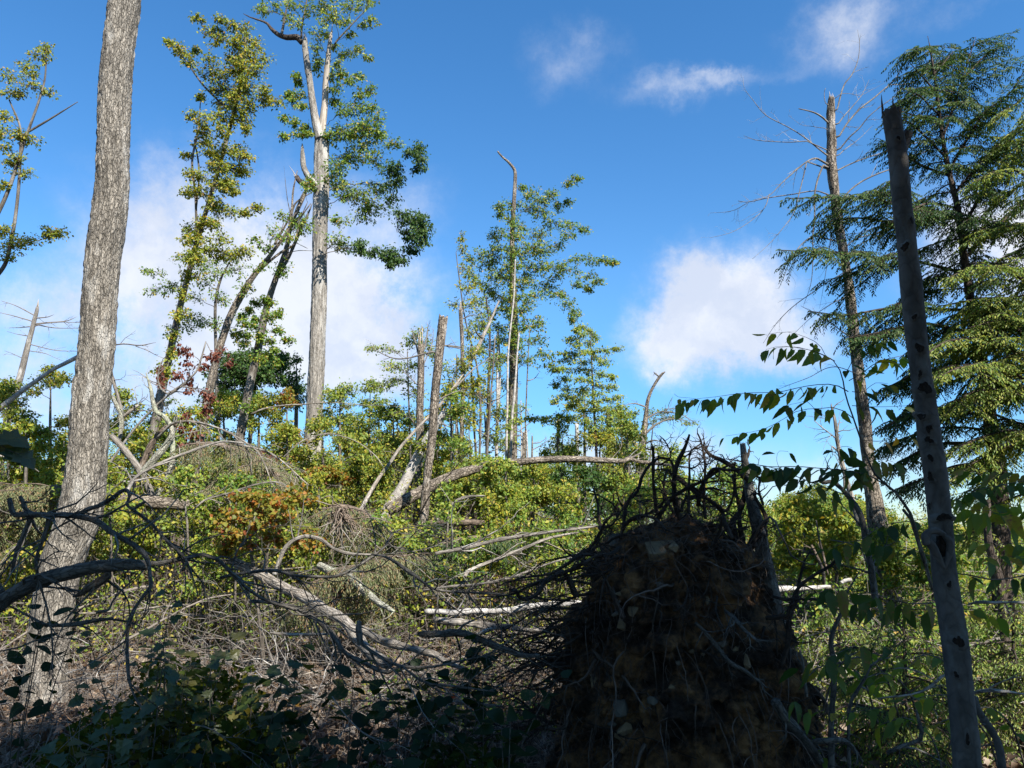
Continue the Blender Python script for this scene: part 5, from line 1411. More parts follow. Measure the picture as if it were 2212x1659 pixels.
    for pts, r in (([(1120, 225, 60), (1105, 180, 56), (1130, 145, 44), (1180, 140, 40), (1225, 165, 36)], 1), ([(1110, 190, 50), (1150, 240, 56), (1180, 300, 50), (1210, 350, 36), (1230, 380, 20)], 1), ([(1225, 165, 36), (1260, 210, 44), (1262, 270, 40), (1245, 330, 30), (1230, 380, 16)], 1)):
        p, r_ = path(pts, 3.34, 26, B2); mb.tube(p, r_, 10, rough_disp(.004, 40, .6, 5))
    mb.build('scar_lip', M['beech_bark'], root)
    mb = MB(); p, r_ = path([(1190, 170, 30), (1205, 220, 60), (1215, 280, 50), (1225, 330, 26)], 3.365, 16, B2); mb.tube(p, r_, 8); mb.build('hollow', M['hollow'], root)


M['hollow'] = bark_mat('rotten hollow', (.035, .025, .018), (.008, .006, .005), 60, .5, .5, None, 0, .6)
beech_pole()
bare_snag('beech_stub', 'broken dark lichened sapling trunk twisted with roots, just right of the root plate', [(1700, 1560, 40), (1690, 1400, 37), (1668, 1290, 35), (1650, 1210, 33), (1636, 1140, 30), (1624, 1090, 26), (1616, 1040, 20), (1610, 1000, 16), (1604, 958, 12)], 4.9, 'shade_wood', [], 211, broken=.03)

# ------------------------------------------------------------------ the uprooted root plate
def root_plate():
    Yc = 5.0
    rng = RNG(301)
    root = thing('root_plate', 'dark uprooted root plate of soil, stones and twisting roots in the shaded foreground', 'root plate', gpt(1.05, Yc))
    left = [(1760, 1185), (1659, 1190), (1560, 1192), (1480, 1197), (1400, 1215), (1330, 1225), (1260, 1262), (1200, 1300), (1160, 1345), (1135, 1395), (1120, 1450)]
    right = [(1760, 1800), (1659, 1785), (1560, 1755), (1480, 1725), (1400, 1698), (1330, 1668), (1260, 1640), (1200, 1605), (1160, 1570), (1135, 1540), (1120, 1490)]
    rows, cols = 220, 320
    yy = np.linspace(1760, 1117, rows)
    xl = np.interp(-yy, [-a for a, _ in left], [b for _, b in left])
    xr = np.interp(-yy, [-a for a, _ in right], [b for _, b in right])
    a = np.linspace(0, 2 * np.pi, cols, endpoint=False)
    V = np.zeros((rows, cols, 3))
    for i in range(rows):
        pl, pr = W(xl[i], yy[i], Yc), W(xr[i], yy[i], Yc)
        c, hw = (pl + pr) / 2, np.linalg.norm(pr - pl) / 2 * .93
        f = i / (rows - 1)
        dep = (.46 - .12 * f) * min(1, hw / .35)
        V[i, :, 0] = c[0] + hw * np.cos(a)
        V[i, :, 1] = c[1] + dep * np.sin(a)
        V[i, :, 2] = c[2]
    ctr = V.mean(1, keepdims=True)
    out = unit((V - ctr) * np.array([1, 1, .01]))
    q = V
    d = .10 * fbm(q * 2.1, 3, 5) + .24 * (.30 - np.abs(fbm(q * 3.6, 4, 9))) + .10 * fbm(q * 11, 3, 12) + .045 * np.tanh(5 * fbm(q * 6.5, 3, 21)) + .022 * np.tanh(5 * fbm(q * 17, 2, 23)) + .02 * vnoise(q * 45, 14)
    V = V + out * d[..., None] * np.minimum(1, (np.arange(rows)[::-1] / 20.0))[:, None, None]
    i = np.arange(rows - 1)[:, None] * cols; j = np.arange(cols)[None]; k = (j + 1) % cols
    qd = np.stack([i + j, i + k, i + cols + k, i + cols + j], -1)
    mb = MB(); mb.raw(V.reshape(-1, 3), [[(rows - 1) * cols + t, (rows - 1) * cols + (t + 1) % cols, rows * cols - 1] for t in range(cols - 1)], qd)
    mb.build('soil', M['soil'], root)
    front = V[:, int(cols * .52):int(cols * .98)]          # camera side (sin a < 0)

    def surf(x, y):
        """front surface point under a picture position"""
        P0 = front.reshape(-1, 3)
        ray = unit(pix_dir(x, y)); v = P0 - EYE
        dd = np.linalg.norm(v - (v @ ray)[:, None] * ray, axis=1)
        best = np.argsort(dd)[:6]
        return P0[best[np.argmin(P0[best, 1])]]

    def stone(x, y, w, h, mat, push=.0, seed=0):
        r = RNG(400 + seed)
        c = surf(x, y) + np.array([0, -push, 0])
        s = per_px(x, y, c[1])
        pts = unit(r.normal(0, 1, (13, 3))) * np.array([w * s / 2, max(w, h) * s * .32, h * s / 2]) * r.uniform(.85, 1.25, (13, 1))
        bm = bmesh.new()
        for p in pts:
            bm.verts.new(p)
        res = bmesh.ops.convex_hull(bm, input=bm.verts)
        bmesh.ops.delete(bm, geom=[g for g in res['geom_interior'] if isinstance(g, bmesh.types.BMVert)], context='VERTS')
        bmesh.ops.bevel(bm, geom=bm.edges[:], offset=w * s * .012, segments=1, affect='EDGES')
        me = bpy.data.meshes.new('stone'); bm.to_mesh(me); bm.free()
        me.materials.append(M[mat])
        o = bpy.data.objects.new('stone', me); COL.objects.link(o)
        o.parent = root; o.location = Vector(c) - root.location
    z7 = lambda x, y: (A7[0] + .337 * x, A7[1] + .337 * y)
    for k, (x, y, w, h, mt, pu) in enumerate([(740, 200, 150, 120, 'grey_stone', -.04), (1030, 270, 280, 150, 'stone', -.05), (1110, 240, 120, 80, 'stone', -.01), (745, 525, 70, 36, 'stone', .04), (700, 655, 76, 46, 'grey_stone', .04), (1310, 570, 40, 70, 'stone', .03), (770, 740, 70, 110, 'stone', .0), (745, 590, 30, 24, 'grey_stone', .05),
                                              (765, 1270, 110, 130, 'grey_stone', .02), (770, 1390, 140, 120, 'stone', .05), (950, 1210, 80, 60, 'grey_stone', .03), (1550, 970, 60, 110, 'stone', .03), (1140, 975, 44, 40, 'grey_stone', .03), (1200, 900, 40, 40, 'stone', .02), (830, 650, 90, 80, 'stone', .0), (1080, 1120, 44, 30, 'stone', .02), (690, 1360, 60, 40, 'grey_stone', .02), (1390, 860, 80, 60, 'grey_stone', .0),
                                              (1280, 925, 40, 30, 'stone', .02), (580, 1120, 50, 90, 'stone', .0), (1000, 470, 50, 36, 'grey_stone', .02), (1490, 880, 50, 36, 'stone', .02)]):
        stone(*z7(x, y), w * .337, h * .337, mt, pu, k)
    # thick roots above and around the plate, each its own piece
    L4 = [[(975, 700, 24), (975, 560, 22), (965, 430, 20), (960, 300, 20), (950, 210, 18), (935, 180, 16)], [(680, 900, 24), (700, 800, 22), (720, 640, 20), (800, 540, 20), (830, 420, 20), (880, 330, 18), (960, 270, 18), (1050, 285, 18), (1085, 320, 18), (1100, 420, 18), (1120, 560, 20), (1140, 700, 24)],
          [(1150, 750, 34), (1120, 600, 30), (1110, 420, 28), (1130, 300, 28), (1180, 190, 24), (1222, 88, 18)], [(1350, 740, 22), (1340, 600, 18), (1330, 340, 16), (1320, 250, 15), (1305, 150, 13), (1285, 78, 10)], [(1700, 460, 28), (1640, 420, 27), (1560, 350, 26), (1480, 300, 26), (1400, 260, 24), (1350, 200, 22), (1333, 163, 16)],
          [(1560, 900, 36), (1500, 760, 32), (1480, 690, 30), (1380, 600, 28), (1250, 520, 28), (1130, 430, 24), (1060, 380, 18)], [(960, 760, 26), (1080, 560, 24), (1200, 470, 24), (1330, 420, 22), (1450, 360, 20), (1590, 310, 16)], [(1290, 640, 28), (1300, 540, 26), (1350, 430, 24), (1400, 360, 22), (1520, 350, 18), (1660, 345, 14)],
          [(1580, 1080, 50), (1600, 1000, 44), (1560, 900, 40), (1540, 770, 38), (1600, 700, 34), (1640, 600, 28), (1660, 470, 20)], [(1680, 1120, 46), (1650, 1040, 40), (1620, 900, 36), (1610, 760, 30), (1620, 660, 26), (1590, 520, 20), (1560, 400, 14)], [(1660, 1120, 40), (1690, 1000, 34), (1720, 900, 32), (1790, 800, 30), (1825, 740, 28), (1790, 660, 26), (1750, 600, 22), (1720, 540, 16)],
          [(530, 860, 20), (510, 780, 18), (490, 620, 16), (470, 505, 12)], [(530, 820, 14), (630, 730, 14), (700, 710, 14), (640, 640, 12), (560, 590, 10), (490, 550, 8)], [(300, 1070, 16), (360, 1030, 18), (470, 960, 18), (540, 840, 16), (570, 760, 12)], [(420, 1040, 18), (480, 990, 18), (560, 830, 16), (640, 790, 16), (700, 700, 14), (770, 590, 12), (830, 500, 10), (815, 535, 6)],
          [(1340, 1040, 26), (1380, 950, 24), (1440, 820, 22), (1470, 730, 16)], [(1640, 420, 24), (1660, 330, 22), (1690, 208, 16)], [(780, 760, 18), (880, 720, 18), (980, 660, 18), (1050, 590, 14), (1130, 590, 10), (1230, 620, 8)], [(1300, 790, 24), (1420, 800, 24), (1520, 800, 22), (1600, 830, 18), (1680, 830, 12)], [(1160, 690, 22), (1210, 600, 20), (1300, 590, 16), (1400, 520, 14), (1560, 560, 10)],
          [(1100, 700, 20), (1050, 530, 16), (1050, 400, 12), (1060, 360, 8)], [(1220, 700, 20), (1230, 440, 16), (1222, 240, 14), (1250, 190, 12), (1320, 145, 8)], [(1440, 640, 18), (1500, 700, 18), (1560, 600, 14), (1590, 440, 12), (1580, 300, 9)], [(700, 830, 26), (760, 790, 24), (860, 760, 22), (960, 780, 20), (1040, 840, 14)],
          [(980, 330, 9), (1050, 270, 10), (1030, 180, 10), (1000, 120, 9), (985, 95, 6)], [(1230, 350, 10), (1280, 310, 9), (1300, 275, 6)], [(1800, 640, 18), (1770, 540, 16), (1780, 450, 16), (1740, 430, 12), (1690, 400, 10)], [(1790, 860, 16), (1830, 870, 10), (1800, 760, 16)]]
    L7 = [[(480, 560, 40), (400, 400, 34), (330, 440, 32), (270, 470, 32), (235, 530, 32), (180, 570, 30), (130, 580, 28), (95, 560, 26), (90, 530, 24), (62, 528, 16)], [(620, 380, 36), (560, 330, 30), (460, 380, 28), (330, 430, 26), (200, 480, 20), (60, 540, 12), (-150, 560, 6)], [(640, 300, 30), (520, 280, 24), (420, 330, 20), (300, 400, 16), (150, 440, 12), (0, 480, 7)],
          [(760, 240, 26), (700, 280, 24), (600, 300, 22), (520, 350, 18)], [(780, 700, 40), (640, 420, 18), (540, 350, 16), (430, 290, 12), (360, 200, 9)], [(1750, 1230, 60), (1800, 1320, 70), (1880, 1420, 66), (1960, 1520, 58), (2040, 1620, 46)], [(1240, 730, 24), (1310, 790, 26), (1400, 900, 30), (1460, 980, 28), (1560, 1040, 24), (1680, 1130, 16)], [(1430, 650, 20), (1500, 700, 26), (1570, 780, 24), (1650, 850, 16)],
          [(1140, 620, 10), (1150, 680, 9), (1165, 770, 6)], [(660, 450, 14), (640, 560, 12), (630, 680, 10), (655, 780, 5)], [(1190, 500, 14), (1160, 580, 14), (1100, 650, 10)], [(1660, 600, 12), (1720, 650, 12), (1760, 760, 10), (1770, 950, 8), (1765, 1100, 5)], [(1380, 560, 16), (1370, 640, 14), (1420, 760, 9)], [(1740, 560, 18), (1840, 590, 18), (2000, 600, 16), (2212, 605, 14)], [(1690, 700, 30), (1760, 700, 34), (1830, 690, 30), (1850, 640, 26), (1900, 520, 24), (2000, 430, 22), (2100, 370, 20), (2160, 315, 18), (2180, 325, 10)],
          [(1790, 1000, 30), (1830, 850, 36), (1840, 700, 34), (1870, 620, 26), (1900, 480, 20), (1940, 330, 14), (1990, 250, 8)], [(700, 1100, 16), (640, 950, 12), (590, 820, 10), (560, 760, 6)]]
    for k, l in enumerate(L4):
        p, r = path([(x, y, w * 1.3) for x, y, w in l], (4.75 + rng.uniform(-.15, .1), 4.8 + rng.uniform(-.35, .3)), 44, B4, .03, k)
        mb = MB(); mb.tube(p, r * (1 + .18 * vnoise(p * 14, k)), 8, rough_disp(.002, 60, .4, k))
        twigs_on(rng, mb, p, r, 12, .20, .9, .1, 5, .35, .05, 2, .5, 4)
        mb.build('root', M['root'], root)
    for k, l in enumerate(L7):
        p, r = path([(x, y, w) for x, y, w in l], (4.5 + rng.uniform(-.1, .05), 4.45 + rng.uniform(-.3, .2)), 44, A7, .02, k + 50)
        mb = MB(); mb.tube(p, r * (1 + .18 * vnoise(p * 14, k)), 8, rough_disp(.002, 60, .4, k))
        twigs_on(rng, mb, p, r, 10, .18, .9, .1, 5, .35, .1, 2, .5, 4)
        mb.build('root', M['root'] if k not in (5, 6, 7) else M['shade_wood'], root)
    # medium roots woven over the face
    fr0 = front.reshape(-1, 3)
    for k in range(46):
        S = fr0[rng.integers(0, len(fr0))] + np.array([0, -.02, 0])
        q = grow(rng, S[None], np.array([[rng.normal(0, .7), -.35, -.5 + rng.normal(0, .4)]]), rng.uniform(.25, .85), 16, .26, .05)[0]
        r = np.linspace(rng.uniform(.004, .013), .0018, 16)
        mb = MB(); mb.tube(q, r * (1 + .2 * vnoise(q * 30, k)), 6)
        twigs_on(rng, mb, q, r, 6, .14, .8, .2, 5, .35, .15, 2, .5, 3)
        mb.build('root', M['root_hair'] if k % 3 else M['root'], root)
    # roots fanning out to the left
    for k in range(44):
        f = rng.uniform(0, 1)
        y0 = 1190 + 400 * f
        x0 = np.interp(-y0, [-a_ for a_, _ in left], [b for _, b in left]) + rng.uniform(0, 60)
        S = W(x0, y0, rng.uniform(4.6, 5.1))
        D = unit(np.array([[-1, rng.uniform(-.5, .5), rng.normal(.12 - .5 * f, .3)]]))
        Lr = rng.uniform(.25, .95)
        q = grow(rng, S[None], D, Lr, 18, .13, .015)[0]
        r = np.linspace(rng.uniform(.004, .012), .0015, 18)
        mb = MB(); mb.tube(q, r, 5)
        twigs_on(rng, mb, q, r, int(8 + 10 * Lr), .3, .7, .1, 5, .3, .02, 2, .5, 3)
        mb.build('root', M['root'], root)
    # the matted fine roots: nobody could count them
    hair = MB()
    P0 = V[:, :].reshape(-1, 3)
    n = 2300
    pick = rng.integers(0, len(P0), n)
    o = out.reshape(-1, 3)[pick]
    S = P0[pick] - o * .02
    D = unit(o * rng.uniform(.3, 1, (n, 1)) + rng.normal(0, .5, (n, 3)) + np.array([0, 0, -.5]))
    Ln = rng.uniform(.06, .28, n) * (1 + 1.2 * (rng.uniform(size=n) < .12))
    Q = grow(rng, S, D, Ln, 7, .35, .22)
    hair.tubes(Q, rng.uniform(.0008, .0024, n)[:, None] * np.linspace(1, .5, 7)[None], 3)
    # curtains of longer rootlets hanging over the hollows of the face
    fr_ = front.reshape(-1, 3)
    m = 170
    S = fr_[rng.integers(0, len(fr_), m)]
    Q = grow(rng, S, rng.normal(0, .35, (m, 3)) + np.array([0, -.5, -.5]), rng.uniform(.15, .55, m), 10, .22, .3)
    hair.tubes(Q, rng.uniform(.0012, .004, m)[:, None] * np.linspace(1, .35, 10)[None], 4)
    top = P0[(P0[:, 2] > np.quantile(P0[:, 2], .8))]
    m = 900
    S = top[rng.integers(0, len(top), m)]
    Q = grow(rng, S, rng.normal(0, .6, (m, 3)) + np.array([0, -.2, .7]), rng.uniform(.08, .35, m), 7, .35, .12)
    hair.tubes(Q, rng.uniform(.001, .003, m)[:, None] * np.linspace(1, .4, 7)[None], 3)
    h = hair.build('root_hairs', M['root_hair'], root); h['kind'] = 'stuff'
    # crumbs of soil and clods clinging to the face
    cl = MB()
    fr = front.reshape(-1, 3)
    for k in range(800):
        c = fr[rng.integers(0, len(fr))]
        r = rng.uniform(.008, .06) * rng.uniform(.4, 1)
        v = unit(rng.normal(0, 1, (8, 3))) * r * rng.uniform(.6, 1.2, (8, 1)) + c
        v = np.array([c + np.array(u) * r * rng.uniform(.6, 1.2) for u in ((1, 0, 0), (-1, 0, 0), (0, 1, 0), (0, -1, 0), (0, 0, 1), (0, 0, -1))])
        cl.raw(v, [[0, 2, 4], [2, 1, 4], [1, 3, 4], [3, 0, 4], [2, 0, 5], [1, 2, 5], [3, 1, 5], [0, 3, 5]])
    c = cl.build('soil_crumbs', M['soil'], root); c['kind'] = 'stuff'
    # the fallen trunk behind the plate
    P = np.array([[1.15, 5.1, .95], [1.3, 6.0, .75], [1.7, 7.5, .5], [2.3, 9.5, .55]])
    C = catmull(np.concatenate([P, [[.2], [.17], [.15], [.11]]], 1), 60)
    mb = MB(); mb.tube(C[:, :3], C[:, 3], 20, rough_disp(.008, 30, .3, 4)); mb.build('trunk', M['sapling_bark'], root)


root_plate()
# ------------------------------------------------------------------ fallen and dead wood
def deadwood(name, label, cat, pts, Y, mat, conv=None, seed=0, side=6, slen=.4, sub=2, sides=8, group=None, disp=True, wob=.015, grav=.02, twig_mat=None, subsub=0):
    """one fallen branch or log with the side twigs that grow on it"""
    rng = RNG(500 + seed)
    if name == 'arched_branch':
        pts = [(x, y, w * .8) for x, y, w in pts]
        side = side * 1.5
    if name == 'dark_branch':
        pts = [(x, y, w * .66) for x, y, w in pts]
        side, sub, slen = side * 1.9, 3, slen * 1.15
    p, r = path(pts, Y, None, conv, wob, seed)
    if disp and r.max() > .02:
        p, r = path(pts, Y, 120, conv, wob, seed)
    root = thing(name, label, cat, p[len(p) // 2], group)
    mb = MB()
    if cat == 'log':
        r = r * .86
        p = p + .03 * np.stack([fbm(p * 2.6, 3, seed), fbm(p * 2.6, 3, seed + 1), fbm(p * 2.6, 3, seed + 2)], 1)
    mb.tube(p, r * (1 + .17 * vnoise(p * 9, seed) + .1 * vnoise(p * 26, seed)), sides if r.max() < .03 else 18, rough_disp(min(.15 * r.max(), .006), 45, .3, seed) if disp else None)
    mb.build('stem' if cat != 'log' else 'trunk', M[mat], root)
    if side:
        L = np.linalg.norm(np.diff(p, axis=0), axis=1).sum()
        mb = MB()
        twigs_on(rng, mb, p, r, max(2, int(side * L)), slen, .75, .08, 6, .2, grav, sub, .45, 4, None, subsub)
        o = mb.build('twigs', M[twig_mat or mat], root); o['kind'] = 'stuff'
    return root


DW = deadwood
# dark limb arching in from the left edge, close to the camera
fl = thing('fallen_limb', 'thick dark lichened limb arching in from the left edge with crooked branches', 'limb', W(100, 1240, 4.2))
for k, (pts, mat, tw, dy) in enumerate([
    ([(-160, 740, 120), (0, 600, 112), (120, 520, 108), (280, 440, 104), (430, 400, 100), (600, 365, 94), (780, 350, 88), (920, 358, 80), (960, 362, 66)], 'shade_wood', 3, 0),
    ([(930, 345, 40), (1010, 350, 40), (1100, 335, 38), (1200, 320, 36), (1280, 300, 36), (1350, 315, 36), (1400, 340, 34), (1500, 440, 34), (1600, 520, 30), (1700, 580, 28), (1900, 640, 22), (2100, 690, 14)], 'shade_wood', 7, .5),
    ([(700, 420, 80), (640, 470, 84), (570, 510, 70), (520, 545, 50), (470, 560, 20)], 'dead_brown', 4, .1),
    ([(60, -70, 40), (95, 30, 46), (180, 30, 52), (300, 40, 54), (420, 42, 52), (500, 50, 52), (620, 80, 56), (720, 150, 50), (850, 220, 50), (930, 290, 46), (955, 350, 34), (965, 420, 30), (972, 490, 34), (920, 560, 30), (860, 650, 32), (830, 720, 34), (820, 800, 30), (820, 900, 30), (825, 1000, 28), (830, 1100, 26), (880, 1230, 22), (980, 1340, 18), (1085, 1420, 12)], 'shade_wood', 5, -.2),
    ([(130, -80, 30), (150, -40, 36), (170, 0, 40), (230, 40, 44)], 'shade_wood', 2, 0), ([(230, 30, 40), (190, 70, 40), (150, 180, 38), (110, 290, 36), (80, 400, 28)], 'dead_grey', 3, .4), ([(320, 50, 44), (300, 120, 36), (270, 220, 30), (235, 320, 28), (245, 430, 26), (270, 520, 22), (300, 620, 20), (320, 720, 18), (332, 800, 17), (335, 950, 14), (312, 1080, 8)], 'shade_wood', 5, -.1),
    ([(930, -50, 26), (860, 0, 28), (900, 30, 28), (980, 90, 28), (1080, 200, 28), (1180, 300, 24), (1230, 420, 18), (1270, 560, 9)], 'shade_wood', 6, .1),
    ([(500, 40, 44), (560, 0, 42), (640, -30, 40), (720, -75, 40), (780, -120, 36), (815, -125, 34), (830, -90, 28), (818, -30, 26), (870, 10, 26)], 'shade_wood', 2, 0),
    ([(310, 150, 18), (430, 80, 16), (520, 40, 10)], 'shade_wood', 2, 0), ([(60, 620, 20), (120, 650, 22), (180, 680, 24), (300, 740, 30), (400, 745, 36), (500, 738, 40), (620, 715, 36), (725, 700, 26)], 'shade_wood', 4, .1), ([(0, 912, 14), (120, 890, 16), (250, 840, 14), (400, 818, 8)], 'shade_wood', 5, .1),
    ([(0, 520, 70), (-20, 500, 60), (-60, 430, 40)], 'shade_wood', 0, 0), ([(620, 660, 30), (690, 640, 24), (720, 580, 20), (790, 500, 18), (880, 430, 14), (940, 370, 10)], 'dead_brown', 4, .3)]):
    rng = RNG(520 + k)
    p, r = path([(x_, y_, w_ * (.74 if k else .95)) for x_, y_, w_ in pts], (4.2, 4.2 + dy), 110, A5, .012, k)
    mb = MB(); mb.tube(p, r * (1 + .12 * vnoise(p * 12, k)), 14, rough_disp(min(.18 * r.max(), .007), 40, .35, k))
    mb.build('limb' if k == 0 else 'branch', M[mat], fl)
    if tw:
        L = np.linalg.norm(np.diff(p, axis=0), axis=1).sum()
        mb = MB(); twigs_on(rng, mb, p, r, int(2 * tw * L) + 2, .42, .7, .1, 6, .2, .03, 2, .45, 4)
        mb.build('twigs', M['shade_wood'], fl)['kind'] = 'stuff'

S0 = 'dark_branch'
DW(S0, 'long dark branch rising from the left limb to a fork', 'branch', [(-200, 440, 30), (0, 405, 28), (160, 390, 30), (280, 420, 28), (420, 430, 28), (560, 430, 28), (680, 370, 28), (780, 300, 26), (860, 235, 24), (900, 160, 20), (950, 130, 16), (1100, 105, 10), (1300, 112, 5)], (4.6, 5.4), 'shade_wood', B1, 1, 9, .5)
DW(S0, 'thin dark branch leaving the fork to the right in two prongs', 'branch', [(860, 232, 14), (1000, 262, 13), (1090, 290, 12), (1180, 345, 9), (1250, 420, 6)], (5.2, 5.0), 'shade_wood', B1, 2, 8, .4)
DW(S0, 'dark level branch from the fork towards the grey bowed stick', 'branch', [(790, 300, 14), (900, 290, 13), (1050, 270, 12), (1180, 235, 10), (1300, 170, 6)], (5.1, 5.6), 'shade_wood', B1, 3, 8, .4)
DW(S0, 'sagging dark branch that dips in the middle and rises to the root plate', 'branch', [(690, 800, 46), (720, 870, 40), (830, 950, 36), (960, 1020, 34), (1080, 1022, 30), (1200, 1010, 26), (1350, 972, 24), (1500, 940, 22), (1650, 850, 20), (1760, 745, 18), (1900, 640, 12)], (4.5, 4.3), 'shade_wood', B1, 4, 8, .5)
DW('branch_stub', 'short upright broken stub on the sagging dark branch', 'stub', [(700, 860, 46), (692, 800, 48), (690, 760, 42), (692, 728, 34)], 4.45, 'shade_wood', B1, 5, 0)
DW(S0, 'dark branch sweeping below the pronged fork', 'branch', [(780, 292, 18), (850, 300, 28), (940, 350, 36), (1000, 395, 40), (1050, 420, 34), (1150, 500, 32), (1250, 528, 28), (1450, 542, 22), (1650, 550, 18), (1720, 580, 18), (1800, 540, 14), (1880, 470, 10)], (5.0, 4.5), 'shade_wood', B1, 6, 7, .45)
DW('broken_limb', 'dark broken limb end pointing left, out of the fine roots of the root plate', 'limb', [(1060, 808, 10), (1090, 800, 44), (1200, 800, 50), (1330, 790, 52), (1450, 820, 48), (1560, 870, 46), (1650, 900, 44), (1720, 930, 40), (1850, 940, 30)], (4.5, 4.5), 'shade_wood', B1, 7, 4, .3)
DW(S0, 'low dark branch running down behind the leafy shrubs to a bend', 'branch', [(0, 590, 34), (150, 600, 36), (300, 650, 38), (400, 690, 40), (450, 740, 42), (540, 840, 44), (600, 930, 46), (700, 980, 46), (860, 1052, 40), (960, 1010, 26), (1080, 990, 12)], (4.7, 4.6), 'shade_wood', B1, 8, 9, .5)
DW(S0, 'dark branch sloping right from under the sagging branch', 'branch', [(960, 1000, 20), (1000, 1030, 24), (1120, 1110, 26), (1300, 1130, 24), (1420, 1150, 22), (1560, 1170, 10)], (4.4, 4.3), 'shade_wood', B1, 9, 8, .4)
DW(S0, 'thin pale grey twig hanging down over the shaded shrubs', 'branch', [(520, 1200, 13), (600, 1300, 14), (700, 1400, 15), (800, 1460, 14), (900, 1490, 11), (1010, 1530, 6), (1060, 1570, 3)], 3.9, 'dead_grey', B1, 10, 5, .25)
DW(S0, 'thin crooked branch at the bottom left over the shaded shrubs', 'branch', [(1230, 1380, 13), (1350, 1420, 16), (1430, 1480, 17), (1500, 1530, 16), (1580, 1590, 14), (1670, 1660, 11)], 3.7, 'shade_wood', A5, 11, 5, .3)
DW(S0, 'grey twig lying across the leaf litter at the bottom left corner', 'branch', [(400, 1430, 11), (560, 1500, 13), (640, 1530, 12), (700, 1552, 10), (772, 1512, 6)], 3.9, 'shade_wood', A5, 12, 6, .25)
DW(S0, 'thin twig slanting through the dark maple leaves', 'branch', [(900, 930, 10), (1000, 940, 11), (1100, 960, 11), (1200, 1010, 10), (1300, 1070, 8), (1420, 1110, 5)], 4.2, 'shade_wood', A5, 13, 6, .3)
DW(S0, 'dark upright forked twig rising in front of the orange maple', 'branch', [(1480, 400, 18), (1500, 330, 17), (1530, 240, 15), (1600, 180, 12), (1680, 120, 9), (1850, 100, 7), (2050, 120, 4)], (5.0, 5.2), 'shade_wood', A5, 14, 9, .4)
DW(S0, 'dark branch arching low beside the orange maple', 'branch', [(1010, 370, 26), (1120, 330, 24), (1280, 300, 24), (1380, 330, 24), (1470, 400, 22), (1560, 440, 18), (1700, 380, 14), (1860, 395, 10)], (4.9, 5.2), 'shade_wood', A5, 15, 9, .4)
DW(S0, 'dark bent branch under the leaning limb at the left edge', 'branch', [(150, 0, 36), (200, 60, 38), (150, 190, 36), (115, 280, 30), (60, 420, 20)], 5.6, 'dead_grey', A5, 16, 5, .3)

# pale logs in the sun
DW('fallen_log', 'long pale log slanting down to the right under the dark branches', 'log', [(-120, 330, 70), (70, 425, 76), (200, 490, 76), (330, 560, 78), (450, 645, 80), (600, 740, 84), (700, 850, 90), (780, 930, 92), (866, 1004, 90)], (8.0, 6.2), 'dead_pale', B1, 21, 3, .5)
DW('fallen_log', 'mossy pale log slanting beside the longer pale log', 'log', [(440, 360, 54), (520, 395, 64), (610, 420, 68), (660, 455, 66), (700, 490, 66), (770, 560, 58), (850, 620, 44), (920, 660, 24)], (8.2, 7.2), 'lichen', B1, 22, 3, .4)
DW('fallen_log', 'pale log running right from below the broken upright stub', 'log', [(560, 700, 40), (640, 755, 50), (720, 790, 54), (850, 850, 56), (1000, 880, 54), (1150, 930, 50), (1260, 985, 40), (1400, 1040, 30)], (6.7, 6.0), 'dead_pale', B1, 23, 4, .5)
DW('white_log', 'bright white birch log lying level across the middle, highest of the white logs', 'log', [(1120, 662, 42), (1300, 668, 44), (1450, 652, 46), (1600, 660, 48), (1760, 640, 50), (1900, 612, 54), (2060, 605, 50), (2200, 640, 40)], (7.6, 7.4), 'birch_bark', B1, 24, 2, .4)
DW('white_log', 'white log lying just under the highest birch log, its left end bleached', 'log', [(1170, 705, 40), (1260, 715, 52), (1350, 722, 56), (1500, 740, 54), (1650, 745, 44), (1780, 765, 34), (1900, 780, 20)], (7.2, 7.0), 'dead_pale', B1, 25, 4, .4)
DW('white_log', 'short white log end angled up towards the level logs', 'log', [(1355, 864, 36), (1410, 835, 36), (1480, 800, 34), (1570, 768, 26)], 6.6, 'dead_pale', B1, 26, 3, .3)
DW('white_log', 'thin level pale stick left of the upright stub', 'stick', [(120, 795, 14), (240, 800, 20), (360, 800, 20), (490, 800, 16)], 5.9, 'dead_pale', B1, 27, 4, .25)
DW('white_log', 'thin white log crossing behind the scaly trunk', 'log', [(560, 1478, 12), (670, 1476, 16), (850, 1474, 15), (1000, 1462, 14), (1160, 1455, 8)], 10.5, 'birch_bark', A4, 28, 0)
DW('tan_log', 'thick tan log lying level right of the scaly trunk foot', 'log', [(640, 1585, 90), (800, 1592, 94), (950, 1610, 96), (1100, 1625, 94), (1260, 1632, 86), (1420, 1640, 70)], (9.0, 9.6), 'snag_bark', A4, 29, 2, .4)
DW('white_log', 'white log behind the twisted stub at the right of the root plate', 'log', [(1540, 560, 60), (1620, 545, 58), (1720, 525, 46), (1820, 510, 40), (1960, 505, 34), (2100, 500, 28)], (6.6, 7.0), 'birch_bark', A7, 30, 2, .3)
DW('white_log', 'short white log end in the brush left of the beech pole', 'log', [(560, 470, 26), (590, 455, 30), (620, 448, 26)], 7.4, 'birch_bark', B2, 31, 0)
DW('grey_pole', 'long grey pole slanting up to the right towards the root plate', 'pole', [(1180, 285, 26), (1260, 268, 28), (1400, 238, 28), (1600, 198, 26), (1900, 148, 22), (2220, 106, 14)], (8.0, 8.2), 'dead_grey', B1, 32, 5, .6)
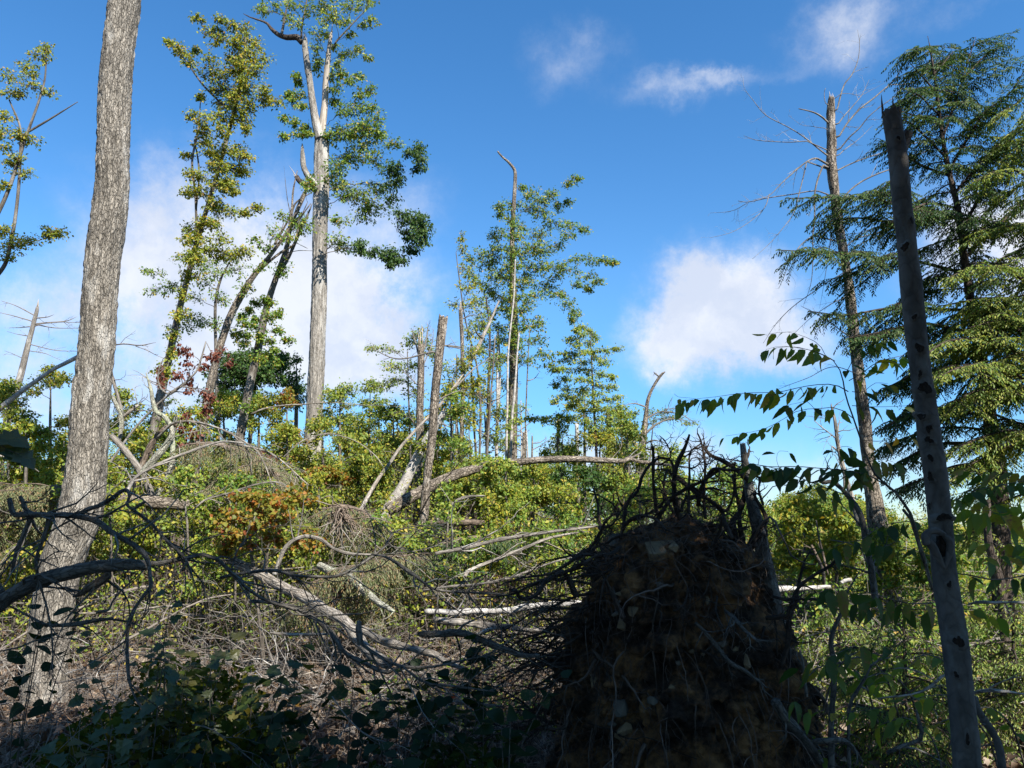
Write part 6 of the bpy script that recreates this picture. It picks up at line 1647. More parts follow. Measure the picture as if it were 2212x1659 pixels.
DW('grey_pole', 'forked grey pole curving up below the long slanting pole', 'pole', [(1370, 430, 22), (1390, 400, 26), (1450, 370, 25), (1550, 330, 24), (1700, 270, 22), (1850, 200, 20), (1950, 170, 17), (2100, 148, 12)], (7.6, 8.2), 'dead_pale', B1, 33, 5, .6)
DW('grey_pole', 'thin grey pole rising to the right above the white logs', 'pole', [(1100, 520, 14), (1300, 492, 16), (1450, 478, 17), (1650, 438, 17), (1800, 388, 15), (1950, 335, 13), (2120, 300, 8)], (6.8, 7.2), 'dead_grey', B1, 34, 6, .5)
DW('hooped_branch', 'pale stem bent like a hoop in front of the orange maple', 'stem', [(150, 420, 34), (175, 350, 33), (200, 280, 31), (240, 225, 29), (300, 190, 28), (360, 178, 27), (450, 192, 25), (540, 250, 23), (640, 285, 20), (720, 290, 16), (800, 292, 9)], (6.6, 6.8), 'dead_grey', B1, 35, 5, .35)
DW('grey_pole', 'white stick leaning right out of the brush, right of the flat topped snag', 'stick', [(740, 1020, 22), (770, 960, 26), (800, 900, 30), (840, 860, 26), (900, 810, 22), (960, 780, 20), (1020, 768, 16), (1100, 765, 8)], 10.0, 'dead_pale', A6, 36, 3, .4)
DW('brown_log', 'dark brown log lying behind the white leaning stick', 'log', [(740, 940, 60), (830, 925, 66), (900, 930, 60), (1000, 935, 54), (1100, 940, 40)], 10.8, 'dead_brown', A6, 37, 6, .5)

# arches of bent grey saplings over the slash at left
DW('arched_branch', 'tallest pale arched branch over the slash left of the centre trunk', 'branch', [(1000, 1205, 22), (1060, 1150, 22), (1110, 1105, 22), (1200, 1088, 20), (1300, 1105, 18), (1450, 1160, 16), (1560, 1220, 14), (1650, 1290, 13), (1700, 1375, 11), (1740, 1480, 8), (1785, 1560, 4)], (9.2, 8.6), 'dead_pale', A4, 41, 7, .55, grav=.12)
DW('arched_branch', 'second pale arch running on to the foot of the centre trunk', 'branch', [(1520, 1242, 20), (1600, 1255, 19), (1700, 1285, 18), (1800, 1345, 16), (1900, 1425, 12), (1980, 1500, 7)], (9.4, 9.0), 'dead_pale', A4, 42, 8, .5, grav=.12)
DW('arched_branch', 'low grey arched branch curving over the orange maple leaves', 'branch', [(1240, 1660, 16), (1290, 1610, 17), (1350, 1580, 16), (1450, 1560, 15), (1560, 1528, 15), (1690, 1494, 13), (1800, 1490, 11), (1900, 1560, 7)], (8.0, 8.2), 'dead_grey', A4, 43, 8, .5, grav=.12)
DW('arched_branch', 'thin grey arch spanning right from the centre trunk foot', 'branch', [(1270, 500, 12), (1400, 372, 14), (1500, 312, 14), (1650, 265, 14), (1790, 262, 14), (1950, 312, 13), (2100, 400, 12), (2212, 500, 11), (2280, 600, 6)], (9.6, 9.8), 'dead_pale', B5, 44, 4, .4, grav=.1)
DW('arched_branch', 'dark springing branch rising from the left limb into a pale tip', 'branch', [(820, 1535, 34), (850, 1480, 28), (880, 1440, 26), (1000, 1372, 25), (1130, 1318, 24), (1300, 1258, 20), (1400, 1232, 17), (1480, 1224, 14), (1600, 1235, 10), (1720, 1290, 6), (1800, 1370, 3)], (6.0, 8.6), 'dead_grey', A4, 45, 5, .5, grav=.1)
DW('arched_branch', 'bare white branch crossing the sky side of the centre trunk', 'branch', [(1610, 1045, 16), (1680, 1015, 15), (1750, 1000, 13), (1850, 985, 12), (1960, 980, 11), (2100, 975, 9), (2300, 985, 6), (2600, 1000, 3)], 14.5, 'dead_pale', A4, 46, 2, .5)
DW('bare_twig', 'level bare twig right of the scaly trunk against the sky', 'twig', [(740, 602, 9), (800, 595, 9), (900, 604, 8), (1000, 586, 3)], 12.5, 'dead_grey', A4, 47, 4, .35)
DW('bare_twig', 'bent bare twig sloping down from the level twig', 'twig', [(870, 610, 6), (950, 640, 5), (1010, 670, 4), (1060, 690, 2)], 12.6, 'dead_grey', A4, 48, 4, .3)
DW('arched_branch', 'white curved twig hanging at the far left behind the scaly trunk', 'branch', [(-60, 1300, 14), (0, 1312, 15), (100, 1335, 14), (180, 1365, 12), (250, 1415, 6)], 9.5, 'dead_pale', A4, 49, 3, .3)
# crooked lichened standing deadwood
cr = thing('crooked_deadwood', 'tangle of crooked lichened dead limbs standing between the scaly trunk and the leaning trunks', 'dead tree', W(300, 1080, 10.0))
for k, (pts, mat) in enumerate([([(720, 930, 24), (745, 1000, 26), (770, 1060, 28), (772, 1130, 28), (765, 1210, 26)], 'lichen'), ([(720, 800, 20), (740, 880, 22), (760, 950, 24), (790, 1060, 20)], 'dead_grey'), ([(715, 1185, 34), (760, 1230, 40), (820, 1300, 42), (880, 1380, 44), (920, 1450, 46), (960, 1530, 46), (985, 1600, 46)], 'dead_grey'),
                                ([(895, 1400, 40), (930, 1320, 38), (960, 1250, 38), (1000, 1195, 34), (1060, 1130, 30), (1130, 1110, 30)], 'dead_brown'), ([(880, 1680, 44), (950, 1620, 42), (1010, 1560, 42), (1050, 1480, 42), (1085, 1400, 40), (1098, 1320, 36), (1105, 1230, 32), (1110, 1150, 30), (1130, 1060, 24)], 'lichen'),
                                ([(900, 1440, 48), (960, 1370, 48), (1030, 1290, 46), (1080, 1220, 44), (1105, 1170, 40), (1090, 1110, 36), (1050, 1060, 34), (1005, 1035, 32), (980, 970, 30), (965, 880, 22), (935, 780, 10)], 'lichen'), ([(1080, 920, 26), (1130, 890, 26), (1180, 850, 18), (1230, 800, 8)], 'dead_grey'), ([(1085, 925, 10), (1030, 880, 12), (1012, 830, 12), (1018, 760, 12), (1045, 690, 8)], 'dead_grey'),
                                ([(800, 1060, 22), (840, 1030, 24), (880, 1000, 20), (900, 985, 10)], 'dead_pale'), ([(870, 1640, 40), (850, 1560, 40), (870, 1480, 36), (910, 1420, 34)], 'dead_brown')]):
    p, r = path(pts, 10.0 + .25 * math.sin(k * 2.1), 60, A4, .015, k)
    mb = MB(); mb.tube(p, r * (1 + .15 * vnoise(p * 8, k)), 10, rough_disp(.005, 35, .4, k))
    twigs_on(RNG(600 + k), mb, p, r, 7, .5, .8, .1, 6, .25, .03, 3, .45, 4)
    mb.build('limb', M[mat], cr)
# red brown withered leaves on a broken top
rd = tree('withered_branch', 'broken branch hung with withered red brown leaves', 'branch', [(1085, 920, 14), (1180, 850, 13), (1260, 770, 12), (1290, 690, 12), (1320, 580, 8)], 11.5, 'dead_grey',
          [(1150, 620, 30, 24), (1210, 640, 30, 30), (1360, 670, 40, 30), (1400, 660, 34, 30), (1190, 730, 50, 26), (1040, 770, 20, 30), (1030, 840, 12, 16), (1150, 790, 40, 22), (1300, 740, 50, 40), (1210, 830, 40, 36), (1240, 880, 50, 40), (1490, 720, 18, 22), (1340, 950, 34, 44), (1330, 1020, 30, 44), (1320, 910, 26, 26), (1250, 1160, 50, 30), (1180, 1240, 50, 36), (1150, 1150, 36, 30), (1200, 1060, 26, 20), (1750, 1340, 26, 16)],
          .085, 'red_dead_leaf', None, 701, 7, conv=A4, cconv=A4, twig='dead_grey', ntw=5, per=8, depth=.5, down=.9, leaf_w=.75, flat=1.0,
          extra=[[(1325, 590, 5), (1365, 680, 6), (1370, 760, 6), (1350, 870, 5), (1330, 960, 4), (1310, 1080, 2)], [(1150, 1060, 6), (1180, 1150, 5), (1200, 1240, 3)]])

# dry hemlock tops lying in the slash
hemlock('fallen_hemlock', 'dry grey green hemlock top slumped under the pale arched branches', [(680, 1120, 26), (600, 1030, 22), (530, 985, 17), (470, 960, 12), (410, 960, 6)], 10.2, [[(560, 1000, 8), (500, 1010, 6), (440, 1060, 3)], [(620, 1040, 8), (560, 1060, 6), (500, 1120, 3)]], 801, 'hemlock_dead', auto=(34, .05, .98, 1.0, .35, .15), droop=.7, bark='dead_brown', strip=.052, sw=.013, tw=.0012, step=.036, group='dry hemlock tops in the slash', trunk_sides=8)
hemlock('fallen_hemlock', 'dry hemlock bough heap right of the orange maple, below the bowed log', [(870, 1190, 22), (800, 1120, 18), (740, 1095, 12), (690, 1100, 6)], 9.6, [], 803, 'hemlock_dead', auto=(26, .05, .98, .85, .35, .1), droop=.7, bark='dead_brown', strip=.052, sw=.013, tw=.0012, step=.036, group='dry hemlock tops in the slash', trunk_sides=8)
hemlock('fallen_hemlock', 'tan hemlock boughs at the left edge in front of the yellow bushes', [(-60, 1200, 22), (20, 1110, 18), (80, 1060, 12), (140, 1050, 6)], 8.8, [], 805, 'hemlock_dead', auto=(36, .05, .98, .8, .5, .3), droop=.6, bark='dead_brown', strip=.052, sw=.013, tw=.0012, step=.036, group='dry hemlock tops in the slash', trunk_sides=8)
hemlock('fallen_hemlock', 'green brown hemlock boughs hanging over the pale logs in the middle', [(700, 1330, 20), (760, 1250, 16), (820, 1210, 11), (880, 1200, 5)], 8.0, [], 807, 'hemlock_dead', auto=(30, .05, .98, .6, .4, .2), droop=.7, bark='dead_brown', strip=.052, sw=.013, tw=.0012, step=.036, group='dry hemlock tops in the slash', trunk_sides=8)
hemlock('fallen_hemlock', 'green hemlock bough lying right of the flat topped snag foot', [(900, 1240, 18), (960, 1180, 14), (1040, 1160, 9), (1110, 1170, 4)], 9.2, [], 809, 'hemlock', auto=(30, .05, .98, .6, .4, .2), droop=.5, bark='dead_brown', strip=.052, sw=.013, tw=.0012, step=.036, group='dry hemlock tops in the slash', trunk_sides=8)
# small upturned root clump in the slash
rc = thing('root_clump', 'small upturned clump of roots and twigs in the slash below the bowed log', 'root clump', W(735, 1130, 8.8))
rng = RNG(811)
mb = MB()
S = W(735, 1105, 8.8) + rng.normal(0, .04, (60, 3)); Q = grow(rng, S, rng.normal(0, .6, (60, 3)) + np.array([0, 0, -.8]), rng.uniform(.2, .7, 60), 8, .25, .1)
mb.tubes(Q, rng.uniform(.004, .012, 60)[:, None] * np.linspace(1, .4, 8)[None], 4)
mb.build('root', M['dead_brown'], rc)
# leafy maple turning orange in the slash
tree('turning_maple', 'low maple with orange and yellow lobed leaves in front of the slash', 'sapling', [(560, 1330, 9), (550, 1240, 8), (540, 1160, 6), (560, 1090, 3)], 7.8, 'sapling_bark',
     [(830, 890, 90, 44), (960, 900, 90, 44), (920, 960, 90, 44), (1090, 900, 90, 44), (1280, 890, 100, 50), (1400, 850, 80, 40), (1500, 950, 110, 60), (1300, 960, 110, 50), (1180, 960, 90, 44), (650, 1080, 110, 44), (760, 1060, 90, 44), (700, 1130, 110, 44), (900, 1120, 90, 50), (1050, 1060, 110, 50), (1150, 1130, 110, 50), (1000, 1200, 90, 44), (1300, 1080, 110, 50),
      (700, 1230, 110, 50), (760, 1290, 90, 44), (720, 1380, 90, 44), (820, 1330, 80, 40), (700, 1480, 80, 40), (1250, 1360, 90, 44), (1400, 1380, 110, 44), (1600, 1400, 110, 44), (1500, 1250, 100, 30), (1650, 1340, 90, 40), (960, 1380, 70, 36), (1150, 1290, 80, 36)],
     .058, 'orange_leaf', None, 821, 7, cconv=B5, ntw=14, per=7, depth=.5, outline=MAPLE, lean=.3, limb_r=.01, spread=1.5)
tree('orange_spray', 'orange maple spray at the foot of the centre trunk', 'sapling', [(690, 1110, 6), (690, 1050, 5), (700, 1020, 2)], 12.0, 'sapling_bark', [(1560, 650, 90, 26), (1700, 620, 90, 26), (1750, 640, 60, 26), (1620, 720, 90, 36), (1500, 690, 60, 30), (1850, 680, 60, 26), (1920, 740, 50, 30), (1560, 750, 60, 30)], .085, 'orange_leaf', None, 823, 6, cconv=B5, ntw=26, per=7, depth=.3, lean=.2)
# ------------------------------------------------------------------ slash: dead branches lying about, each its own
def slash():
    rng = RNG(901)
    for k in range(280):
        y = rng.uniform(6.2, 14.5)
        x = rng.uniform(-.62 * y - .3, .34 * y) if k < 215 else rng.uniform(.34 * y, .72 * y)
        if y < 7.2 and x > .2:
            x -= 2.2
        hgt = rng.uniform(.05, .75) * (1 if y > 7 else .5)
        S = gpt(x, y, hgt)
        az = rng.choice([0, np.pi]) + rng.normal(0, .6)
        D = np.array([[math.cos(az), math.sin(az), rng.normal(.05, .28)]])
        L = rng.uniform(.7, 3.2)
        q = grow(rng, S[None], D, L, 22, .055, .018)[0]
        q[:, 2] = np.maximum(q[:, 2], ground(q[:, 0], q[:, 1]) + .02)
        r = np.linspace(rng.choice([.006, .009, .013, .02], p=[.42, .33, .18, .07]), .0025, 22)
        mb = MB(); mb.tube(q, r, 6)
        twigs_on(rng, mb, q, r, int(5 + 6 * L), .4, .75, .1, 6, .22, .05, 2, .45, 3)
        mat = ['dead_grey', 'dead_pale', 'twig', 'dead_brown'][rng.choice(4, p=[.42, .22, .24, .12])]
        o = mb.build('dead_branch', M[mat], None, S)
        word = {'dead_grey': 'grey', 'dead_pale': 'pale', 'twig': 'twiggy grey', 'dead_brown': 'brown'}[mat]
        tilt = 'lying flat' if abs(D[0, 2]) < .15 else ('slanting up' if D[0, 2] > 0 else 'slanting down')
        px, py = to_pix(q.mean(0))
        size = 'long' if L > 1.9 else 'short' if L < 1.2 else 'dead'
        tag(o, place_label(px, py, [f'{size} {word} branch {tilt}', f'{size} {word} bare branch {tilt}', f'{word} forked branch {tilt}']), 'branch', 'dead branches of the slash pile')
    # fine twigs of the slash, past counting
    mb = MB()
    n = 4600
    y = 6 + 9.5 * rng.uniform(0, 1, n) ** 1.1
    x = rng.uniform(-.66, .40, n) * y
    keep = ~((y < 7.0) & (x > .1))
    x, y = x[keep], y[keep]; n = len(x)
    dens = fbm(np.stack([x * .8, y * .8, x * 0], 1), 3, 31)
    h = np.abs(rng.normal(0, .28, n)) * (1 + .8 * dens)
    S = np.stack([x, y, ground(x, y) + h], 1)
    D = rng.normal(0, 1, (n, 3)) * np.array([1, .6, .55])
    Q = grow(rng, S, D, rng.uniform(.2, .9, n), 7, .18, .04)
    mb.tubes(Q, rng.uniform(.0015, .0045, n)[:, None] * np.linspace(1, .45, 7)[None], 3)
    ix = np.repeat(np.arange(n), 2)
    S2, T2 = along_many(Q, ix, rng.uniform(.15, .95, len(ix)))
    Q2 = grow(rng, S2, side_dirs(rng, T2, .7), rng.uniform(.08, .35, len(ix)), 4, .2, .03)
    mb.tubes(Q2, np.full((len(ix), 4), .0018) * np.linspace(1, .5, 4)[None], 3)
    o = mb.build('slash_twigs', M['twig']); tag(o, 'mass of fine grey dead twigs covering the slash', 'twigs', None, 'stuff')
    # the same browner, low to the ground, in the shade in front
    mb = MB()
    n = 5200
    y = rng.uniform(3.6, 9.5, n); x = rng.uniform(-.74, .12, n) * y
    S = np.stack([x, y, ground(x, y) + np.abs(rng.normal(0, .2, n)) * np.clip(.6 + 1.2 * fbm(np.stack([x, y, x * 0], 1) * .9, 3, 5), .1, 2)], 1)
    Q = grow(rng, S, rng.normal(0, 1, (n, 3)) * np.array([1, .6, .6]), rng.uniform(.15, .7, n), 6, .2, .06)
    mb.tubes(Q, rng.uniform(.0014, .0035, n)[:, None] * np.linspace(1, .5, 6)[None], 3)
    o = mb.build('ground_twigs', M['twig_brown']); tag(o, 'brown dead twigs strewn over the leaf litter in front', 'twigs', None, 'stuff')


slash()


M['shade_maple_small'] = leaf_mat('small shade toned maple leaves', [(0, (.026, .042, .005)), (.5, (.045, .064, .007)), (1, (.11, .088, .010))], .35, .006)  # maple leaves painted darker, the front shade is in their colour
M['shade_leaf_small'] = leaf_mat('small shade toned leaves', [(0, (.018, .036, .006)), (.6, (.036, .064, .009)), (1, (.075, .09, .012))], .35, .008)  # dark leaf copy that carries the foreground shade in its colour


def cover():
    rng = RNG(921)
    # leaf litter
    n = 42000
    y = 3 + 12 * rng.uniform(0, 1, n) ** 1.3
    x = rng.uniform(-.75, .75, n) * y
    P = np.stack([x, y, ground(x, y) + rng.uniform(.005, .06, n)], 1)
    D = rng.normal(0, 1, (n, 3)) * np.array([1, 1, .45]); Nn = unit(rng.normal(0, 1.0, (n, 3)) + np.array([0, 0, 1.0]))
    P[:, 2] += rng.uniform(0, .07, n) * (rng.uniform(size=n) < .5)
    mb = MB(); Ls = rng.uniform(.03, .10, n); mb.leaves(P, D, Nn, Ls, Ls * .7, .35, .4)
    tag(mb.build('leaf_litter', M['litter']), 'curled brown dead leaves covering the forest floor', 'leaf litter', None, 'stuff')
    # green plants of the clearing
    for (seed, n, mat, y0, y1, hm, thr, lab, size) in ((1, 120000, 'under_leaf', 8.4, 26, .8, -.10, 'yellow green low plants covering the clearing', .05), (2, 40000, 'beech_leaf', 9.2, 20, 1.0, -.02, 'green sprouts mixed through the clearing', .05), (3, 11000, 'maple_leaf', 6.0, 10, .35, .08, 'low green plants among the logs', .05),
                                                     (4, 7000, 'orange_leaf', 6.6, 13, .35, .22, 'rusty red and orange low leaves scattered in the slash', .05), (5, 9000, 'hemlock_dead', 6.8, 13, .45, .12, 'dry needles caught in the slash', .05)):
        r = RNG(930 + seed)
        y = y0 + (y1 - y0) * r.uniform(0, 1, n) ** 1.2
        x = r.uniform(-.72, .72, n) * y
        d = fbm(np.stack([x * .55 + seed * 9, y * .55, x * 0], 1), 4, 40 + seed)
        keep = d > thr + r.normal(0, .08, n)
        if seed in (4, 5):
            keep &= x < .42 * y
        if seed == 3:
            keep &= x > -1.6
        x, y, d = x[keep], y[keep], d[keep]; n = len(x)
        h = r.uniform(.05, 1, n) * hm * np.clip(.4 + 2.2 * (d - thr), .2, 1.5)
        P = np.stack([x, y, ground(x, y) + h], 1)
        # clump into sprays
        D, Nn = leaf_frames(r, unit(r.normal(0, 1, (n, 3)) * np.array([1, 1, .3])), down=.3)
        Ls = size * r.uniform(.6, 1.3, n)
        mb = MB(); mb.leaves(P, D, Nn, Ls, Ls * .6)
        if seed in (1, 2):
            m = n // 9
            S = np.stack([x[:m], y[:m], ground(x[:m], y[:m])], 1)
            tip = P[:m] - S
            Q = np.stack([S, S + tip * .5 + r.normal(0, .03, (m, 3)), P[:m]], 1)
            sm = MB(); sm.tubes(Q, np.full((m, 3), .0025) * np.array([1, .8, .4]), 3)
            so_ = sm.build('plant_stems', M['sapling_bark']); tag(so_, 'thin stems of the ' + lab, 'stems', None, 'stuff')
        o = mb.build('undergrowth', M[mat]); tag(o, lab, 'undergrowth', None, 'stuff')
    # dark leafy undergrowth in the shade in front
    for (seed, n, mat, lab, x0, x1, y0, y1, hm, size) in ((1, 9000, 'shade_maple_small', 'dark shaded maple undergrowth below the low dark branch', 120, 700, 4.0, 6.0, .62, .045), (2, 6500, 'shade_leaf_small', 'dark shaded leafy undergrowth along the bottom of the view', 420, 1180, 3.5, 5.0, .55, .06), (3, 1500, 'shade_leaf_small', 'sparse dark leaves at the bottom left', -20, 320, 3.4, 4.6, .35, .055)):
        r = RNG(970 + seed)
        Y = r.uniform(y0, y1, n); px = r.uniform(x0, x1, n)
        x = (px - 1106) / F * Y
        d = fbm(np.stack([x * 1.3 + 4 * seed, Y * 1.3, x * 0], 1), 3, 60 + seed)
        keep = d > -.18 + r.normal(0, .1, n)
        x, Y, d = x[keep], Y[keep], d[keep]; n = len(x)
        edge = np.clip(np.minimum((x / Y * F + 1106 - x0), (x1 - x / Y * F - 1106)) / 120, .15, 1)
        h = r.uniform(.02, 1, n) ** .8 * hm * np.clip(.55 + 1.6 * d, .2, 1.2) * edge
        P = np.stack([x, Y, ground(x, Y) + h], 1)
        Dd, Nn = leaf_frames(r, unit(r.normal(0, 1, (n, 3)) * np.array([1, 1, .3])), down=.35, flat=.6)
        Ls = size * r.uniform(.6, 1.3, n)
        mb = MB()
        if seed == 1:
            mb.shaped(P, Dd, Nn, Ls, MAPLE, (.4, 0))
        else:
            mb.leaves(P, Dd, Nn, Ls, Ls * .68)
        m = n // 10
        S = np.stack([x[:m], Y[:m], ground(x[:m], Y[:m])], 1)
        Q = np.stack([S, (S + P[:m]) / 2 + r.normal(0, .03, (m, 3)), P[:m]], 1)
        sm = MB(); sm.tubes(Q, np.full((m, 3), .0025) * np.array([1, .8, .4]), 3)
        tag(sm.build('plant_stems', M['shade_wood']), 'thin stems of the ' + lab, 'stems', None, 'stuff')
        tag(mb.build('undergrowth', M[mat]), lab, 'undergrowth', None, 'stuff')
    # ferns and brush towards the right middle ground, sunlit behind the root plate
    r = RNG(950)
    n = 22000
    y = r.uniform(6.6, 16, n); x = r.uniform(.30, .72, n) * y
    d = fbm(np.stack([x, y, x * 0], 1), 3, 77)
    P = np.stack([x, y, ground(x, y) + r.uniform(.02, 1, n) * (.7 + .8 * d)], 1)
    D, Nn = leaf_frames(r, unit(r.normal(0, 1, (n, 3)) * np.array([1, 1, .3])), down=.3)
    Ls = .06 * r.uniform(.6, 1.3, n)
    mb = MB(); mb.leaves(P, D, Nn, Ls, Ls * .55)
    tag(mb.build('undergrowth', M['maple_leaf']), 'green undergrowth in the clearing right of the root plate', 'undergrowth', None, 'stuff')
    n = 1800
    y = r.uniform(6, 13, n); x = r.uniform(.26, .72, n) * y
    S = np.stack([x, y, ground(x, y) + np.abs(r.normal(0, .3, n))], 1)
    Q = grow(r, S, r.normal(0, 1, (n, 3)) * np.array([1, .6, .5]), r.uniform(.3, 1.1, n), 6, .16, .04)
    mb = MB(); mb.tubes(Q, r.uniform(.0015, .005, n)[:, None] * np.linspace(1, .45, 6)[None], 3)
    tag(mb.build('slash_twigs', M['twig']), 'grey dead twigs in the clearing right of the root plate', 'twigs', None, 'stuff')


cover()

# ------------------------------------------------------------------ near plants, leaf by leaf
def leaf_mesh(name, mat, kind=0, droop=.25, fold=.18, w=.52, seed=0):
    rng = RNG(seed)
    n = 9
    t = np.linspace(0, 1, n)
    if kind == 0:
        half = w / 2 * np.sin(np.pi * t ** .8) ** .8 * (1 - .25 * t)
        half[0] = .012; half[-1] = .004
        half[1:-1] *= 1 + .06 * np.where(np.arange(1, n - 1) % 2 == 0, 1, -1)
    else:
        half = w / 2 * np.sin(np.pi * t ** .62) ** .7
        half[0] = .02; half[-1] = .004
    z = -droop * t ** 2
    tw = rng.normal(0, .08)
    mid = np.stack([np.zeros(n), t, z], 1)
    up = fold * half
    Lf = np.stack([-half, t - .03 * half, z + up + tw * half], 1)
    Rt = np.stack([half, t - .03 * half, z + up - tw * half], 1)
    V = np.concatenate([mid, Lf, Rt])
    # petiole
    pv = [(-.006, 0, 0), (.006, 0, 0), (.004, -.14, .03), (-.004, -.14, .03)]
    q = []
    for i in range(n - 1):
        q.append([i, i + 1, n + i + 1, n + i]); q.append([i + 1, i, 2 * n + i, 2 * n + i + 1])
    V = np.concatenate([V, pv]); b = 3 * n
    q.append([b, b + 1, b + 2, b + 3])
    me = bpy.data.meshes.new(name)
    me.from_pydata([tuple(v) for v in V], [], q)
    me.polygons.foreach_set('use_smooth', [True] * len(q))
    me.materials.append(M[mat]); me.update()
    return me


def maple_mesh(name, mat, seed=0):
    rng = RNG(seed)
    o = np.array(MAPLE)
    inner = o * .55 + np.array([.16, 0])
    c = np.array([[.36, 0]])
    V2 = np.concatenate([o, inner, c])
    z = -.25 * V2[:, 0] ** 2 + .16 * np.abs(V2[:, 1]) + rng.normal(0, .015, len(V2))
    V = np.stack([V2[:, 1], V2[:, 0], z], 1)
    m = len(o)
    f = []
    for i in range(m):
        k = (i + 1) % m
        f.append([i, k, m + k, m + i]); f.append([m + i, m + k, 2 * m])
    me = bpy.data.meshes.new(name)
    me.from_pydata([tuple(v) for v in V], [], f)
    me.materials.append(M[mat]); me.update()
    return me


LM = {k: [leaf_mesh('leaf', k, 0, d, fo, w, s) for s, (d, fo, w) in enumerate(((.25, .2, .5), (.4, .3, .46), (.12, .12, .54), (.55, .45, .48)))] for k in ('near_leaf', 'near_leaf_lit')}
LM['near_yellow'] = [leaf_mesh('leaf', 'near_yellow', 0, .3, .3, .5, 9)]
LM['shade_leaf'] = [leaf_mesh('leaf', 'shade_leaf', 1, d, fo, w, s) for s, (d, fo, w) in enumerate(((.2, .15, .72), (.35, .25, .66), (.1, .1, .78)))]
M['shade_maple'] = leaf_mat('shade toned maple leaf', [(0, (.030, .055, .012)), (.5, (.05, .08, .014)), (1, (.11, .10, .02))], .35, .06, True)  # darkened maple leaf, shade is part of the colour
LM['shade_maple'] = [maple_mesh('leaf', 'shade_maple', s) for s in range(3)]


def put_leaf(root, rng, P, D, Nn, L, kind):
    D = unit(D); S = unit(np.cross(D, Nn)); Nn = np.cross(S, D)
    me = LM[kind][rng.integers(len(LM[kind]))]
    o = bpy.data.objects.new('leaf', me)
    COL.objects.link(o)
    o.parent = root
    rx, ry, rz = (np.array([S, D, Nn]) * L)
    p = P - np.array(root.location)
    o.matrix_local = Matrix(((rx[0], ry[0], rz[0], p[0]), (rx[1], ry[1], rz[1], p[1]), (rx[2], ry[2], rz[2], p[2]), (0, 0, 0, 1)))
    return o


def leafy_branch(root, rng, pts, Y, conv, n, L, kind, t0=.1, mat='sapling_bark', hang=.75, name='branch', yellow=0.0, pairs=True):
    p, r = path(pts, Y, None, conv, .008, int(rng.integers(99)))
    mb = MB(); mb.tube(p, r, 6)
    if n:
        t = np.linspace(t0, 1, n) + rng.normal(0, .012, n)
        S, T, _ = along(p, t)
        for k in range(n):
            side = unit(np.cross(T[k], [0, 0, 1.0])) * (1 if k % 2 else -1)
            d = unit(T[k] * rng.uniform(.2, .7) + side * rng.uniform(.2, .9) + np.array([0, 0, -hang * rng.uniform(.3, 1.3)]) + rng.normal(0, .15, 3))
            nn = unit(np.array([0, 0, .8]) + side * rng.normal(0, .4) + rng.normal(0, .45, 3) + np.array([.15, -.35, 0]))
            off = d * rng.uniform(.008, .02)
            kk = kind if rng.uniform() > yellow else 'near_yellow'
            put_leaf(root, rng, S[k] + off, d, nn, L * rng.uniform(.65, 1.15), kk)
    mb.build(name, M[mat], root)
    return p


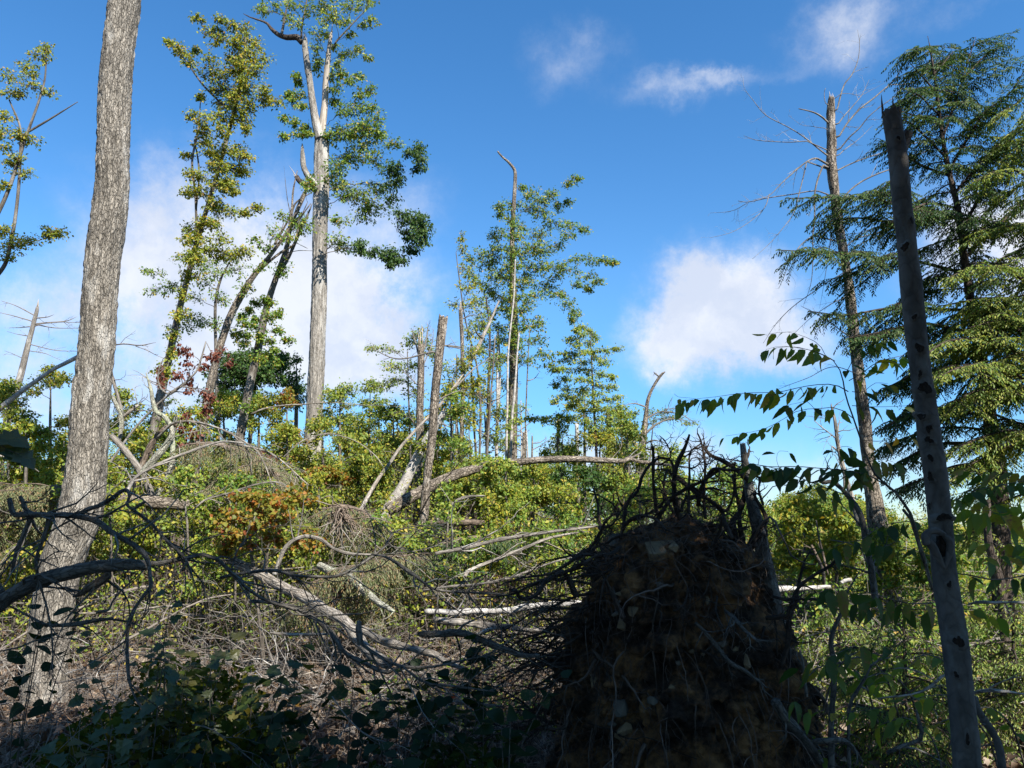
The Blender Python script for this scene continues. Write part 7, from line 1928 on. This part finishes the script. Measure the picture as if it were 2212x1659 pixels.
def near_beech():
    rng = RNG(1001)
    r1 = thing('beech_sapling', 'slender beech sapling arching left across the sky, left of the smooth beech pole', 'sapling', W(1990, 1200, 3.9))
    st = [(1580, 1800, 26), (1530, 1640, 24), (1495, 1500, 22), (1455, 1430, 20), (1400, 1350, 18), (1330, 1290, 16), (1270, 1240, 15), (1215, 1130, 13), (1165, 990, 12), (1120, 860, 11), (1075, 730, 10), (1055, 620, 9), (1040, 570, 8), (1000, 505, 6), (940, 470, 5), (870, 440, 4), (740, 410, 3), (620, 420, 2)]
    leafy_branch(r1, rng, st, (3.9, 4.0), A8, 0, .08, 'near_leaf', name='stem')
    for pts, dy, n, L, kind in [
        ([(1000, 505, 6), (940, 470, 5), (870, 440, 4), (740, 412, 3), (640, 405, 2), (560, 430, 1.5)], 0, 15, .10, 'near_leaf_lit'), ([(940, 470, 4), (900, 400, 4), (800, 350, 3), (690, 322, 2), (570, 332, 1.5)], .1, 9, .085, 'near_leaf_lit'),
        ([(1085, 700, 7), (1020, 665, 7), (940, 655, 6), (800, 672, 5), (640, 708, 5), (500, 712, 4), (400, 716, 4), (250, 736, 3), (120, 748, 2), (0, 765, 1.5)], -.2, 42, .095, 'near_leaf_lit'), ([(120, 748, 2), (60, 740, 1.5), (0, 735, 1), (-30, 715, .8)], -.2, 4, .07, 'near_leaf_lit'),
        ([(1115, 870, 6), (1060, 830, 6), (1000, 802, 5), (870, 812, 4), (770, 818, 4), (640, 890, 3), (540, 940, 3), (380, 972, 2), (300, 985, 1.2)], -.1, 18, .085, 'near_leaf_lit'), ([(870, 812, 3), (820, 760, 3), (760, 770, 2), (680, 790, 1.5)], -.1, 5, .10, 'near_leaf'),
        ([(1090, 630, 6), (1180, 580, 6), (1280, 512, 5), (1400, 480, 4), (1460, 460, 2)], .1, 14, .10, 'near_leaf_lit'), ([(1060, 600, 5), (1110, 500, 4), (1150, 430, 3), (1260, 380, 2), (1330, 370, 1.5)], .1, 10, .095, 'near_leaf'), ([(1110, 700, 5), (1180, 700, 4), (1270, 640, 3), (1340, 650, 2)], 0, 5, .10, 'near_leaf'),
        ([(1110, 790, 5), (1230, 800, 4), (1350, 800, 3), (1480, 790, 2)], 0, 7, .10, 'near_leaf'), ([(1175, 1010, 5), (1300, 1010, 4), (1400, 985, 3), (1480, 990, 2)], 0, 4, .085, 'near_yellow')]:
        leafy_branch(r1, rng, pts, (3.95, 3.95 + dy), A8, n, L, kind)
    r2 = thing('beech_bough', 'shadowed beech bough with dark leaves reaching left over the root plate', 'bough', W(1860, 1030, 4.0))
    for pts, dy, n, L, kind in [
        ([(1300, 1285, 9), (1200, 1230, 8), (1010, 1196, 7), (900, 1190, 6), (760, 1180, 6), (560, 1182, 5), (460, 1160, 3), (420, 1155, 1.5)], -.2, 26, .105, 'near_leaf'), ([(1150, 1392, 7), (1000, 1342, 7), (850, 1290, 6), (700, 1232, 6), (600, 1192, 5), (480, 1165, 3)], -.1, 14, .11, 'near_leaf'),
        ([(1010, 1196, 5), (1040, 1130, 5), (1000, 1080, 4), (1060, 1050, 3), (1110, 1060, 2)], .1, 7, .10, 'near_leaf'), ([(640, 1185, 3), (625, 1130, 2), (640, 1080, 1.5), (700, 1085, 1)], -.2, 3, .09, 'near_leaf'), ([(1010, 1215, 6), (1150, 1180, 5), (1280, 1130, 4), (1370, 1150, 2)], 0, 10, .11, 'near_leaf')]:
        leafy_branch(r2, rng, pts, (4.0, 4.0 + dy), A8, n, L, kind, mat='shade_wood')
    ds = thing('dark_sapling', 'dark bent stem with a hooked top below the shadowed beech bough', 'sapling', W(1830, 1100, 4.6))
    p, r = path([(1260, 2050, 46), (1230, 1850, 44), (1190, 1680, 42), (1170, 1560, 40), (1140, 1470, 38), (1080, 1380, 34), (1030, 1320, 30), (980, 1282, 28), (930, 1285, 28), (905, 1270, 26), (920, 1230, 20), (960, 1190, 12)], 4.6, 90, A8, .01, 3)
    mb = MB(); mb.tube(p, r, 10, rough_disp(.003, 40, .4, 3)); twigs_on(rng, mb, p, r, 10, .3, .8, .1, 5, .2, 0, 2)
    mb.build('stem', M['shade_wood'], ds)
    # leaves right of and around the beech pole
    r3 = thing('right_sapling', 'yellow green beech sapling spreading at the right edge behind the smooth beech pole', 'sapling', W(2190, 1300, 4.0))
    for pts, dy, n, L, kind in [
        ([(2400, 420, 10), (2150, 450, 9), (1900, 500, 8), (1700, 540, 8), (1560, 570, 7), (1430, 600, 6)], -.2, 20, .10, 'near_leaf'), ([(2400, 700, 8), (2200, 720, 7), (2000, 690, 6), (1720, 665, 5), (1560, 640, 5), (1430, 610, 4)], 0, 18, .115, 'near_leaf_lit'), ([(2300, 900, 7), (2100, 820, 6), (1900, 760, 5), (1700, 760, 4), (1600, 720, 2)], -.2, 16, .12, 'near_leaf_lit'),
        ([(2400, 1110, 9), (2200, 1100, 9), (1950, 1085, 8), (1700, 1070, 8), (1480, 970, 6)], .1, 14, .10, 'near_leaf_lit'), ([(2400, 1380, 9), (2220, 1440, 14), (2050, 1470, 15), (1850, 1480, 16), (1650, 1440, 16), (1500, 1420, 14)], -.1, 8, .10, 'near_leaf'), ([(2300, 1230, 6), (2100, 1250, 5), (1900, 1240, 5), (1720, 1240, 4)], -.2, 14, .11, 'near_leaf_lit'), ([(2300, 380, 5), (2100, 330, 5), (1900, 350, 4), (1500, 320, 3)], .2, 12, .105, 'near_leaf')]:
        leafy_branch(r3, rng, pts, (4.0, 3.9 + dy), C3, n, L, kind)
    r4 = thing('middle_sapling', 'green leaved sapling between the dark bent stem and the smooth beech pole', 'sapling', W(1950, 1300, 4.2))
    for pts, dy, n, L, kind in [
        ([(960, 0, 20), (1010, 60, 22), (1050, 180, 24), (1080, 280, 24), (1120, 400, 24), (1150, 520, 22)], 0, 0, .1, 'near_leaf'), ([(1110, 60, 6), (1000, 80, 6), (900, 90, 6), (820, 110, 5), (700, 190, 4), (600, 210, 4), (470, 260, 2)], -.1, 16, .115, 'near_leaf'), ([(1130, 300, 6), (1010, 250, 5), (900, 230, 4), (780, 210, 3)], .1, 10, .11, 'near_leaf'),
        ([(1160, 600, 8), (1000, 600, 8), (850, 560, 7), (700, 520, 6), (560, 500, 4), (420, 530, 2)], -.2, 14, .13, 'near_leaf'), ([(1180, 640, 6), (1000, 640, 6), (860, 640, 5), (740, 620, 4), (620, 570, 3)], -.1, 9, .13, 'near_leaf'), ([(900, 900, 6), (760, 860, 5), (640, 880, 4), (520, 930, 4), (400, 960, 3), (300, 1020, 2)], -.2, 10, .12, 'near_leaf'),
        ([(1250, 1190, 6), (1130, 1190, 6), (1020, 1220, 5), (900, 1260, 4), (760, 1280, 4), (600, 1300, 3), (360, 1280, 2)], 0, 13, .10, 'near_leaf_lit'), ([(360, 1290, 4), (300, 1220, 3), (250, 1210, 1.5)], -.3, 3, .10, 'near_leaf'), ([(900, 1140, 5), (840, 1110, 4), (790, 1120, 3)], 0, 4, .09, 'near_leaf_lit'), ([(1340, 640, 6), (1440, 640, 5), (1560, 680, 3)], 0, 5, .11, 'near_leaf_lit')]:
        leafy_branch(r4, rng, pts, (4.2, 4.1 + dy), B2, n, L, kind)
    r6 = thing('low_beech', 'low broad leaved beech seedling with bright leaves before the young hemlocks', 'seedling', W(1900, 1600, 4.7))
    for k in range(9):
        x0 = 1760 + k * 52 + rng.uniform(-12, 12)
        y0 = rng.uniform(1400, 1600)
        sg = rng.choice([-1, 1])
        pts = [(x0 - sg * 30, y0 + 130, 5), (x0, y0 + 40, 4), (x0 + sg * 50, y0, 3), (x0 + sg * 110, y0 + 16, 1.5)]
        leafy_branch(r6, rng, pts, (4.9 + rng.uniform(-.3, .3), 4.7), None, 11, .10, 'near_leaf_lit', t0=.3, hang=.5)
    for lab, pts, Y, mat in [('dark crooked stem rising right of the root plate', [(500, 1720, 44), (505, 1500, 42), (510, 1330, 40), (530, 1150, 38), (530, 960, 36), (515, 860, 34), (540, 760, 32), (575, 680, 26), (590, 560, 20), (620, 500, 14), (680, 400, 8)], 4.5, 'shade_wood'),
                             ('thinner dark stem forking beside the crooked stem', [(620, 1700, 26), (620, 1400, 24), (625, 1250, 22), (650, 1180, 22), (700, 1110, 20), (750, 1000, 18), (800, 965, 14), (880, 950, 8)], 4.4, 'shade_wood'),
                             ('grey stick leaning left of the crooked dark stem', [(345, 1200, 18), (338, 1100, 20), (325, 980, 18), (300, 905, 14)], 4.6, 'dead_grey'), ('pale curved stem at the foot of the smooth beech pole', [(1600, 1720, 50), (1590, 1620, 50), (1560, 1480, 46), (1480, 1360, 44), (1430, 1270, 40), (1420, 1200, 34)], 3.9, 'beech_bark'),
                             ('pale forked branch in front of the young hemlock', [(800, 1215, 10), (900, 1205, 14), (1040, 1185, 18), (1120, 1150, 20), (1200, 1080, 22), (1260, 1040, 14)], 4.4, 'dead_pale'), ('level white branch right of the smooth beech pole', [(1380, 610, 14), (1440, 595, 20), (1560, 600, 18), (1740, 598, 14)], 4.6, 'dead_pale'),
                             ('white branch crossing low at the right edge', [(1420, 1175, 18), (1520, 1160, 24), (1640, 1165, 20), (1740, 1185, 14)], 4.6, 'dead_pale'), ('dark bent branch beside the young hemlock', [(860, 1560, 30), (950, 1510, 32), (1040, 1480, 32), (1080, 1450, 32), (1065, 1370, 28), (1045, 1290, 20)], 4.3, 'shade_wood'),
                             ('thin twig arching over the young hemlock', [(900, 1025, 6), (1000, 1035, 9), (1090, 1060, 9), (1170, 1105, 7)], 4.3, 'dead_grey'), ('dark broken stick at the lower right of the root plate', [(380, 1490, 30), (480, 1480, 34), (580, 1480, 36), (640, 1530, 30), (700, 1620, 20)], 4.3, 'shade_wood'), ('dead trunk leaning at the right edge', [(1500, -60, 40), (1510, 200, 50), (1560, 400, 54), (1600, 700, 56), (1630, 1000, 60), (1650, 1400, 70)], 6.6, 'dark_bark'),
                             ('thin upright dead shoot in the sunlit gap right of the root plate', [(455, 480, 22), (440, 380, 22), (400, 290, 20), (375, 230, 14)], 5.6, 'dead_brown'), ('leaning thin shoot against the yellow far trees', [(480, 420, 14), (450, 300, 14), (420, 180, 12), (405, 70, 8)], 5.8, 'dead_brown')]:
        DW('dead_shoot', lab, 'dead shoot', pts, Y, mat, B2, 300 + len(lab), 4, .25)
    p_ = thing('pale_snag', 'thin whitish forked snag behind the beech sapling', 'snag', W(1830, 1100, 6.5))
    for pts in ([(1160, 1560, 40), (1110, 1380, 36), (1065, 1220, 32), (1030, 1080, 28), (1010, 960, 24), (1000, 880, 20), (978, 800, 12), (975, 770, 5)], [(1015, 1020, 14), (1020, 940, 12), (1030, 880, 5)], [(1010, 1000, 10), (960, 960, 9), (900, 915, 7), (865, 885, 3)], [(985, 850, 6), (930, 870, 5), (885, 850, 3), (850, 820, 1.5)], [(1045, 1120, 8), (985, 1050, 8), (985, 1110, 5)]):
        p, r = path(pts, 6.5, 40, A8, .01, 5)
        mb = MB(); mb.tube(p, r, 9, rough_disp(.004, 40, .4, 2)); twigs_on(rng, mb, p, r, 5, .25, .7, .1, 5, .2, 0, 2)
        mb.build('limb', M['dead_pale'], p_)
    r5 = thing('leaf_sprig', 'dark maple sprig poking in at the left edge', 'sprig', W(20, 960, 2.6))
    for pts, n in (([(-40, 1130, 8), (0, 1230, 7), (60, 1270, 5), (150, 1300, 3)], 0), ([(-60, 1180, 6), (-10, 1190, 4)], 0)):
        leafy_branch(r5, rng, pts, 2.6, A4, n, .1, 'near_leaf')
    for (x, y, dx, dz, L) in ((40, 1265, .95, -.5, .105), (-40, 1190, .9, -.1, .12), (-30, 1230, .9, -.5, .10), (90, 1285, .9, -.55, .09)):
        P = W(A4[0] + .337 * x, A4[1] + .337 * y, 2.6)
        put_leaf(r5, rng, P, np.array([dx, .1, dz]), unit(np.array([.3, -.5, .8])), L, 'shade_maple')


near_beech()


def shaded_shrubs():
    rng = RNG(1101)
    spots = [  # D position of the plant's heart, distance, leaves
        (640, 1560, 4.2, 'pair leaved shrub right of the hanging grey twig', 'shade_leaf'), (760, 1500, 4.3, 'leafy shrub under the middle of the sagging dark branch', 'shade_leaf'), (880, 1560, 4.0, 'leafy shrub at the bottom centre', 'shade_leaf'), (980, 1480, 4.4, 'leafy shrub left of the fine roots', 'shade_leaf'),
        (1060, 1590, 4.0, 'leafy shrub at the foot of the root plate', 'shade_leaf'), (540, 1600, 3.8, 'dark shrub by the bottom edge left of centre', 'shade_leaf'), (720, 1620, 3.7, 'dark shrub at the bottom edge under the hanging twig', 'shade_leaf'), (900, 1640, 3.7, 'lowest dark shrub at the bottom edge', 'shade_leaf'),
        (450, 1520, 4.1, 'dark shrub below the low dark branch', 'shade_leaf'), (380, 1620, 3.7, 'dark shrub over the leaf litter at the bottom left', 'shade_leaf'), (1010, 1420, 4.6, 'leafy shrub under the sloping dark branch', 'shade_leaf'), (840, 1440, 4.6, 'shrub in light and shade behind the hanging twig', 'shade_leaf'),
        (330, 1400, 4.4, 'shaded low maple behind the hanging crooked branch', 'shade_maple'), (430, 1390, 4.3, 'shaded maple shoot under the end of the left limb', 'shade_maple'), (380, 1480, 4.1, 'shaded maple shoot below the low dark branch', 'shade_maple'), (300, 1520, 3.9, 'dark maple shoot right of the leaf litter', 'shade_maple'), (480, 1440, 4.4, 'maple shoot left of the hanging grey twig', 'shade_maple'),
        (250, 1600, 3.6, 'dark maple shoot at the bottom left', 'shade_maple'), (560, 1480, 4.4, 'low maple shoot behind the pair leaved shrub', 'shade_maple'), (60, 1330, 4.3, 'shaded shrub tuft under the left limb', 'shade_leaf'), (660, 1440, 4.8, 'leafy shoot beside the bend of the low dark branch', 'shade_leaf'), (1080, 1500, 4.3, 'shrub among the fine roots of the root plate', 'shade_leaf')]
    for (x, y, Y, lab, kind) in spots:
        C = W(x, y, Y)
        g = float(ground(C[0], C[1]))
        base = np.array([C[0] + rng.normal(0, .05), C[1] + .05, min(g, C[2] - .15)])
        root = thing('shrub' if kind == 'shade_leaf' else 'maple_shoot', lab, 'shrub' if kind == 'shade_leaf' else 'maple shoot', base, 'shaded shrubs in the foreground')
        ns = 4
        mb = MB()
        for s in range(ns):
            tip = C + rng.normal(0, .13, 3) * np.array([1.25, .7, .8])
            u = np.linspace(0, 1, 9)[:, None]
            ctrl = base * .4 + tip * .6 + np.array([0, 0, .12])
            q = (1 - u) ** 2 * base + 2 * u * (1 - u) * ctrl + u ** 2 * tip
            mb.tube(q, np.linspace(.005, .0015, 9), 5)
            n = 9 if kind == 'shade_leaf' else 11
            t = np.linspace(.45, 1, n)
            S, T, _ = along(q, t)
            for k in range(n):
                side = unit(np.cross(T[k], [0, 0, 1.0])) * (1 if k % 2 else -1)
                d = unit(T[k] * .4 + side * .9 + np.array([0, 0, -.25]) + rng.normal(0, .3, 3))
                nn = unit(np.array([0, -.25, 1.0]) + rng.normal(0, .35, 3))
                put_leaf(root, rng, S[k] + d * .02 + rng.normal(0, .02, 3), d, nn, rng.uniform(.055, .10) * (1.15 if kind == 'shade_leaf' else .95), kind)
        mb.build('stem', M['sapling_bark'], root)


shaded_shrubs()


# ------------------------------------------------------------------ forest edge inferred from the foreground shade, plus unseen trees added to darken it
def forest_edge():
    rng = RNG(1201)
    spots = [(-4.5, -2.5, 11.5), (-7.2, .6, 11.0), (-7.5, -4.0, 12.0), (-3.2, -8.5, 14), (.9, -1.8, 6.9), (4.5, -1.0, 8.2), (3.2, -1.8, 7.4), (.6, -4.6, 13.2), (2.6, -5.2, 13.6), (4.6, -4.4, 12.2), (6.6, -5.0, 12.0), (7.9, -4.8, 11.4), (3.6, -8.0, 14.5), (7.0, -8.4, 15.0), (-1.6, -5.6, 12.6), (-2.7, .2, 6.6), (.2, -.9, 7.2), (3.8, .6, 5.8)]
    for k, (x, y, h) in enumerate(spots):
        base = gpt(x, y, -.05)
        root = thing('shade_tree', 'leafy tree placed to shade the foreground, ' + ('left of' if x < 0 else 'right of') + ' the viewpoint, out of view', 'tree', base, 'forest edge trees')
        P = np.stack([base + np.array([.15 * math.sin(t * 2 + k), .1 * math.cos(t * 3 + k), t * h * .93]) for t in np.linspace(0, 1, 14)])
        R = np.linspace(.2, .03, 14)
        trunk_mesh(root, P, R * (.45 if h < 8 else 1), 'smooth_maple', 12)
        lm, bm_ = MB(), MB()
        n = 40
        S, T, i = along(P, rng.uniform(.68 if h < 8 else .28 if abs(x) > 5 or y < -3 else .42, .98, n))
        D = unit(np.stack([rng.normal(0, 1, n), rng.normal(0, 1, n), rng.uniform(.1, .8, n)], 1))
        Q = grow(rng, S, D, rng.uniform(1.2, 2.4, n) * (1.1 if h < 8 else 1), 7, .15, .03)
        bm_.tubes(Q, rng.uniform(.02, .04, n)[:, None] * np.linspace(1, .2, 7)[None], 5)
        bm_.build('branches', M['sapling_bark'], root)
        m = n * 42
        ix = np.repeat(np.arange(n), 42)
        S2, T2 = along_many(Q, ix, rng.uniform(.2, 1, m))
        S2 = S2 + rng.normal(0, .28, (m, 3))
        Dd, Nn = leaf_frames(rng, T2, down=.3)
        Ls = rng.uniform(.16, .30, m)
        lm.leaves(S2, Dd, Nn, Ls, Ls * .75)
        lm.build('crown', M['shade_tree_leaf'], root)


forest_edge()
